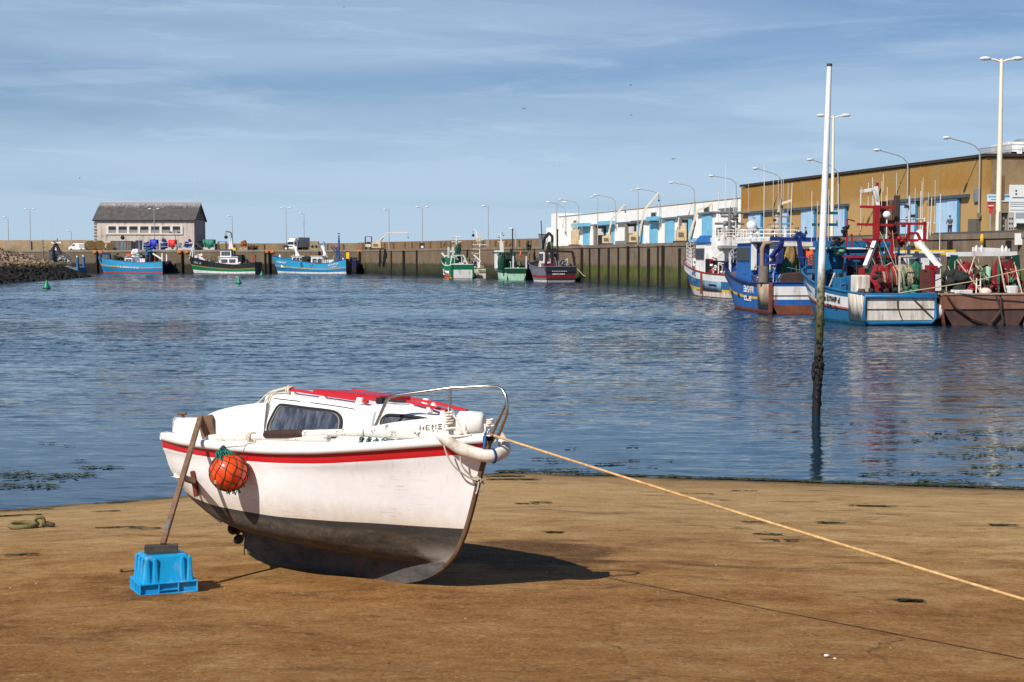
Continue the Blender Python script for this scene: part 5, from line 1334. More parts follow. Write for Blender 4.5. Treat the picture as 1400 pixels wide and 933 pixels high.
# ---- blue trawler with the big gantry
D = D_at(429.5); t = Ship('trawler', 'bright blue trawler with a navy gantry and ochre and orange hanging nets', 'fishing boat', along(1100, D), D, (-.10, .995), 19, 5.4, 2.35, 2.25, 4.1,
     [(0, RUSTM), (.12, BLUE), (.46, YEL), (.54, BLUE), (.88, NAVY)], [(0, RUSTM), (.30, BLUE), (.47, WHC), (.90, BLUE)], NAVY, tr=.985, full=.66)
yf = lambda px, dx=3: -(gx(px, D + dx) - (gx(1100, D) - .1005 * dx)); zf = lambda py, dx=3: gz(py, D + dx)
t.band(.14, .98, .0, .20, paint(190, 168, 140, .7, .3, .8, (120, 72, 36), .9, sscale=(1.5, 1.5, .5)), 1, 'worn_side_plate', .03, 4)
t.frame('corner_post', [[(-.05, 2.66, .2), (-.05, 2.66, 2.4)]], .22, RUSTM)
t.marks(.26, .40, .78, .5, WHC, 1, ((6, 1.0), (7, .8)))
for u in (.33, .47, .62): t.band(.45, .55, u, u + .02, BLK, 1, 'scupper', .08, 1)
N_ = P(22, 46, 112, .2)
t.frame('gantry', [[(2.6, yf(1050), zf(327)), (2.6, yf(1134), zf(328))], [(2.6, yf(1067), zf(327)), (2.6, yf(1060), zf(372))], [(2.6, yf(1090), zf(328)), (2.6, yf(1097), zf(376))], [(2.6, yf(1120), zf(328)), (2.6, yf(1124), zf(376))],
    [(2.6, yf(1066), zf(332)), (1.4, yf(1046), zf(352))], [(2.6, yf(1084), zf(328)), (2.6, yf(1090), zf(318)), (2.6, yf(1098), zf(327))]], .26, N_)
m = MB(); m.slab([(1.6, yf(1042), zf(362)), (1.6, yf(1062), zf(360)), (1.6, yf(1064), zf(340)), (1.6, yf(1058), zf(348))], (1, 0, 0), .5); m.build('gantry_plate', N_, t.t)
t.hang((3.2, yf(1078), zf(338)), (1.3, 1.5, 1.9), NOCH); t.hang((3.0, yf(1076), zf(352)), (1.0, 1.1, 1.2), NGRN); t.hang((3.3, yf(1100), zf(342)), (.9, .8, 1.7), NGRN); t.hang((3.2, yf(1112), zf(342)), (1.4, 1.5, 1.8), NORG)
t.frame('white_arch', [[(3.8, yf(1066), zf(338)), (3.8, yf(1076), zf(334)), (3.8, yf(1116), zf(334)), (3.8, yf(1122), zf(340)), (3.8, yf(1123), zf(350))]], .26, WHC)
m = MB(); q = [(0.5, yf(1053), zf(381)), (.5, yf(1057), zf(388)), (.5, yf(1070), zf(391)), (.5, yf(1086), zf(391)), (.5, yf(1086), zf(372)), (.5, yf(1058), zf(373))]; m.slab(q, (1, 0, 0), .25); m.build('trawl_door', paint(66, 50, 46, .85, .3, 1.5, (110, 66, 40), .4), t.t, bevel=.08)
t.pipe('exhaust_pipe', [[(4.4, yf(1056, 4), zf(332, 4)), (4.4, yf(1046, 4), zf(333, 4)), (4.4, yf(1043, 4), zf(340, 4)), (4.4, yf(1043, 4), zf(364, 4))]], .2, paint(150, 120, 96, .7, .2, 2))
t.pipe('silencer', [[(2.4, yf(1041, 3), zf(364, 3)), (2.4, yf(1040, 3), zf(386, 3))]], .42, paint(120, 108, 92, .7, .25, 2), 12)
wh_ = t.house(6.6, 11.4, 3.9, 1.5, zf(333, 7), BLUE, (.66, .9), 4, 4, WHC, None, y=.5, aft=False)
t.box('upper_panel', (6.45, -.1, zf(350, 6.5)), (.2, 2.0, 2.3), WHC); t.box('wheelhouse_door', (6.42, 1.5, zf(366, 6.5)), (.14, .75, 2.3), P(24, 66, 160, .1)); t.box('upper_panel', (6.45, 2.2, zf(352, 6.5)), (.2, .45, 2.1), WHC)
t.box('roof_deck', (8.5, .4, zf(329, 8)), (5.2, 4.2, .3), WHC); t.rail([(11.2, 2.3, zf(330, 9)), (6.6, 2.3, zf(330, 7)), (6.6, -1.4, zf(330, 7))], .9, WHC)
MB().ball((8, 2.0, zf(309, 8)), (.42, .42, .42), 0, 14, 8).build('radar_dome', plain(238, 238, 236, .4), t.t); t.pipe('dome_post', [[(8, 2.0, zf(330, 8)), (8, 2.0, zf(311, 8))]], .06, WHC)
t.mast(8.6, zf(330, 8), zf(272, 8), plain(150, 140, 128), .16, ((zf(322, 8), 1.2), (zf(312, 8), .9), (zf(306, 8), 1.1), (zf(296, 8), .7)), 4, y=-.6, wh=(2.5, 4.2))
t.pipe('aerial', [[(8.6, .8, 6), (8.6, .8, zf(225, 8))], [(8.4, -1.4, 6), (8.4, -1.5, zf(250, 8))]], .03, plain(224, 222, 214))
t.rail([(13.2, 2.4, 3.1), (15.6, 1.9, 3.5), (17.6, 1.0, 3.9), (18.8, .2, 4.1)], 1.2, WHC)
m = MB(); rows = [[s_ for s_ in ((13.0, 2.35, 3.0 + k), (15.6, 1.95, 3.4 + k), (17.4, 1.15, 3.8 + k))] for k in (0, .75)]; m.grid(rows); m.build('weather_cloth', P(176, 184, 200, .2), t.t)
t.netpile((5.0, 2.0, 1.4), (2.6, 1.0, .9), NETM(150, 140, 130), 24); t.netpile((3.4, 1.4, 1.5), (1.4, 1.4, .9), NETM(60, 100, 120), 20); MB().ball((4.4, 1.9, 2.35), (.28, .28, .3), 0, 10, 8).build('red_float', plain(206, 40, 60), t.t)
t.netpile((15, .6, 3.2), (2.4, 1.6, 1.5), NETM(170, 120, 90), 20)
t.pipe('rigging_rope', [[(9, 2.4, 3), (4.0, 2.3, 2.6)], [(6, 2.0, 2.2), (2.6, yf(1066), zf(332))], [(5.2, 1.4, 2.2), (2.5, yf(1068), zf(336))]], .04, plain(40, 48, 90))

t.gear(44, (.8, -2.3, 1.6), (6, 2.4, 4.4), [BLUE, N_, N_, DSTEEL, NDRK, WHR, NOCH, NGRN, NROPE], 1.0, 8); t.gear(16, (6.5, -1.5, 5.6), (10.5, 2.0, 7.8), [WHC, WHR, DSTEEL, NDRK], .8, 10)
# ---- white and teal boat moored behind the blue one
D = D_at(407) ; hx = Vector((-.235, .972)); sx0, sy0 = 25.2, 150.0
t = Ship('trawler', 'white and teal trawler with a yellow stripe moored behind the blue one', 'fishing boat', sx0, sy0, (-.16, .987), 20, 5.8, 2.5, 2.6, 4.3,
     [(0, RUSTM), (.04, WHR), (.26, YEL), (.36, TEAL), (.70, WHC)], None, P(150, 40, 44, .2), full=.66)
yf = lambda px, dx=12: -(gx(px, sy0 + dx) - (sx0 - .162 * dx)); zf = lambda py, dx=12: gz(py, sy0 + dx)
t.band(-.02, .27, .1, .52, RUSTM, 1, 'rusty_side_plate', .05, 5); t.band(.28, .70, .1, .40, paint(116, 150, 172, .6, .2, .8, RUST, .7, sscale=(1.5, 1.5, .5)), 1, 'worn_side_plate', .04, 5)
t.band(.5, .57, .16, .28, DARK, 1, 'freeing_port', .08, 2); t.frame('corner_post', [[(8.2, 2.95, .3), (8.2, 2.95, 2.7)]], .2, RUSTM)
t.marks(.50, .60, .88, .5, plain(90, 110, 140), 1, ((3, 1.0), (3, 1)))
t.rail([(13, 2.7, 3.1), (16, 2.4, 3.5), (18.5, 1.6, 3.9), (20.4, .2, 4.3), (19, -1.2, 4.0)], 2.2, WHC, n=5)
t.house(9.4, 13.4, 3.8, 1.8, zf(333), WHC, (.58, .85), 4, 4, P(36, 100, 160, .1), (-1,), y=.3)
t.box('wheelhouse_side', (9.2, .2, zf(340, 9)), (.5, 2.6, 2.4), WHC); t.box('blue_roof', (13.2, 1.0, zf(327)), (2.0, 2.0, .8), P(40, 100, 160, .1), None, (.5, .5))
m = MB(); m.slab([(8.0, yf(972, 8), zf(357, 8)), (8.0, yf(990, 8), zf(357, 8)), (8, yf(990, 8), zf(345, 8)), (8, yf(988, 8), zf(343, 8))], (1, 0, 0), .5); m.build('white_chute', WHC, t.t)
t.box('wheelhouse_top', (10, -1.4, zf(331, 10)), (4.6, 4.2, 1.0), WHC); t.box('wheelhouse_top', (9, -1.6, zf(338, 9)), (3, 5, .35), P(150, 146, 140, .1))
t.rail([(12, .5, zf(326)), (7.6, .5, zf(326, 8)), (7.6, -3.4, zf(326, 8))], .9, WHC)
t.mast(10, zf(330, 10), zf(285, 10), plain(120, 118, 116), .3, ((zf(318, 10), 1.0), (zf(306, 10), 1.7), (zf(296, 10), 1.0), (zf(291, 10), 2.4)), 6, y=yf(997, 10), wh=(1.5, 4.5))
m = MB()
for k in range(9): m.ball((9.8 + random.uniform(-.3, .3), yf(997, 10) + random.uniform(-.9, .9), zf(326 - k * 4, 10)), (.3, .3, .3), 0, 8, 6, .3)
m.build('lamp_cluster', plain(116, 112, 108), t.t)
t.pipe('aerial', [[(10, yf(990, 10), 8), (10, yf(991, 10), zf(222, 10))], [(10, yf(981, 10), 8), (10, yf(981, 10), zf(262, 10))], [(10, yf(1003, 10), 8), (10, yf(1003, 10), zf(258, 10))]], .035, plain(224, 222, 214))
t.netpile((7.6, 1.6, 2.1), (1.6, 1.4, 1.6), NDRK, 24); t.box('doorway', (8.2, 1.4, 3.0), (.2, 2.2, 2.4), DARK); MB().ball((7.0, 1.9, 2.9), (.35, .35, .4), 0, 10, 8).build('red_float', plain(206, 40, 60), t.t); t.netpile((14.5, 1.0, 3.2), (2.5, 2, 1.0), NETM(120, 60, 56), 20)

t.gear(34, (4, -2.4, 2), (9, 2.4, 4.4), [WHC, DSTEEL, NDRK, REDP, WHR, NROPE], 1.0, 11); t.gear(22, (8, -3, 6.6), (12, 1.5, 9), [WHC, WHR, DSTEEL, LSTEEL], .9, 12)
# ---- grey trawler at the corner of the quays
D = D_at(386); t = Ship('trawler', 'grey trawler with a red stripe and shade-darkened transom at the quay corner', 'fishing boat', along(767, D), D, (-.3, .954), 13, 5.9, 2.75, 2.6, 3.6,
     [(0, WHC), (.12, GRY), (.28, REDP), (.45, GRY)], [(0, P(150, 150, 154, .1)), (.12, CHAR), (.26, P(130, 16, 30, .1)), (.48, CHAR)], GRY, tr=.99, full=.7)  # transom repeats the side bands darkened, shade painted into them
ax = -t.t.rotation_euler.z
t.frame('stern_gantry', [[(.6, 2.7, 2.2), (.6, 2.5, 5.6), (.6, -2.4, 5.4), (.4, -2.9, 2.2)]], .32, plain(54, 38, 36, .7))
t.house(5.2, 8.0, 3.0, 1.8, 5.6, WHC, (.55, .85), 3, 3, GRY, None)
t.frame('net_hauler', [[(5.0, 0, 3), (4.2, 0.2, 8.2), (5.2, .5, 8.8), (7.5, .6, 7.8), (9.5, .6, 3)]], .34, plain(50, 42, 44, .7))
t.drum(4.8, .4, 6.4, .85, .5, NDRK, DARK); t.netpile((9.5, .4, 2.4), (2.4, 2.4, 2.0), NDRK, 24); t.netpile((11.5, .2, 3.2), (1.4, 1.2, 1.2), NDRK, 14)
t.box('red_winch', (4.0, 1.2, 2.9), (2.2, 1.6, .9), P(130, 20, 40, .1)); t.pipe('white_davit', [[(3.2, 1.6, 2.6), (3.2, 1.6, 3.4), (1.6, 1.9, 3.4)]], .12, WHC)
t.pipe('black_mast', [[(3.0, -.4, 2), (3.0, -.4, 9.5)]], .16, plain(34, 30, 32)); t.pipe('flag_pole', [[(7.4, .9, 5), (7.0, 1.4, gz(302, D + 6))]], .09, plain(54, 52, 60))
t.pipe('rigging_rope', [[(5.2, .5, 8.8), (10.5, 0, 3.4)], [(.5, -2.7, 3.0), (-.6, -4.0, 1.2), (-1, -6.2, .3)]], .06, plain(216, 206, 186)); t.netpile((2.0, -1.2, 2.0), (2.2, 2.2, 1.8), NETM(110, 110, 116), 20)
m = MB()
for k in range(9):
    m.box((-.08, 1.6 - k * .32, 1.95), (.04, .18, .12)); m.box((-.08, 1.5 - k * .26, 1.45), (.04, .16, .22))
m.build('lettering', WHC, t.t)

t.gear(26, (.8, -2.4, 2), (9, 2.4, 4.6), [GRY, DSTEEL, NDRK, REDP, WHC, WHC, NROPE], 1.2, 13)
# ---- pale green boat
D = D_at(383.5); t = Ship('fishing_boat', 'pale green boat with a dark green working canopy left of the grey trawler', 'fishing boat', along(706, D), D, (-.2, .98), 13, 4.6, 2.3, 2.2, 3.3,
     [(0, PGRN), (.62, DGRN)], [(0, PGRN), (.58, DGRN)], PGRN, full=.7)
zf = lambda py: gz(py, D + 4); yy = lambda px, dx=3: -(gx(px, D + dx) - along(706, D)) / .98
t.box('canopy', (3.5, yy(702), zf(346)), (5.5, 6.0, .28), DGRN); t.frame('canopy_post', [[(1.2, -2.2, 2), (1.2, -2.2, zf(346))], [(1.2, 2.2, 2), (1.2, 2.0, zf(346))], [(1.2, .4, 2), (1.2, .4, zf(346))]], .2, WHC)
t.house(7.2, 10, 3.6, 1.8, zf(349), WHC, (.5, .85), 3, 3, DGRN, None, y=.4); t.box('white_cabin', (3.6, yy(703), 3.6), (1.4, 1.7, 3.4), plain(206, 208, 206)); t.box('white_cabin', (8.5, 2.0, 4.0), (2.0, 1.0, 3.6), WHC)
t.hang((1.2, yy(688, 1), zf(346)), (1.3, 1.5, 3.2), DGRN); t.netpile((2.5, yy(697), 2.0), (1.6, 1.8, 2.2), NETM(40, 90, 66), 24); t.netpile((2.5, yy(726), 5.9), (1.2, 1.2, 1.6), NETM(34, 60, 50), 14); t.drum(2.2, yy(712), 2.9, .6, .9, NDRK, DGRN)
t.frame('mast_foot', [[(4.0, yy(692, 4), zf(346)), (4, yy(691, 4), zf(332))]], .55, WHC)
t.mast(4, zf(334), zf(316), WHC, .14, ((zf(331), .7), (zf(321), .9)), 4, y=yy(691, 4), wh=(2, 3)); t.pipe('black_pole', [[(3, yy(705), zf(346)), (3, yy(705), zf(313))]], .13, plain(40, 42, 44))
MB().ball((.8, yy(713, 1), 5.0), (.25, .25, .7), 0, 8, 6).build('orange_float', plain(226, 90, 40), t.t)

t.gear(26, (.8, -2, 1.8), (8, 2, 4.6), [DGRN, PGRN, WHC, WHC, NDRK, DSTEEL, NGRN], 1.2, 14)
# ---- small white sterned boat between the green ones
D = D_at(380.5); t = Ship('fishing_boat', 'small green boat with a white transom between the two larger green ones', 'fishing boat', along(659.5, D), D, (-.1, .99), 10, 3.9, 2.05, 1.9, 2.8, [(0, GRN), (.8, DGRN)], [(0, WHR), (.96, DGRN)], GRN, tr=.95, full=.7)
zf = lambda py: gz(py, D + 3); yy = lambda px: -(gx(px, D + 3) - along(659.5, D))
t.house(3.6, 6.0, 2.6, 1.4, zf(355), WHC, (.5, .85), 2, 3, WHC, None, y=.5); t.frame('white_boom', [[(3, yy(647), zf(346)), (3, yy(659), zf(358))]], .26, WHC)
t.mast(3.2, 2, zf(333), WHC, .16, ((zf(347), 1.3), (zf(341), 1.5), (zf(335), 1.6)), 3, y=yy(658), wh=(1.4, 3)); t.frame('davit', [[(3.4, yy(655.5), zf(333)), (3.4, yy(653), zf(316)), (3.4, yy(649), zf(313.5))]], .22, WHC)
t.box('net_roller', (3.4, yy(656.5), zf(328)), (.6, 1.0, .8), NETM(206, 190, 150)); t.pipe('block', [[(3.4, yy(649), zf(314)), (3.4, yy(649), zf(321))]], .05, DARK); MB().ball((3.4, yy(649), zf(322)), .32, 0, 10, 6).build('hook', DARK, t.t)
m = MB()
for k in range(8): m.box((-.08, .8 - k * .22, 1.6), (.04, .14, .2)); m.box((-.08, .6 - k * .18, 1.3), (.04, .12, .12))
m.build('lettering', plain(60, 66, 66), t.t); MB().ball((.6, yy(670), 2.2), (.35, .35, .4), 0, 10, 6).build('orange_float', plain(230, 110, 60), t.t); t.netpile((1.2, -.2, 1.6), (1.6, 2, 1.0), NETM(150, 130, 110), 20); t.frame('green_boom', [[(3, yy(661), zf(349)), (3, yy(680), zf(350))]], .2, DGRN)

t.gear(20, (.8, -1.5, 1.6), (7, 1.5, 4.6), [WHC, WHC, DGRN, DSTEEL, NROPE, ORNG], 1.1, 15); t.mast(5.5, 2, 9, WHC, .12, ((6.5, .8), (8.2, .7)), 3, wh=(1.5, 3))
# ---- green trawler with the white transom
D = D_at(381); t = Ship('trawler', 'bright green trawler with a big white transom panel and orange stripes', 'fishing boat', along(632, D), D, (-.26, .966), 13, 4.8, 2.9, 2.6, 3.9,
     [(0, P(230, 150, 40, .2)), (.09, P(200, 40, 24, .2)), (.26, YEL), (.3, GRN)], [(0, P(150, 50, 30, .3)), (.03, WHC), (.66, GRN)], WHC, tr=.97, full=.7)
zf = lambda py: gz(py, D + 4); yy = lambda px, dx=4: -(gx(px, D + dx) - (along(632, D) - .269 * dx)) / .966
t.band(.32, .6, .2, .48, WHC, 1, 'side_panel', .03, 4); t.marks(.5, .75, .55, .5, WHC, 1, ((4, 1.0), (4, 1)))
t.frame('corner_post', [[(-.05, 2.35, .3), (-.05, 2.35, 2.9)], [(-.05, -2.35, .3), (-.05, -2.35, 2.9)]], .34, GRN)
t.house(7, 9.8, 3.2, 2, zf(348), WHC, (.5, .85), 3, 3, GRN, None); t.box('green_locker', (3.5, 1.6, 3.6), (2.4, 1.8, 1.4), GRN); t.netpile((10.8, .8, 3.0), (2.4, 2.6, 2.0), NETM(14, 96, 72), 24); t.netpile((4.2, .6, 3.4), (1.8, 2.0, 1.2), NETM(80, 190, 160), 18)
t.frame('white_frame', [[(6, yy(613, 6), 3), (6, yy(613, 6), zf(338))], [(6, yy(619, 6), 3), (6, yy(619, 6), zf(338))], [(6, yy(613, 6), zf(344)), (6, yy(624, 6), zf(344))]], .3, WHC)
t.mast(5, 3, zf(324), WHC, .2, ((zf(337), .9), (zf(331), 1.1), (zf(324), 1.2)), 5, y=yy(624, 5), wh=(1.6, 2.4)); t.hang((4.4, yy(627), zf(334)), (1.2, 1.2, 2.2), DGRN)
t.frame('white_boom', [[(10, yy(604, 10), zf(346)), (9, yy(611, 9), zf(355))]], .22, WHC); t.netpile((2.2, -.8, 2.6), (2.4, 2.6, 1.2), NETM(190, 186, 180), 22); t.box('fish_box', (1.0, .6, 2.9), (.8, 1.6, .5), WHC)
t.frame('green_gantry', [[(1.2, 2.3, 2.6), (1.6, 1.9, 4.8), (1.6, -.6, 4.9), (1.2, -1.6, 2.6)]], .16, WHC)

t.gear(30, (.8, -2.1, 2.4), (9, 2.1, 5.4), [WHC, WHC, GRN, DGRN, DSTEEL, NROPE, NGRN], 1.2, 16)
# ---- blue boat with two wheelhouses (a second hull lies behind it)
def side_boat(name, label, px0, px1, py, hs, hm, hb, B, side, stern, rim, lean=.2, **k):
    D = D_at(py); x1 = gx(px1, D); x0 = gx(px0, D); L = (x1 - x0) / (1.0 * sqrt(1 - lean * lean)) / (1.06)
    s_ = Ship(name, label, 'fishing boat', x1, D, (-sqrt(1 - lean * lean), lean), L, B, hs, hm, hb, side, stern, rim, **k)
    return s_, D, (lambda px, dx=0: (x1 - gx(px, D + 3)) / sqrt(1 - lean * lean)), (lambda q: gz(q, D + 3))
t, D, xf, zf = side_boat('trawler', 'sky blue trawler with a tan stripe and two white wheelhouses at the far quay', 371, 477, 374.8, 4.0, 2.8, 5.0, 6.2,
    [(0, P(180, 60, 50, .1)), (.03, WHC), (.16, MIDB), (.42, P(196, 166, 90, .2)), (.49, SKYB)], [(0, CHAR), (.5, NAVY)], P(20, 70, 130, .1), full=.62, bul=.6)
t.sheer(0)
t.house(xf(437), xf(448), 0, 0, 1, WHC) if False else None
def sh_house(px0, px1, y0, y1, nw, roof=WHC, mat=WHC, w=3.2, win=(.45, .8)):
    return t.house(xf(px1), xf(px0), w, zf(y1), zf(y0), mat, win, nw, 3, roof, None)
sh_house(386, 417, 359, 366, 3, win=(.3, .5)); sh_house(401, 419, 351, 360, 3); sh_house(428, 446, 351, 366, 2); t.box('white_casing', (xf(450), 0, zf(361)), (4.5, 3, 2.2), WHC)
for px, y0, y1 in ((405, 336, 351), (444, 336, 352)):
    t.frame('white_mast', [[(xf(px - 3), 0, zf(y0)), (xf(px + 4), 0, zf(y1))], [(xf(px), 0, zf(y0 + 1)), (xf(px + 1), 0, zf(y1))]], .5, WHC)
t.mast(xf(444), zf(336), zf(330), WHC, .1, ((zf(334), .6),), 2, wh=(1, 2.4)); t.mast(xf(465), 3.6, zf(322), P(30, 80, 140, .1), .3, ((zf(330), .6), (zf(320), .7)), 3, wh=(1.5, 3))
t.frame('blue_derrick', [[(xf(454), 0, zf(338)), (xf(470), 0, zf(356))], [(xf(458), .6, zf(337)), (xf(474), .6, zf(354))], [(xf(462), 0, zf(338)), (xf(462), 0, zf(358))]], .24, P(36, 60, 104, .2))
t.box('yellow_post', (xf(477.5), 0, zf(352)), (.9, .5, 2.6), YEL); t.box('white_bollard', (xf(472), .5, zf(356)), (.7, .7, 1.6), WHC, None, (.5, .5)); t.box('white_bollard', (xf(383), .5, zf(354)), (.8, .7, 2.2), WHC, None, (.5, .5))
t.netpile((xf(423), 1.6, zf(366)), (3.2, 1.6, 2.6), NDRK, 26); t.netpile((xf(462), .6, zf(362)), (3, 2, 1.8), NETM(60, 80, 96), 22); t.box('dark_casing', (xf(421), .4, zf(359)), (2.2, 2.4, 3.2), DARK)
t.marks(.80, .94, .72, .55, WHC, 1, ((9, 1.0),)); t.marks(.10, .24, .84, .5, WHC, 1, ((7, 1.0), (6, .7)))
t.netpile((xf(418), 3.0, 1.6), (1.2, .5, 1.6), NDRK, 9); t.netpile((xf(432), 3.0, 1.8), (1.4, .5, 1.2), NDRK, 9)
t.gear(34, (3, -2, 2.6), (t.L * .85, 2.2, 5.2), [WHC, WHC, DSTEEL, NDRK, NETM(60, 80, 96), P(36, 60, 104, .2), NROPE], 1.3, 17)
D2 = D + 9; q = Ship('trawler', 'second blue trawler mostly hidden behind the two wheelhouse one', 'fishing boat', gx(489, D2), D2, (-.99, .1), 14, 5, 3.6, 3.2, 4.4, [(0, CHAR), (.5, NAVY)], None, NAVY)
q.netpile((1.6, 0, 3.2), (3, 3, 1.6), NETM(50, 60, 80), 18)

# ---- black and green trawler
t, D, xf, zf = side_boat('trawler', 'black and green trawler with a white bottom and a white wheelhouse at the far quay', 256, 353, 374.8, 3.1, 2.5, 4.8, 5.8,
    [(0, P(150, 70, 60, .1)), (.05, WHC), (.24, GRN), (.5, P(190, 150, 60, .2)), (.54, BLK)], [(0, CHAR), (.5, BLK)], BLK, full=.62, bul=.6)
sh_house(305, 321, 342.5, 361, 3, P(50, 56, 58, .1), win=(.62, .9)); sh_house(303, 331, 352, 362, 2, WHC, WHC, 3.6, (.3, .7)); t.box('dark_net_bin', (xf(331), .4, zf(357)), (2.0, 2.6, 3.4), DARK)
t.frame('white_mast', [[(xf(316), 0, zf(341)), (xf(317.5), 0, zf(326))], [(xf(319.5), 0, zf(341)), (xf(318), 0, zf(326))]], .55, WHC); t.frame('derrick', [[(xf(319), 0, zf(330)), (xf(318), 0, zf(319)), (xf(314), 0, zf(317)), (xf(310), 0, zf(317))]], .3, plain(120, 108, 98)); t.pipe('cable', [[(xf(310.5), 0, zf(317)), (xf(310.5), 0, zf(323))]], .06, DARK); MB().ball((xf(310.5), 0, zf(324.5)), .5, 0, 10, 6).build('hook', DARK, t.t)
t.pipe('white_tripod', [[(xf(264.5), 0, zf(331)), (xf(259), .5, zf(354))], [(xf(264.5), 0, zf(331)), (xf(264.5), -.8, zf(352))], [(xf(264.5), 0, zf(333)), (xf(264), .8, zf(352))]], .13, WHC); t.frame('white_ramp', [[(xf(272), 1, zf(349)), (xf(282), 1, zf(357))], [(xf(269), .6, zf(352)), (xf(280), .6, zf(359))], [(xf(268), 1, zf(352)), (xf(279), 1, zf(348))]], .5, WHC)
t.pipe('rigging_rope', [[(xf(264.5), 0, zf(332)), (xf(302), 0, zf(356))], [(xf(350), .6, zf(342)), (xf(356), 1, zf(362))], [(xf(332), .6, zf(344)), (xf(352), .5, zf(364))], [(xf(336), .4, zf(352)), (xf(352), .4, zf(345))]], .08, plain(120, 100, 84))
t.frame('brown_post', [[(xf(351), .4, zf(365)), (xf(351), .4, zf(349))]], .7, paint(140, 74, 44, .8, .2, 2)); t.box('yellow_box', (xf(323.5), .5, zf(341)), (1.0, .8, .7), YEL); t.box('white_locker', (xf(296), .8, zf(361)), (2.6, 1.8, 1.0), plain(210, 214, 212)); t.netpile((xf(341), .4, zf(364)), (3.4, 2.4, 1.8), NETM(56, 46, 44), 22); t.netpile((xf(286), .5, zf(361)), (2.6, 2, 1.0), NETM(190, 190, 180), 14)
t.marks(.78, .92, .74, .5, plain(190, 200, 200), 1, ((8, 1.0),))

t.gear(30, (2, -1.8, 2.2), (t.L * .85, 2, 4.8), [WHC, DSTEEL, NDRK, NDRK, WHR, NROPE, BLK], 1.3, 18)
# ---- light blue trawler at the far left
t, D, xf, zf = side_boat('trawler', 'light blue trawler with a gold stripe and a small white wheelhouse, farthest left', 131, 227, 373.8, 3.3, 3.0, 4.6, 5.8,
    [(0, REDB), (.10, MIDB), (.47, P(196, 160, 50, .2)), (.56, SKYB)], [(0, CHAR), (.5, P(22, 36, 70, .1))], P(30, 110, 170, .1), full=.62, bul=.6)  # transom colours are dark to paint in the shade on the stern
sh_house(174.5, 186, 352, 366, 2, P(40, 110, 160, .1), win=(.55, .8)); t.box('grey_casing', (xf(191), .2, zf(358)), (2.4, 2.8, 2.8), plain(120, 130, 146)); t.box('white_casing', (xf(200), .6, zf(360)), (1.6, 2, 2.6), WHC); t.box('white_casing', (xf(195), 1.2, zf(362.5)), (2.2, 1, .8), WHC)
t.netpile((xf(188), .2, zf(352)), (3.4, 2.2, 2.4), NETM(226, 220, 214), 22); t.box('red_locker', (xf(179), .6, zf(349)), (1.4, 1, .6), P(220, 90, 60, .1)); t.frame('navy_mast', [[(xf(204), 0, zf(364)), (xf(204), 0, zf(338))], [(xf(208), 0, zf(364)), (xf(208), 0, zf(338))]], .5, P(26, 50, 84, .1)); t.netpile((xf(206), 0, zf(350)), (2.0, 1.6, 3.0), NETM(60, 110, 150), 16)
t.frame('navy_gallows', [[(xf(139), 1, zf(357)), (xf(139), 1, zf(347.5)), (xf(152), 1, zf(347.5)), (xf(152), 1, zf(358))]], .55, P(30, 54, 94, .1)); t.netpile((xf(162), .4, zf(357)), (2.6, 1.6, 2.0), NDRK, 14); t.frame('white_davit', [[(xf(226.5), .6, zf(364)), (xf(226.5), .6, zf(346.5))], [(xf(233), .6, zf(363)), (xf(233), .6, zf(348))], [(xf(213), .4, zf(347)), (xf(225), .6, zf(354))]], .32, WHC)
t.box('orange_locker', (xf(216), .6, zf(364)), (2.4, 1.4, .5), P(226, 110, 70, .1)); t.netpile((xf(170), .4, zf(361)), (3, 2, .8), NETM(70, 100, 110), 12); t.pipe('mooring_rope', [[(t.L * 1.04, .3, 4.6), (t.L * 1.04 + 5, -4, 6.0)]], .07, plain(196, 186, 170))
t.marks(.36, .70, .515, .42, WHC, 1, ((8, 1.0),))
t.gear(28, (2, -1.8, 2.6), (t.L * .85, 2, 5.0), [WHC, DSTEEL, NDRK, WHR, MIDB, NROPE, ORNG], 1.3, 19)
q = t.netpile((-.6, .2, 1.2), (2.6, 4.4, 3.0), NETM(20, 30, 60), 20)

# ---- small boat half hidden behind the rubble tip
t = Ship('fishing_boat', 'small dark boat half hidden behind the rubble tip, blue posts at its stern', 'fishing boat', gx(112, 352), 352, (-.96, .28), 13, 4.4, 1.9, 2.2, 3.4, [(0, CHAR), (.4, P(110, 130, 150, .2))], [(0, CHAR), (.3, TEAL)], GRY)
sx_ = lambda px: (gx(112, 352) - gx(px, 354)) / .96; sz_ = lambda py: gz(py, 354)
t.frame('blue_post', [[(.4, -1.4, 1), (.4, -1.4, sz_(351))], [(.2, 1.6, 1), (.2, 1.6, sz_(352))]], .45, TEAL); t.frame('white_post', [[(.4, -1.4, sz_(352)), (.6, -1.4, sz_(349))], [(.2, 1.6, sz_(353)), (.3, 1.6, sz_(350))]], .3, WHC)
t.mast(sx_(79), 3, sz_(326), plain(90, 90, 96), .18, ((sz_(332), 1.6), (sz_(331), 2.2)), 3, wh=(4, 8)); t.frame('dark_crane', [[(sx_(70), 0, sz_(343)), (sx_(77), 0, sz_(334)), (sx_(84), 0, sz_(348))]], .5, plain(34, 38, 46)); t.frame('white_frame', [[(sx_(76), 0, sz_(350)), (sx_(78), 0, sz_(335))], [(sx_(72), .5, sz_(332)), (sx_(87), .5, sz_(332))]], .3, WHC)
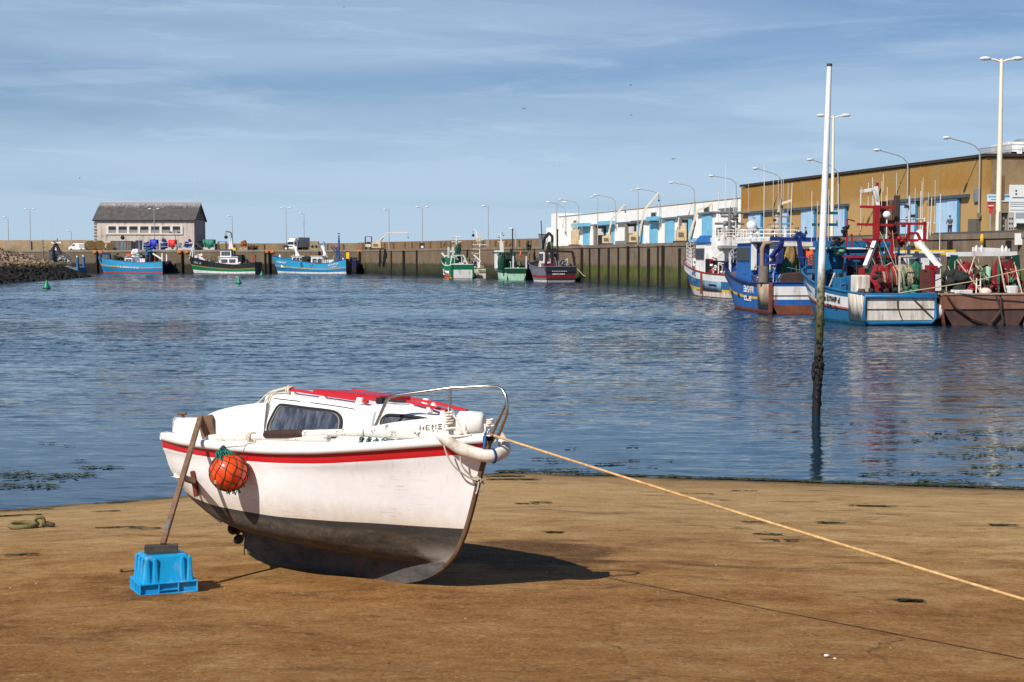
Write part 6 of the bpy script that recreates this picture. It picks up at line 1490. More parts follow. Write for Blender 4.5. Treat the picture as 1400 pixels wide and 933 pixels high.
t.mast(sx_(57), 3, sz_(328), plain(120, 120, 120), .14, ((sz_(330), .5),), 1, wh=(1, 2)); t.frame('gangway', [[(sx_(84), .4, sz_(345)), (sx_(101), .6, sz_(356))], [(sx_(84), .8, sz_(342)), (sx_(101), .8, sz_(352))]], .16, plain(40, 44, 52)); t.netpile((sx_(91), .6, sz_(358)), (4, 2, 1.4), NETM(160, 166, 168), 22); t.house(sx_(76), sx_(70), 2.6, 2, sz_(343), plain(70, 76, 84), (.5, .8), 2, 2, None, None)

# long slack warp slung across the sterns of the two nearest trawlers
pa, pb, pc = at(1182, 404, 92.0), at(1262, 396, 90.4), at(1402, 368, 90.0)
m = MB(); m.tube([pa, pa.lerp(pb, .5) + Vector((0, 0, -.1)), pb, pb.lerp(pc, .5) + Vector((0, -.1, -.12)), pc], .04, 6); o = m.build('mooring_warp', NROPE); tag(o, 'pale slack warp strung across the sterns of the two nearest trawlers', 'rope')
# ---------------------------------------------------------------- the beached boat
BO = Vector((-1.15090348, 12.28732165, 1.49784618))
BX = Vector((.6942352, -.7189016, .0348995)); BS = Vector((-.71902442, -.69054729, .0784113)); BU = Vector((.03227026, .07952948, .99631004))
BM = Matrix(((BX.x, -BS.x, BU.x, BO.x), (BX.y, -BS.y, BU.y, BO.y), (BX.z, -BS.z, BU.z, BO.z), (0, 0, 0, 1)))
def L_(s, b, h): return Vector((s, -b, h))               # s forward, b to starboard, h up
def Wd(s, b, h): return BM @ L_(s, b, h)
boat = thing('beached_boat', 'small white cabin boat with a red stripe standing on its keel on the slipway', 'boat', M=BM)

def hull_white():
    N = NT('white_gelcoat'); x, y, z = N.xyz()
    f = N.noise(N.mapped((1, 1, 2)), 2.2, 5, .6); g = N.noise(N.mapped((3, 3, .8)), 5, 5, .7); sp = N.noise(N.mapped(), 38, 3, .6)
    col = N.mix(N.rng(f, .35, .7), srgb(234, 230, 226), srgb(246, 244, 241))
    st = N.math('ADD', z, N.math('MULTIPLY', N.math('SUBTRACT', g, .5), .28))
    col = N.mix(N.rng(st, .74, .55, 0, .55), col, srgb(206, 184, 148))
    col = N.mix(N.rng(sp, .70, .76, 0, .35), col, srgb(150, 130, 104))
    col = N.mix(N.rng(N.noise(N.mapped((9, 9, .9)), 1, 4, .7), .64, .78, 0, .22), col, srgb(176, 150, 112))
    scr = N.noise(N.mapped((1.2, 1.2, 16), rot=(0, radians(6), 0)), 3, 6, .75, .4); scr2 = N.noise(N.mapped(loc=(5, 5, 5)), 1.6, 3)
    col = N.mix(N.math('MULTIPLY', N.rng(scr, .58, .66), N.rng(scr2, .45, .62, 0, .55)), col, srgb(120, 112, 104))
    drip = N.noise(N.mapped((16, 16, .7), loc=(2, 0, 1)), 1, 4, .7)
    col = N.mix(N.math('MULTIPLY', N.rng(drip, .57, .72), N.rng(z, .8, 1.12, 0, .4)), col, srgb(170, 126, 84))
    return N.out(col, N.rng(f, .3, .7, .38, .55), bump=N.noise(N.mapped(), 3, 3), bstr=.12, bdist=.02)
def antifoul():
    N = NT('antifouling'); x, y, z = N.xyz()
    f = N.noise(N.mapped((1.5, 1.5, 4)), 2.5, 6, .7, .5); g = N.noise(N.mapped(), 26, 4, .7)
    col = N.mix(N.rng(f, .3, .72), srgb(46, 43, 40), srgb(104, 92, 78))
    col = N.mix(N.rng(g, .55, .72, 0, .4), col, srgb(140, 128, 108))
    fr = N.math('ADD', x, N.math('MULTIPLY', f, .35))
    low = N.math('MULTIPLY', N.rng(fr, .80, .92), N.rng(N.math('ADD', z, N.math('MULTIPLY', N.math('SUBTRACT', f, .5), .2)), .40, .30))
    top = N.rng(z, .47, .50, 0, .75)
    col = N.mix(top, col, srgb(50, 49, 48))
    col = N.mix(N.math('MULTIPLY', low, .7), col, srgb(166, 160, 148))
    return N.out(col, .8, bump=g, bstr=.35, bdist=.006)
def keel_m():
    N = NT('keel_paint'); f = N.noise(N.mapped((2, 2, 5)), 2, 6, .7, .4); g = N.noise(N.mapped((6, 6, 1)), 3, 5, .7)
    col = N.mix(N.rng(f, .35, .7), srgb(56, 58, 60), srgb(96, 92, 86)); col = N.mix(N.rng(g, .52, .75, 0, .7), col, srgb(112, 70, 46))
    return N.out(col, .85, bump=g, bstr=.4, bdist=.006)
def chipped(r, g, b, under, amt=.62, sc=9, rough=.5):
    N = NT('chipped_paint'); f = N.noise(N.mapped(), 2.5, 4); k = N.noise(N.mapped((1, 1, 1)), sc, 6, .7, .4)
    c = srgb(r, g, b); col = N.mix(f, mul(c, .9), mul(c, 1.06)); mk = N.rng(k, amt, amt + .05)
    return N.out(N.mix(mk, col, srgb(*under)), rough, bump=mk, bstr=-.3, bdist=.004)
HW_ = hull_white(); AF = antifoul(); KM = keel_m()
RS = chipped(196, 24, 30, (226, 200, 190), .70, 14, .45); GW_ = chipped(240, 238, 234, (150, 128, 96), .70, 16, .45)
CABW = paint(242, 240, 237, .42, .04, 1.4, (170, 150, 120), .14, sscale=(5, 5, .8)); REDW = chipped(198, 30, 36, (120, 40, 36), .72, 9, .5)
STEELM = paint(196, 188, 178, .22, .12, 6, (150, 110, 80), .2, metal=1); WOODL = paint(128, 98, 74, .85, .35, 7, (76, 54, 38), .6, sscale=(20, 20, 2), bump=.004)
ROPEW = paint(206, 194, 172, .9, .2, 30, bump=.004); RUBB = plain(24, 24, 26, .7)

KN = [-2.6, -2.0, -1.4, -.7, 0, .5, .8]
def row(end_s, end_h, bs_, hs_): 
    xs = KN + [end_s]; return (curve(xs, bs_ + [.022]), curve(xs, hs_ + [end_h]), end_s)
ROWS = [
    (curve([-2.6, -2.0, -.5, .3, .86], [.02, .04, .05, .045, .022]), curve([-2.6, -2.34, -2.0, -1.5, -.7, -.1, .46, .86], [.285, .268, .245, .21, .20, .19, .205, .235]), .86),
    row(.955, .32, [.17, .33, .41, .43, .33, .165, .07], [.37, .315, .28, .262, .252, .268, .29]),
    row(1.02, .42, [.30, .51, .64, .665, .50, .27, .14], [.463, .42, .375, .362, .368, .40, .412]),
    row(1.085, .55, [.395, .63, .735, .755, .60, .37, .205], [.56, .548, .53, .53, .54, .55, .55]),
    row(1.165, .78, [.565, .72, .80, .815, .68, .45, .27], [.77, .76, .745, .745, .755, .77, .777]),
    row(1.225, .99, [.635, .755, .835, .845, .735, .515, .325], [.93, .925, .92, .925, .94, .965, .98]),
    row(1.297, 1.185, [.668, .775, .85, .858, .775, .575, .375], [1.0, .985, .985, .995, 1.025, 1.075, 1.115]),
    row(1.33, 1.28, [.678, .782, .856, .863, .79, .595, .395], [1.085, 1.07, 1.07, 1.08, 1.115, 1.165, 1.205]),
]
def hull_pt(k, u, sg):
    b, h, e = ROWS[k]; s = lerp(-2.6, e, u); return Vector((s, -sg * max(b(s), .015), h(s)))
def cr(p, t):      # catmull-rom through the section points
    n = len(p); i = min(int(t), n - 2); q = t - i
    a, b, c, d = p[max(i - 1, 0)], p[i], p[i + 1], p[min(i + 2, n - 1)]
    return .5 * ((2 * b) + (c - a) * q + (2 * a - 5 * b + 4 * c - d) * q * q + (3 * b - a - 3 * c + d) * q ** 3)
us = [1 - (1 - i / 44) ** 1.25 for i in range(45)]
m = MB(); outl = []
NS = 5
for sg in (1, -1):
    cols = []
    for u in us:
        sec = [hull_pt(k, u, sg) for k in range(8)]
        cols.append([cr(sec, i / NS) for i in range(7 * NS + 1)])
    rows = [[cols[j][i] for j in range(len(us))] for i in range(7 * NS + 1)]
    m.grid(rows, 0, True, lambda i, j: 1 if i < 3 * NS else (0 if i < 6 * NS else 2), flip=sg > 0)
    outl.append([r[0] for r in rows])
for i in range(7 * NS):                                    # transom
    a, b = outl[0][i], outl[0][i + 1]; c, d = outl[1][i + 1], outl[1][i]
    m.add([a, d, c, b], [(0, 1, 2, 3)], 1 if i < 3 * NS else (0 if i < 6 * NS else 2))
m.build('hull', [HW_, AF, RS], boat, recalc=False)
# gunwale strake
shb, shh = ROWS[7][0], ROWS[7][1]
m = MB()
for sg in (1, -1):
    prof = [(-.012, -.010), (.032, -.012), (.050, .008), (.050, .042), (.03, .064), (-.05, .07), (-.11, .062)]
    rows = []
    for j in range(61):
        s = lerp(-2.608, 1.335, j / 60)
        fall = max(0, min(1, (1.335 - s) / .5))
        rows.append([L_(s, sg * max(shb(s) + p * ((.35 + .65 * min(1, (s + 2.62) / .5)) if p > 0 else fall), .001), shh(s) + q) for p, q in prof])
    m.grid(rows, 0, True, flip=sg < 0)
pr_ = [(.0, -.012), (-.008, .0), (-.014, .03), (-.008, .066), (.06, .07)]
m.grid([[L_(-2.6 + p, b, 1.085 + q) for p, q in pr_] for b in [lerp(-.7, .7, i / 8) for i in range(9)]], 0, True)
m.build('gunwale', GW_, boat)
# deck
def deck_h(s): return shh(s) + .055
m = MB()
rows = [[L_(s, b * max(shb(s) - .05, 0), deck_h(s) + .03 * (1 - b * b)) for b in (-1, -.6, -.2, .2, .6, 1)] for s in [lerp(-1.1, 1.31, i / 24) for i in range(25)]]
m.grid(rows, 0, True)
for sg in (-1, 1):
    m.grid([[L_(s, sg * (shb(s) - .04), deck_h(s)), L_(s, sg * (shb(s) - .15), deck_h(s) + .005)] for s in [lerp(-2.6, -1.05, i / 12) for i in range(13)]], 0, True)
m.build('deck', paint(226, 224, 216, .6, .08, 5), boat)
# cockpit coaming and sole
cth = curve([-2.6, -2.04, -1.72, -1.36, -1.12, -.98], [1.295, 1.31, 1.375, 1.455, 1.49, 1.505])
m = MB()
for sg in (-1, 1):
    rows = []
    for i in range(25):
        s = lerp(-2.58, -1.0, i / 24); b = lerp(shb(s) - .10, .60, max(0, (s + 1.6) / .6)) if s > -1.6 else shb(s) - .10
        t_ = cth(s)
        rows.append([L_(s, sg * b, deck_h(s) - .02), L_(s, sg * (b - .012), lerp(deck_h(s), t_, .5)), L_(s, sg * (b - .025), t_ - .015), L_(s, sg * (b - .04), t_), L_(s, sg * (b - .065), t_ - .012), L_(s, sg * (b - .07), .72)])
    m.grid(rows, 0, True)
bt = shb(-2.58) - .10
m.grid([[L_(-2.585, b, 1.1), L_(-2.58, b, 1.28), L_(-2.56, b, 1.297), L_(-2.53, b, 1.285), L_(-2.52, b, .72)] for b in (-bt, 0, bt)], 0, True)
m.add([L_(-2.55, -.6, .72), L_(-2.55, .6, .72), L_(-1.0, .72, .72), L_(-1.0, -.72, .72)], [(0, 1, 2, 3)])
m.build('cockpit_coaming', CABW, boat)
m = MB(); m.tube([L_(-2.50, .50, 1.30), L_(-2.52, .53, 1.33)], .012, 6); m.tube([L_(-2.56, .54, 1.335), L_(-2.46, .51, 1.335)], .014, 6); m.build('cleat', paint(120, 84, 50, .6, .2, 8), boat)
m = MB(); m.tube([L_(-1.98, .62, 1.315), L_(-1.82, .66, 1.33)], .018, 6); m.build('grab_handle', RUBB, boat)

# cabin: main block and lower fore block in one moulding
bbm = curve([-1.1, -.6, .33], [.60, .57, .49])
bbf = curve([.33, .98], [.40, .15])
def side_b(s, h): return bbm(s) - .10 * (h - 1.15) / .45
def fore_b(s, h): return bbf(s) - .06 * (h - 1.2) / .3
def cab_section(s, bf, top, rr=.06, crown=.035):
    p = [(bf(s, 1.08), 1.08), (bf(s, (1.08 + top) / 2), (1.08 + top) / 2), (bf(s, top - rr), top - rr)]
    bt_ = bf(s, top)
    for k in range(1, 5):
        a = k / 4 * pi / 2; p.append((bf(s, top - rr) - rr * (1 - cos(a)), top - rr + rr * sin(a)))
    bt2 = p[-1][0]
    for q in (.75, .5, .25, 0): p.append((bt2 * q, top + crown * (1 - q * q)))
    return p
m = MB()
def cab(ss, bf, topf):
    rows = []
    for s in ss:
        p = cab_section(s, bf, topf(s)); full = [L_(s, b, h) for b, h in p] + [L_(s, -b, h) for b, h in reversed(p[:-1])]
        rows.append(full)
    m.grid(rows, 0, True)
    for r_ in (rows[0], rows[-1]): m.add(r_, [tuple(range(len(r_)))], 0)
topm = curve([-1.12, -.9, -.2, .22, .3], [1.578, 1.572, 1.545, 1.512, 1.49])
cab([-1.13, -1.11, -1.0, -.8, -.6, -.4, -.2, 0, .15, .24, .29, .31], lambda s, h: side_b(s, h) - (.0 if s < .2 else (s - .2) * .35) + (0 if s > -1.1 else (s + 1.1) * .6), topm)
topf_ = curve([.25, .45, .65, .82, .96], [1.52, 1.515, 1.495, 1.455, 1.42])
cab([.22, .35, .5, .65, .8, .9, .96, 1.0], lambda s, h: fore_b(s, h) - (0 if s < .9 else (s - .9) * .4), topf_)
m.build('cabin', CABW, boat)

for sg in (1, -1):
    m = MB(); m.tube([L_(s, sg * (side_b(s, topm(s) - .035) + .003), topm(s) - .035) for s in (-.98, -.8, -.6)], .004, 5); m.tube([L_(s, sg * (side_b(s, topm(s) - .035) + .003), topm(s) - .035) for s in (-.46, -.2, 0, .12)], .004, 5); m.build('seam_strip', RUBB, boat)

def win(outline, bf, name='window', grow=.0):
    """window set on the cabin side: rubber frame and dark pane"""
    for sg in (1, -1):
        n_ = len(outline)
        cs_ = sum(p[0] for p in outline) / n_; ch = sum(p[1] for p in outline) / n_
        def ring(k, off): return [L_(cs_ + (s - cs_) * k, sg * (bf(cs_ + (s - cs_) * k, ch + (h - ch) * k) + off), ch + (h - ch) * k) for s, h in outline]
        m = MB(); m.tube(ring(1.0, .006), .014, 6, closed=True); fr = m.build(name + '_frame', RUBB, boat)
        m = MB(); m.tube(ring(.945, .010), .006, 5, closed=True); m.build('trim', plain(150, 144, 132, .4), fr)
        m = MB(); rg = ring(.99, .005); c_ = L_(cs_, sg * (bf(cs_, ch) + .005), ch); m.add(rg + [c_], [(i, (i + 1) % n_, n_) for i in range(n_)], 0, False)
        N_g = WINP; m.build('pane', N_g, fr)
NW = NT('dusty_pane'); f = NW.noise(NW.mapped((6, 6, 1.5)), 2, 5, .7); k_ = NW.noise(NW.mapped(), 40, 3)
WINP = NW.out(NW.mix(NW.rng(f, .45, .75, 0, .5), srgb(52, 56, 66), srgb(150, 154, 162)), NW.rng(f, .3, .7, .14, .4), spec=.6)
def smooth_outline(pts, n=5):
    out = []
    N = len(pts)
    for i in range(N):
        p0, p1, p2, p3 = (Vector((*pts[(i + d) % N], 0)) for d in (-1, 0, 1, 2))
        for k in range(n):
            q = k / n; v = .5 * ((2 * p1) + (p2 - p0) * q + (2 * p0 - 5 * p1 + 4 * p2 - p3) * q * q + (3 * p1 - p0 - 3 * p2 + p3) * q ** 3); out.append((v.x, v.y))
    return out
win(smooth_outline([(-.955, 1.245), (-.965, 1.31), (-.92, 1.42), (-.885, 1.47), (-.82, 1.485), (-.5, 1.472), (-.17, 1.459), (-.06, 1.433), (-.008, 1.38), (.0, 1.30), (-.03, 1.26), (-.1, 1.243), (-.5, 1.24), (-.9, 1.238)]), side_b)
win(smooth_outline([(.385, 1.34), (.375, 1.40), (.40, 1.44), (.45, 1.453), (.6, 1.45), (.76, 1.435), (.81, 1.41), (.80, 1.37), (.72, 1.345), (.55, 1.335), (.43, 1.33)]), fore_b)

# red grab rails on white chocks, sliding hatch
for sg in (1, -1):
    pts = [L_(-.985, sg * .385, 1.628), L_(-.5, sg * .385, 1.60), L_(.08, sg * .36, 1.565), L_(.19, sg * .355, 1.553)]
    m = MB()
    for a, b_ in zip(pts, pts[1:]): m.beam(a, b_, .032, .024)
    r_ = m.build('grab_rail', REDW, boat, bevel=.005)
    for s in (-.88, -.42, .1):
        m = MB(); m.box(L_(s, sg * .37, 1.575 - .03 * (s + .5)), (.09, .05, .06), 0, None, (.6, .8)); m.build('chock', CABW, r_, bevel=.01)
    pts = [L_(.44, sg * .13, 1.568), L_(.65, sg * .125, 1.545), L_(.93, sg * .11, 1.512)]
    m = MB()
    for a, b_ in zip(pts, pts[1:]): m.beam(a, b_, .03, .024)
    r_ = m.build('grab_rail', REDW, boat, bevel=.005)
    for s in (.5, .72, .9):
        m = MB(); m.box(L_(s, sg * .12, 1.525 - .13 * max(0, s - .5)), (.075, .05, .075), 0, None, (.55, .8)); m.build('chock', CABW, r_, bevel=.01)
m = MB(); m.slab([L_(-.82, .20, 1.588), L_(.14, .19, 1.558), L_(.14, -.16, 1.558), L_(-.82, -.17, 1.588)], Vector((.02, 0, 1)), .046); m.build('sliding_hatch', paint(176, 22, 36, .4, .1, 4), boat, bevel=.008)
m = MB(); m.box(L_(.2, .22, 1.565), (.08, .05, .05)); m.tube([L_(.24, .2, 1.58), L_(.33, .18, 1.565), L_(.46, .13, 1.565)], .012, 6); m.build('hatch_strap', RUBB, boat)

# stainless bow pulpit
m = MB()
m.tube([L_(.42, .52, 1.22), L_(.50, .49, 1.41), L_(.575, .46, 1.585), L_(.60, .45, 1.61), L_(.66, .42, 1.625), L_(1.06, .20, 1.70), L_(1.30, .04, 1.724), L_(1.41, .0, 1.722), L_(1.455, -.01, 1.705), L_(1.495, -.01, 1.66), L_(1.52, -.01, 1.60), L_(1.52, -.01, 1.51), L_(1.42, -.02, 1.33)], .0135, 8)
m.tube([L_(1.06, .20, 1.70), L_(1.07, .19, 1.28)], .0125, 8)
m.tube([L_(1.515, -.01, 1.61), L_(1.36, .0, 1.33)], .0125, 8)
m.build('pulpit', STEELM, boat)

# keel, stem, propeller
m = MB()
kb = curve([-2.05, -1.6, -.8, -.2, .25, .45, .60, .75, .86], [.012, -.02, -.035, -.03, .0, .03, .07, .135, .2])
kt = ROWS[0][1]
rows = []
for i in range(31):
    s = lerp(-2.03, .86, i / 30); w = .045 if s < .4 else lerp(.045, .026, (s - .4) / .46)
    z0, z1 = kb(s), kt(s) + .03
    rows.append([L_(s, w * .8, z0), L_(s, w, lerp(z0, z1, .3)), L_(s, w * 1.1, z1), L_(s, -w * 1.1, z1), L_(s, -w, lerp(z0, z1, .3)), L_(s, -w * .8, z0), L_(s, w * .8, z0)])
m.grid(rows, 0, False); m.add(rows[0][:6], [tuple(range(6))]); m.build('keel', KM, boat)
def stem_s(h): return curve([.10, .15, .235, .32, .42, .55, .78, .99, 1.20, 1.30], [.62, .75, .86, .955, 1.02, 1.085, 1.165, 1.225, 1.30, 1.335])(h)
m = MB(); hs_ = [.085, .10, .12, .15, .19, .235, .28, .32, .37, .42, .48, .55, .66, .78, .9, .99, 1.1, 1.2, 1.29]
rows = []
for h in hs_:
    s = stem_s(h) if h > .1 else .52 + (h - .085) * 6
    rows.append([L_(s - .03, .024, h), L_(s + .012, .022, h - .006), L_(s + .028, .012, h - .008), L_(s + .028, -.012, h - .008), L_(s + .012, -.022, h - .006), L_(s - .03, -.024, h)])
m.grid(rows, 0, False); m.build('stem', paint(104, 78, 54, .8, .35, 8, (60, 44, 32), .6, sscale=(14, 14, 3)), boat)
m = MB(); m.tube([L_(-2.0, 0, .27), L_(-2.22, 0, .20)], .02, 8); m.lathe([(.018, -.03), (.035, 0), (.018, .04), (0, .05)], 10, L_(-2.26, 0, .18), rot=Matrix.Rotation(-pi / 2, 3, 'Y'))
for k in range(3):
    a = k * 2.094 + .4; c_ = L_(-2.25, .075 * cos(a), .18 + .075 * sin(a)); m.ball(c_, (.018, .05, .062), 0, 10, 6, rot=Matrix.Rotation(a + .3, 3, 'X'))
m.build('propeller', paint(46, 42, 40, .6, .2, 6), boat)
m = MB(); m.box(L_(-2.075, 0, .13), (.05, .05, .2)); m.box(L_(-2.10, .0, .2), (.09, .04, .12)); m.tube([L_(-2.1, .02, .06), L_(-2.1, .02, -.03)], .006, 5); m.build('rudder_shoe', plain(36, 34, 34), boat)
m = MB(); m.box(L_(-2.12, .33, .345), (.16, .03, .03), 0, Matrix.Rotation(.3, 3, 'Y')); m.build('anode', plain(196, 190, 180, .5), boat)

# ---------------------------------------------------------------- support leg, block and crate
leg = thing('support_leg', 'brown timber support leg bolted beside the stern, standing on the wooden block', 'support leg', (0, 0, 0))
ft = at(222.5, 745, 11.66); tp = at(274, 570, 13.0)
m = MB(); m.beam(ft, tp, .044, .044, 0, up=(0, 1, 0)); m.build('post', WOODL, leg, bevel=.006)
m = MB(); q = ft.lerp(tp, .12); d_ = (tp - ft).normalized(); m.beam(q - d_ * .02 + Vector((.0, -.03, 0)), q + d_ * .1 + Vector((0, -.03, 0)), .03, .02, 0, up=(0, 1, 0)); m.build('bolt_plate', plain(150, 146, 140, .4, .5), leg)
a = at(276, 571, 13.02); b = at(283, 597, 12.98); m = MB(); m.box((a + b) / 2 + Vector((.02, .03, 0)), (.13, .09, .20), 0, Matrix.Rotation(radians(-12), 3, 'Y')); m.build('head_block', WOODL, leg, bevel=.006)
u_ = ft.lerp(tp, .5); v_ = Wd(-1.86, .765, .73)
m = MB(); m.beam(u_, v_, .05, .045); m.build('brace', WOODL, leg, bevel=.004)
m = MB(); m.box(v_ + Vector((.01, 0, -.02)), (.04, .06, .24), 0, Matrix.Rotation(radians(-8), 3, 'Y')); m.build('pad', paint(120, 52, 38, .85, .3, 6), leg, bevel=.004)
CA = radians(23); cw, cd, chh = .47, .56, .31
cc = Vector((-3.01, 11.36, 0)) + Vector((cos(CA), sin(CA), 0)) * cw / 2 + Vector((-sin(CA), cos(CA), 0)) * cd / 2
cc.z = slip_z(cc.x, cc.y)
crate = thing('fish_crate', 'bright blue plastic fish crate standing upside down under the support leg', 'crate', tuple(cc), CA)
crate.rotation_euler = (-radians(4.6), radians(0), CA)
CB = paint(4, 154, 208, .45, .12, 5, (140, 160, 160), .25, sscale=(9, 9, 4))
m = MB()
tx, ty = .80, .84
m.box((0, 0, .085 + (chh - .085) / 2), (cw * .90, cd * .90, chh - .085), 0, None, (tx, ty))
m.build('tub', CB, crate, bevel=.014)
for sy_ in (-1, 1):
    for px_ in (-.36, -.22, .27, .40):
        MB().box((px_ * cw * .95, sy_ * cd * .415, .085 + (chh - .095) / 2), (.045, .05, chh - .10), 0, None, (.75, .4)).build('rib', CB, crate, bevel=.01)
for sx_q in (-1, 1):
    for py_ in (-.3, .0, .3): MB().box((sx_q * cw * .405, py_ * cd, .085 + (chh - .1) / 2), (.05, .05, chh - .10), 0, None, (.35, .8)).build('rib', CB, crate, bevel=.01)
m = MB()
for sy_ in (-1, 1):
    m.box((0, sy_ * cd * .47, .092), (cw, cd * .06, .014)); m.box((0, sy_ * cd * .47, .007), (cw, cd * .06, .014))
    for px_ in (-.5, -.17, .17, .5): m.box((px_ * (cw - .012), sy_ * cd * .47, .05), (.012, cd * .06, .072))
    m.box((0, sy_ * cd * .445, .05), (cw, .01, .074))
    m.box((0, sy_ * cd * .478, .037), (cw * .3, cd * .04, .01))
for sx_q in (-1, 1):
    m.box((sx_q * (cw * .5 - .012), 0, .092), (.03, cd * .93, .014)); m.box((sx_q * (cw * .5 - .012), 0, .007), (.03, cd * .93, .014)); m.box((sx_q * (cw * .5 - .022), 0, .05), (.01, cd * .88, .074))
    for py_ in (-.3, 0, .3): m.box((sx_q * (cw * .5 - .012), py_ * cd, .05), (.03, .012, .072))
m.build('rim', CB, crate, bevel=.004)
CR = Matrix.Rotation(CA, 3, 'Z')
m = MB(); m.box((0, 0, 0), (.27, .085, .062)); blk = m.build('wood_block', paint(74, 66, 56, .9, .35, 10, (40, 34, 28), .5, sscale=(3, 30, 30), bump=.004), None, bevel=.005)
blk.location = ft + Vector((-.012, .0, -.031)); blk.rotation_euler = (0, 0, radians(12)); tag(blk, 'short dark wooden block lying on the blue crate under the leg', 'wood block')
crate_top = (crate.matrix_world if False else None)

# ---------------------------------------------------------------- oars
def gun_pt(s, b_off, h): return Wd(s, shb(s) + b_off, h)
WHO = chipped(232, 224, 212, (96, 84, 70), .58, 22, .6)
pole = MB()
pp = [gun_pt(-2.28, -.055, 1.105), gun_pt(-1.45, -.05, 1.162), gun_pt(-.6, -.05, 1.215), gun_pt(-.1, -.06, 1.232), gun_pt(.12, -.06, 1.24)]
pole.tube(pp, [.026, .031, .032, .033, .033], 10); o = pole.build('white_pole', WHO); tag(o, 'long white pole with chipped paint lying along the boat gunwale', 'pole')
oar = thing('scull_oar', 'white sculling oar with a brown grip and broad painted blade lying on the deck', 'oar')
m = MB(); m.tube([gun_pt(-.62, -.03, 1.235), gun_pt(-.60, -.03, 1.237), gun_pt(-.35, -.035, 1.255), gun_pt(-.15, -.05, 1.268)], [.026, .036, .037, .035], 12); m.build('grip', paint(62, 40, 32, .75, .3, 14), oar)
m = MB(); m.tube([gun_pt(-.15, -.055, 1.268), gun_pt(.15, -.06, 1.29), gun_pt(.42, -.07, 1.305)], [.031, .031, .034], 12); m.build('shaft', WHO, oar)
rows = []
st = [(.40, .036, .030), (.5, .050, .032), (.62, .066, .034), (.72, .074, .034), (.85, .082, .034), (1.0, .088, .033), (1.10, .090, .032), (1.17, .086, .028), (1.19, .07, .02)]
for s, hh_, tt in st:
    c_ = Wd(s, shb(min(s, 1.05)) - .085 + (.0 if s < 1.05 else -.02), 1.305 + (s - .4) * .125); r_ = []
    for k in range(16):
        a_ = 2 * pi * k / 16; r_.append(c_ + BU * (hh_ * cos(a_)) + BS * (tt * sin(a_)))
    rows.append(r_ + [r_[0]])
m = MB(); m.grid(rows, 0, True); m.add(rows[-1][:16], [tuple(range(16))]); m.add(rows[0][:16], [tuple(range(16))]); m.build('blade', chipped(232, 227, 218, (70, 66, 60), .57, 13, .65), oar)
# worn black characters on the blade
m = MB()
def stroke(s, h, ds, dh):
    s0, s1 = s, s + ds; f_ = lambda s_, h_: Wd(s_, shb(min(s_, 1.05)) - .085 + .036 + (.0 if s_ < 1.05 else -.02), 1.305 + (s_ - .4) * .125 + h_)
    m.tube([f_(s0, h), f_(s1, h + dh)], .0042, 5)
for k, g_ in enumerate('HEMEI'):
    s = .84 + k * .042; w_ = .024; t_ = .026; b0 = -.012
    if g_ == 'H': [stroke(*q) for q in ((s, b0, 0, t_ * 1.4), (s + w_, b0, 0, t_ * 1.4), (s, b0 + t_ * .7, w_, 0))]
    if g_ == 'E': [stroke(*q) for q in ((s, b0, 0, t_ * 1.4), (s, b0, w_, 0), (s, b0 + t_ * .7, w_ * .8, 0), (s, b0 + t_ * 1.4, w_, 0))]
    if g_ == 'M': [stroke(*q) for q in ((s, b0, 0, t_ * 1.4), (s + w_, b0, 0, t_ * 1.4), (s, b0 + t_ * 1.4, w_ / 2, -t_ * .6))]
    if g_ == 'I': [stroke(*q) for q in ((s, b0, 0, t_ * 1.4),)]
m.build('worn_lettering', chipped(90, 86, 82, (232, 226, 216), .5, 30, .7), oar)

# white fender block behind the pulpit post, bow fender
m = MB(); c0_, c1_ = Wd(1.06, .10, 1.42), Wd(1.24, -.02, 1.42)
ax_ = (c1_ - c0_).normalized(); m.tube([c0_, c0_ + ax_ * .015, c0_.lerp(c1_, .5), c1_ - ax_ * .02, c1_], [.075, .094, .098, .094, .07], 16); o = m.build('float_block', chipped(238, 232, 224, (130, 116, 96), .7, 30, .7)); tag(o, 'stubby white float lashed behind the pulpit post', 'float')
bf = thing('bow_fender', 'dirty white sausage fender wrapped around the bow under the rail', 'fender')
pf_ = [(1.02, .30, 1.325), (1.06, .285, 1.305), (1.13, .25, 1.265), (1.22, .18, 1.21), (1.30, .105, 1.18), (1.362, .045, 1.165), (1.392, -.02, 1.17), (1.385, -.085, 1.19), (1.36, -.15, 1.215), (1.28, -.21, 1.26), (1.19, -.27, 1.31), (1.16, -.29, 1.325)]
sp = []
for i in range(len(pf_) - 1):
    for k in range(3):
        p_ = [Vector(pf_[max(0, min(len(pf_) - 1, i + d))]) for d in (-1, 0, 1, 2)]; q = k / 3
        sp.append(.5 * ((2 * p_[1]) + (p_[2] - p_[0]) * q + (2 * p_[0] - 5 * p_[1] + 4 * p_[2] - p_[3]) * q * q + (3 * p_[1] - p_[0] - 3 * p_[2] + p_[3]) * q ** 3))
sp.append(Vector(pf_[-1]))
nr = len(sp); rr_ = [0.052 * min(1, .14 + 1.7 * sqrt(min(i, nr - 1 - i) / nr)) for i in range(nr)]
m = MB(); m.tube([Wd(*v) for v in sp], rr_, 16); m.build('tube', paint(228, 218, 204, .6, .1, 5, (140, 112, 84), .45, sscale=(8, 8, 8), bump=.004), bf)
m = MB()
def ring_at(i, r, w, mb):
    c_ = Wd(*sp[i]); t_ = (Wd(*sp[i + 1]) - Wd(*sp[i - 1])).normalized(); a_ = t_.orthogonal().normalized(); b_ = t_.cross(a_)
    mb.tube([c_ + (a_ * cos(k * pi / 8) + b_ * sin(k * pi / 8)) * r for k in range(16)], w, 5, closed=True)
for k in (0, .01): ring_at(17, .055, .010, m)
m.build('strap', plain(20, 92, 160, .6), bf)
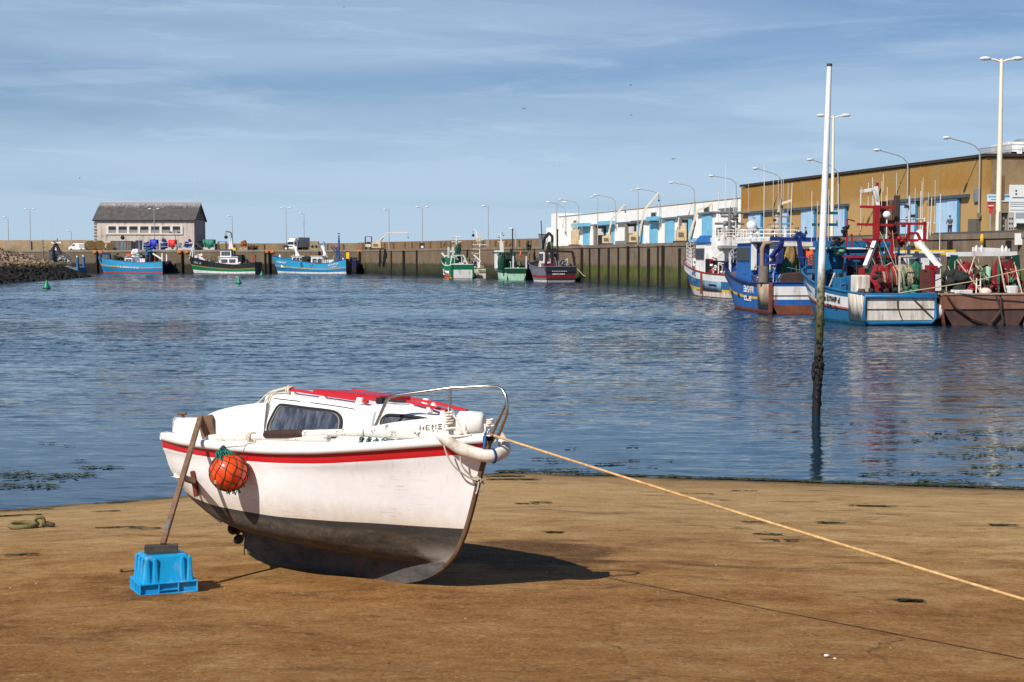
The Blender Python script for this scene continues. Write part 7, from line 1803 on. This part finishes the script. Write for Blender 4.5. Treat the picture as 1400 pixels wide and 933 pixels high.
m = MB(); m.tube([Wd(1.35, .06, 1.36), Wd(1.365, .075, 1.28), Wd(1.35, .07, 1.22)], .012, 6); m.build('strap', plain(20, 92, 160, .6), bf)

# ---------------------------------------------------------------- net float hanging at the side
bc = Wd(-.855, 1.035, .90); RB = .166
fl = thing('net_float', 'orange ball float in a green net hanging against the boat side', 'float', tuple(bc))
OR = NT('float_plastic'); f = OR.noise(OR.mapped(), 6, 5, .6); g_ = OR.noise(OR.mapped(), 30, 3, .6)
ocol = OR.mix(OR.rng(f, .35, .7), srgb(236, 62, 12), srgb(250, 92, 30)); ocol = OR.mix(OR.rng(g_, .66, .74, 0, .5), ocol, srgb(200, 120, 70))
m = MB(); m.ball((0, 0, 0), RB, 0, 40, 24); m.build('ball', OR.out(ocol, .36), fl)
NETC = paint(54, 70, 54, .85, .3, 30); NETG = paint(20, 130, 100, .85, .3, 30)
tilt = Matrix.Rotation(radians(-18), 3, 'Y') @ Matrix.Rotation(radians(8), 3, 'X')
m = MB()
nl = 11
for k in range(nl):
    for sg in (-1, 1):
        pts = []
        for i in range(25):
            th = lerp(.20, pi - .18, i / 24); ph = 2 * pi * k / nl + sg * (i / 24) * 2 * pi * 4 / nl + .05 * sin(i * .9 + k)
            pts.append(tilt @ Vector((sin(th) * cos(ph), sin(th) * sin(ph), cos(th))) * (RB + .0035))
        m.tube(pts, .0034, 5)
m.build('net', NETC, fl)
m = MB(); top_ = tilt @ Vector((0, 0, RB))
m.ball(top_ + Vector((0, 0, .004)), (.055, .055, .045), 0, 12, 8, .05); m.ball(top_ + Vector((.01, 0, .05)), (.026, .026, .03), 0, 10, 8, .1); m.build('neck', plain(24, 44, 66, .6), fl)
m = MB(); random.seed(4)
for k in range(46):
    a_ = random.uniform(0, 6.3); th = random.uniform(.22, .62); p0 = tilt @ Vector((sin(th) * cos(a_), sin(th) * sin(a_), cos(th))) * (RB + .006)
    p1 = top_ + Vector((random.uniform(-.02, .03), random.uniform(-.02, .02), random.uniform(.01, .06))); m.tube([p0, p0.lerp(p1, .5) + Vector((random.uniform(-.02, .02), -.006, .012)), p1], .0038, 5)
for k in range(30):
    a_ = random.uniform(0, 6.3); th = random.uniform(2.55, 3.0); p0 = tilt @ Vector((sin(th) * cos(a_), sin(th) * sin(a_), cos(th))) * (RB + .004)
    m.tube([p0, p0 + Vector((random.uniform(-.02, .02), random.uniform(-.02, .02), -random.uniform(.015, .04)))], .004, 5)
m.build('cord_ends', NETG, fl)
m = MB(); m.tube([top_ + Vector((.01, 0, .06)), BM.to_3x3() @ Vector((0, 0, 0)) + (Wd(-.80, .92, 1.13) - bc), Wd(-.79, .875, 1.16) - bc], .006, 6); m.build('lanyard', ROPEW, fl)
m = MB(); m.box(tilt @ Vector((-.10, -.13, -.02)), (.028, .006, .034), 0, Matrix.Rotation(.6, 3, 'Z')); m.build('sticker', plain(226, 214, 196, .5), fl)

# ---------------------------------------------------------------- ropes
def rope(name, label, polylines, r, mat, cat='rope', wob=0, group=None):
    m = MB()
    for p in polylines:
        p = [Vector(q) for q in p]; fine = []
        for i in range(len(p) - 1):
            for k in range(4):
                q = [p[max(0, min(len(p) - 1, i + d))] for d in (-1, 0, 1, 2)]; t_ = k / 4
                fine.append(.5 * ((2 * q[1]) + (q[2] - q[0]) * t_ + (2 * q[0] - 5 * q[1] + 4 * q[2] - q[3]) * t_ * t_ + (3 * q[1] - q[0] - 3 * q[2] + q[3]) * t_ ** 3))
        fine.append(p[-1]); m.tube(fine, r, 6)
    o = m.build(name, mat); tag(o, label, cat, group); return o
def coil(c, axis, r, turns, pitch, n=9, jit=.006):
    axis = Vector(axis).normalized(); a_ = axis.orthogonal().normalized(); b_ = axis.cross(a_); out = []
    for i in range(int(n * turns) + 1):
        t_ = 2 * pi * i / n; out.append(Vector(c) + (a_ * cos(t_) + b_ * sin(t_)) * (r + random.uniform(-jit, jit)) + axis * (pitch * i / n))
    return out
random.seed(9)
rope('cabin_rope', 'cream rope looped over the aft corner of the red cabin rail down to the deck',
     [coil(Wd(-.93, .39, 1.615), BX, .035, 3, .018), [Wd(-.95, .40, 1.64), Wd(-1.03, .48, 1.60), Wd(-1.06, .535, 1.52), Wd(-1.08, .57, 1.38), Wd(-1.12, .605, 1.17)], [Wd(-.93, .41, 1.63), Wd(-1.01, .47, 1.60), Wd(-1.03, .53, 1.50), Wd(-1.07, .575, 1.34), Wd(-1.11, .60, 1.2)],
      [Wd(-.96, .38, 1.63), Wd(-1.12, .47, 1.575), Wd(-1.2, .5, 1.51), Wd(-1.27, .52, 1.47)], [Wd(-.94, .40, 1.64), Wd(-1.09, .48, 1.59), Wd(-1.22, .51, 1.49), Wd(-1.29, .53, 1.46)]], .008, ROPEW)
rope('pole_lashing', 'cream rope knotted around the white pole above the orange float', [coil(gun_pt(-.87, -.05, 1.195), BX, .045, 3, .012), [gun_pt(-.86, -.01, 1.17), gun_pt(-.78, .03, 1.155), gun_pt(-.70, .02, 1.165), gun_pt(-.74, -.0, 1.19)]], .010, ROPEW)
rope('pulpit_lashing', 'white rope wound around the upright pulpit post', [coil(Wd(1.065, .205, 1.40), BU, .026, 5, .022, jit=.008), [Wd(1.08, .2, 1.5), Wd(1.13, .17, 1.44), Wd(1.16, .14, 1.37), Wd(1.19, .12, 1.35)], [Wd(1.06, .23, 1.33), Wd(1.12, .23, 1.31), Wd(1.18, .17, 1.34), Wd(1.14, .2, 1.38), Wd(1.05, .24, 1.36)], [Wd(1.05, .25, 1.33), Wd(1.15, .21, 1.31), Wd(1.25, .12, 1.33)]], .009, paint(228, 220, 206, .9, .12, 30))
rope('bow_lashing', 'white rope knot on the forward strut of the pulpit', [coil(Wd(1.40, .06, 1.40), BU, .024, 4, .016, jit=.012), [Wd(1.36, .08, 1.42), Wd(1.38, .09, 1.37), Wd(1.35, .07, 1.34), Wd(1.40, .05, 1.33), Wd(1.42, .09, 1.38)]], .008, paint(228, 220, 206, .9, .12, 30))
rope('bow_painter', 'thin rope and shackle hanging below the bow fender on the stem', [[Wd(1.12, .30, 1.24), Wd(1.14, .27, 1.15), Wd(1.17, .21, 1.06), Wd(1.22, .10, .98), Wd(1.255, .04, .96)], [Wd(1.20, .19, 1.18), Wd(1.20, .17, 1.08), Wd(1.225, .08, .99), Wd(1.255, .03, .97)], coil(Wd(1.235, .03, .955), (.2, .9, .2), .03, 4, .012, jit=.012), [Wd(1.255, .03, .95), Wd(1.25, .03, .90), Wd(1.235, .035, .85)], [Wd(1.26, -.02, .95), Wd(1.25, -.02, .88), Wd(1.24, .0, .84)]], .0075, paint(196, 186, 168, .85, .25, 30))
rope('green_net_rope', 'loose green netting twine lying under the oar blade', [coil(gun_pt(.42 + .06 * k, -.03, 1.245), BX, .02, 2.2, .014, jit=.012) for k in range(6)], .006, paint(86, 132, 112, .9, .3, 30))
ORR = paint(206, 166, 112, .85, .3, 26, (160, 104, 52), .45, bump=.003, sscale=(9, 9, 9))
r0 = Wd(1.36, .04, 1.345); r1 = Vector((2.67, 8.24, 2.42)); dr = r1 - r0
pts = [r0 + dr * q + Vector((0, 0, -.10 * q * (1.32 - q))) for q in [i / 16 * 1.9 for i in range(17)]]
MOOR = pts
# mooring rope: from the bow out of the picture on the right (a sight-line fit of its near end)
def rope_fit(px, py, Y): return at(px, py, Y)
a = Wd(1.37, .03, 1.34); e = at(1400, 815, 8.35); e2 = a + (e - a) * 1.45
pts = []
for i in range(21):
    q = i / 20; p = a.lerp(e2, q); p.z -= .05 * 4 * q * (1 - q) * .5; pts.append(p)
m = MB(); m.tube(pts, .0098, 8); o = m.build('mooring_rope', ORR); tag(o, 'long taut orange mooring rope running from the bow across the slipway', 'rope')
post = thing('mooring_post', 'iron mooring post on the slipway holding the orange rope beyond the frame', 'mooring post', (e2.x, e2.y, slip_z(e2.x, e2.y)))
m = MB(); m.lathe([(.09, -.3), (.09, e2.z - slip_z(e2.x, e2.y) + .1), (.12, e2.z - slip_z(e2.x, e2.y) + .12), (.1, e2.z - slip_z(e2.x, e2.y) + .2), (0, e2.z - slip_z(e2.x, e2.y) + .22)], 14); m.build('post', DSTEEL, post)

# tall white tide pole with its dark weedy foot
D = D_at(568); base_p = Vector((gx(1118.5, D), D, 0)); tp_ = at(1134, 91, D)
pl_ = thing('tide_pole', 'tall white pole standing in the water, lower part dark with weed', 'pole', tuple(base_p))
ax_ = (tp_ - base_p); Hh = ax_.length
def pp_(z): return ax_ * (z / ax_.z)
PM = NT('pole_paint'); x, y, z = PM.xyz(); f = PM.noise(PM.mapped((1, 1, .35)), 3, 6, .7); g = PM.noise(PM.mapped(), 9, 5, .7)
zz = PM.math('ADD', z, PM.math('MULTIPLY', PM.math('SUBTRACT', f, .5), 1.6))
c = PM.mix(PM.rng(f, .3, .7), srgb(226, 226, 228), srgb(246, 246, 246)); c = PM.mix(PM.rng(zz, 4.25, 3.55), c, PM.mix(PM.rng(g, .4, .62), srgb(74, 66, 34), srgb(170, 158, 126)))
c = PM.mix(PM.rng(zz, 3.6, 2.6), c, PM.mix(PM.rng(g, .35, .7), srgb(42, 44, 16), srgb(92, 88, 44))); c = PM.mix(PM.rng(zz, 2.1, 1.5), c, srgb(18, 16, 12))
pm = PM.out(c, .7, bump=g, bstr=.4, bdist=.02)
m = MB(); zs = [-1, 0, .6, 1.2, 1.8, 2.4, 3, 3.6, 4.2, 6, 8, ax_.z]; rs = [.115, .115, .115, .115, .11, .11, .11, .108, .10, .09, .078, .066]
m.tube([pp_(q) for q in zs], rs, 14); m.build('shaft', pm, pl_)
m = MB(); m.tube([pp_(ax_.z), pp_(ax_.z + .07)], .075, 12); m.build('cap', plain(60, 62, 64), pl_)
random.seed(31); m = MB()
for k in range(90):
    z_ = random.choice([random.gauss(1.35, .18), random.uniform(.3, 2.6), random.gauss(1.0, .25)]); z_ = max(.05, z_); a_ = random.uniform(0, 6.3); d_ = .10 + (.035 if abs(z_ - 1.25) < .2 else .0)
    m.ball(pp_(z_) + Vector((cos(a_) * d_, sin(a_) * d_, 0)), (random.uniform(.025, .06), random.uniform(.025, .06), random.uniform(.04, .1)), 0, 6, 5, .3)
m.build('mussel_cluster', paint(24, 21, 17, .7, .5, 8), pl_)

# floating weed, stranded weed, shells, rope ring
random.seed(17)
WEED = paint(56, 62, 32, .6, .5, 3)
def weed_patch(m, cx, cy, w, d, n, zf):
    for k in range(n):
        a_ = random.uniform(0, 6.3); q = random.random() ** .6
        x = cx + cos(a_) * q * w / 2; y = cy + sin(a_) * q * d / 2
        L = random.uniform(.05, .24); t_ = random.uniform(.012, .04); th = random.gauss(0, .5); k_ = 5
        top = []; bot = []
        for i in range(k_ + 1):
            s_ = (i / k_ - .5) * L; ww = t_ * sin(pi * (i + .3) / (k_ + .6)) * random.uniform(.6, 1.3); off = random.uniform(-.012, .012)
            c_ = Vector((x + s_ * cos(th) - off * sin(th), y + s_ * sin(th) + off * cos(th), 0))
            nx = Vector((-sin(th), cos(th), 0)) * ww
            top.append(c_ + nx); bot.append(c_ - nx)
        for v in top + bot: v.z = zf(v.x, v.y) + random.uniform(.004, .02)
        vs = top + bot[::-1]
        m.add(vs, [tuple(range(len(vs)))])
def fl_at(px, py): D_ = D_at(py); return gx(px, D_), D_
m = MB(); wz = lambda x, y: .012
for px, py, w, d, n in ((1330, 625, 1.6, .8, 60), (1390, 615, 2.2, 1.2, 90), (1300, 600, 1.6, .9, 40), (1350, 592, 2.2, 1.0, 70), (1385, 640, 1.4, .6, 50), (1290, 660, 1.3, .3, 60), (1310, 665, 1.2, .25, 60), (1240, 605, 1.4, .5, 26), (1260, 650, .7, .3, 24), (1340, 650, 1.0, .5, 30), (1200, 630, .8, .4, 14), (1210, 650, .6, .2, 16),
                        (1060, 590, .9, .3, 8), (740, 630, .5, .14, 12), (760, 634, .5, .12, 14), (785, 645, .9, .14, 26), (830, 637, .4, .12, 16), (845, 636, .3, .1, 12), (866, 632, .5, .12, 12), (868, 612, .4, .14, 6), (735, 645, .7, .12, 26), (880, 640, .5, .1, 8), (920, 632, .3, .1, 5), (780, 615, .3, .1, 4), (1190, 651, .3, .1, 8),
                        (55, 655, 1.6, .8, 90), (30, 668, 1.2, .5, 60), (95, 652, .9, .4, 36), (135, 641, .8, .16, 34), (10, 650, .9, .6, 40), (110, 632, .4, .12, 8), (50, 608, .5, .2, 6), (90, 612, .4, .2, 5), (1120, 545, 1.2, .3, 8), (1010, 540, 1, .3, 6), (950, 525, 1.2, .4, 6), (1360, 565, 1.6, .6, 14), (1250, 575, 1.2, .5, 10), (1150, 580, 1, .4, 8)):
    x, y = fl_at(px, py); weed_patch(m, x, y, w * 1.15, d * 1.2, int(n * .75), wz)
tag(m.build('floating_weed', WEED, recalc=False), kind='stuff')
# on the slip: intersect sight lines with the ramp
def on_slip(px, py):
    lo, hi = 4.0, 40.0
    for _ in range(50):
        t_ = (lo + hi) / 2; p = at(px, py, t_)
        if p.z > slip_z(p.x, p.y): lo = t_
        else: hi = t_
    return p
m = MB(); sz2 = lambda x, y: slip_z(x, y) + .004
for px, py, w, d, n in ((1195, 693, .7, .1, 46), (1133, 716, .32, .06, 26), (1125, 730, .0, .0, 0), (1375, 719, .25, .06, 14), (1362, 719, .2, .05, 12), (1030, 715, .5, .06, 14), (1050, 732, .35, .05, 12), (1065, 740, .4, .05, 10), (740, 688, .3, .05, 10), (722, 690, .3, .04, 8), (758, 729, .2, .04, 9), (1243, 823, .09, .04, 22), (945, 676, .8, .03, 12), (1010, 672, .6, .03, 10), (20, 706, 1.0, .12, 60), (160, 688, .8, .14, 40), (40, 698, .8, .15, 40), (170, 722, .7, .08, 16), (200, 724, .4, .05, 10), (700, 656, 1.0, .2, 70), (690, 652, .7, .2, 60), (30, 760, .25, .05, 8), (150, 700, .6, .1, 14), (550, 560, 0, 0, 0)):
    if n: p = on_slip(px, py); weed_patch(m, p.x, p.y, w, d, n, sz2)
for k in range(60):
    x = -8.5 + k * .0; 
random.seed(23)
for k in range(1500):                                     # thin line of weed along the edge of the ramp
    x = random.uniform(-.3, 12); y = 28.42 - .22 * max(x, 0) + random.gauss(0, .05); weed_patch(m, x, y, .12, .05, 1, lambda a_, b_: max(slip_z(a_, b_), 0) + .008)
tag(m.build('stranded_weed', WEED, recalc=False), kind='stuff')
m = MB()
for k in range(130):
    x, y = random.uniform(-4.5, 6), random.uniform(7.8, 22); s_ = random.uniform(.002, .006)
    m.ball((x, y, slip_z(x, y) + s_ * .3), (s_ * random.uniform(1, 2), s_ * 1.2, s_ * .6), 0 if random.random() < .3 else 1, 6, 4, .3)
tag(m.build('shell_grit', [plain(226, 216, 196), plain(54, 38, 26)]), kind='stuff')
p = on_slip(1130, 899); m = MB(); m.ball((p.x, p.y, p.z + .012), (.02, .012, .008), 0, 7, 5, .25); m.ball((p.x + .04, p.y - .06, p.z + .01), (.012, .008, .006), 0, 7, 5, .25)
tag(m.build('white_shell', plain(232, 228, 224)), 'broken white shell lying alone on the slipway at lower right', 'shell')
p = on_slip(52, 722); rg = thing('rope_ring', 'olive weathered rope ring lying on the slipway near the water at left', 'rope ring', (p.x, p.y, p.z + .03))
RM = paint(118, 108, 66, .95, .3, 20, bump=.006)
m = MB(); m.tube([(-.19 + .17 * cos(a_ * pi / 10), .17 * sin(a_ * pi / 10), .01) for a_ in range(20)], .034, 8, closed=True); m.build('loop', RM, rg)
m = MB(); m.tube([(.02 + .06 * cos(a_ * pi / 8), .0 + .015 * sin(a_), .05 + .065 * sin(a_ * pi / 8)) for a_ in range(16)], .026, 8, closed=True); m.build('knot', RM, rg)
m = MB(); m.tube([(.05, .0, .01), (.12, .03, .02), (.2, .0, .01), (.22, -.03, .02)], [.03, .036, .034, .02], 8); m.build('tail', paint(74, 62, 40, .95, .3, 20), rg)
p = on_slip(186, 783); m = MB(); m.tube([p + Vector((-.14, .02, .012)), p + Vector((-.1, 0, .012)), p + Vector((-.02, .03, .012)), p + Vector((.12, .05, .012))], .007, 5); m.ball(p + Vector((-.14, .02, .012)), .016, 0, 8, 6)
tag(m.build('hook_cord', plain(52, 40, 30)), 'short dark cord with a hook lying left of the blue crate', 'cord')
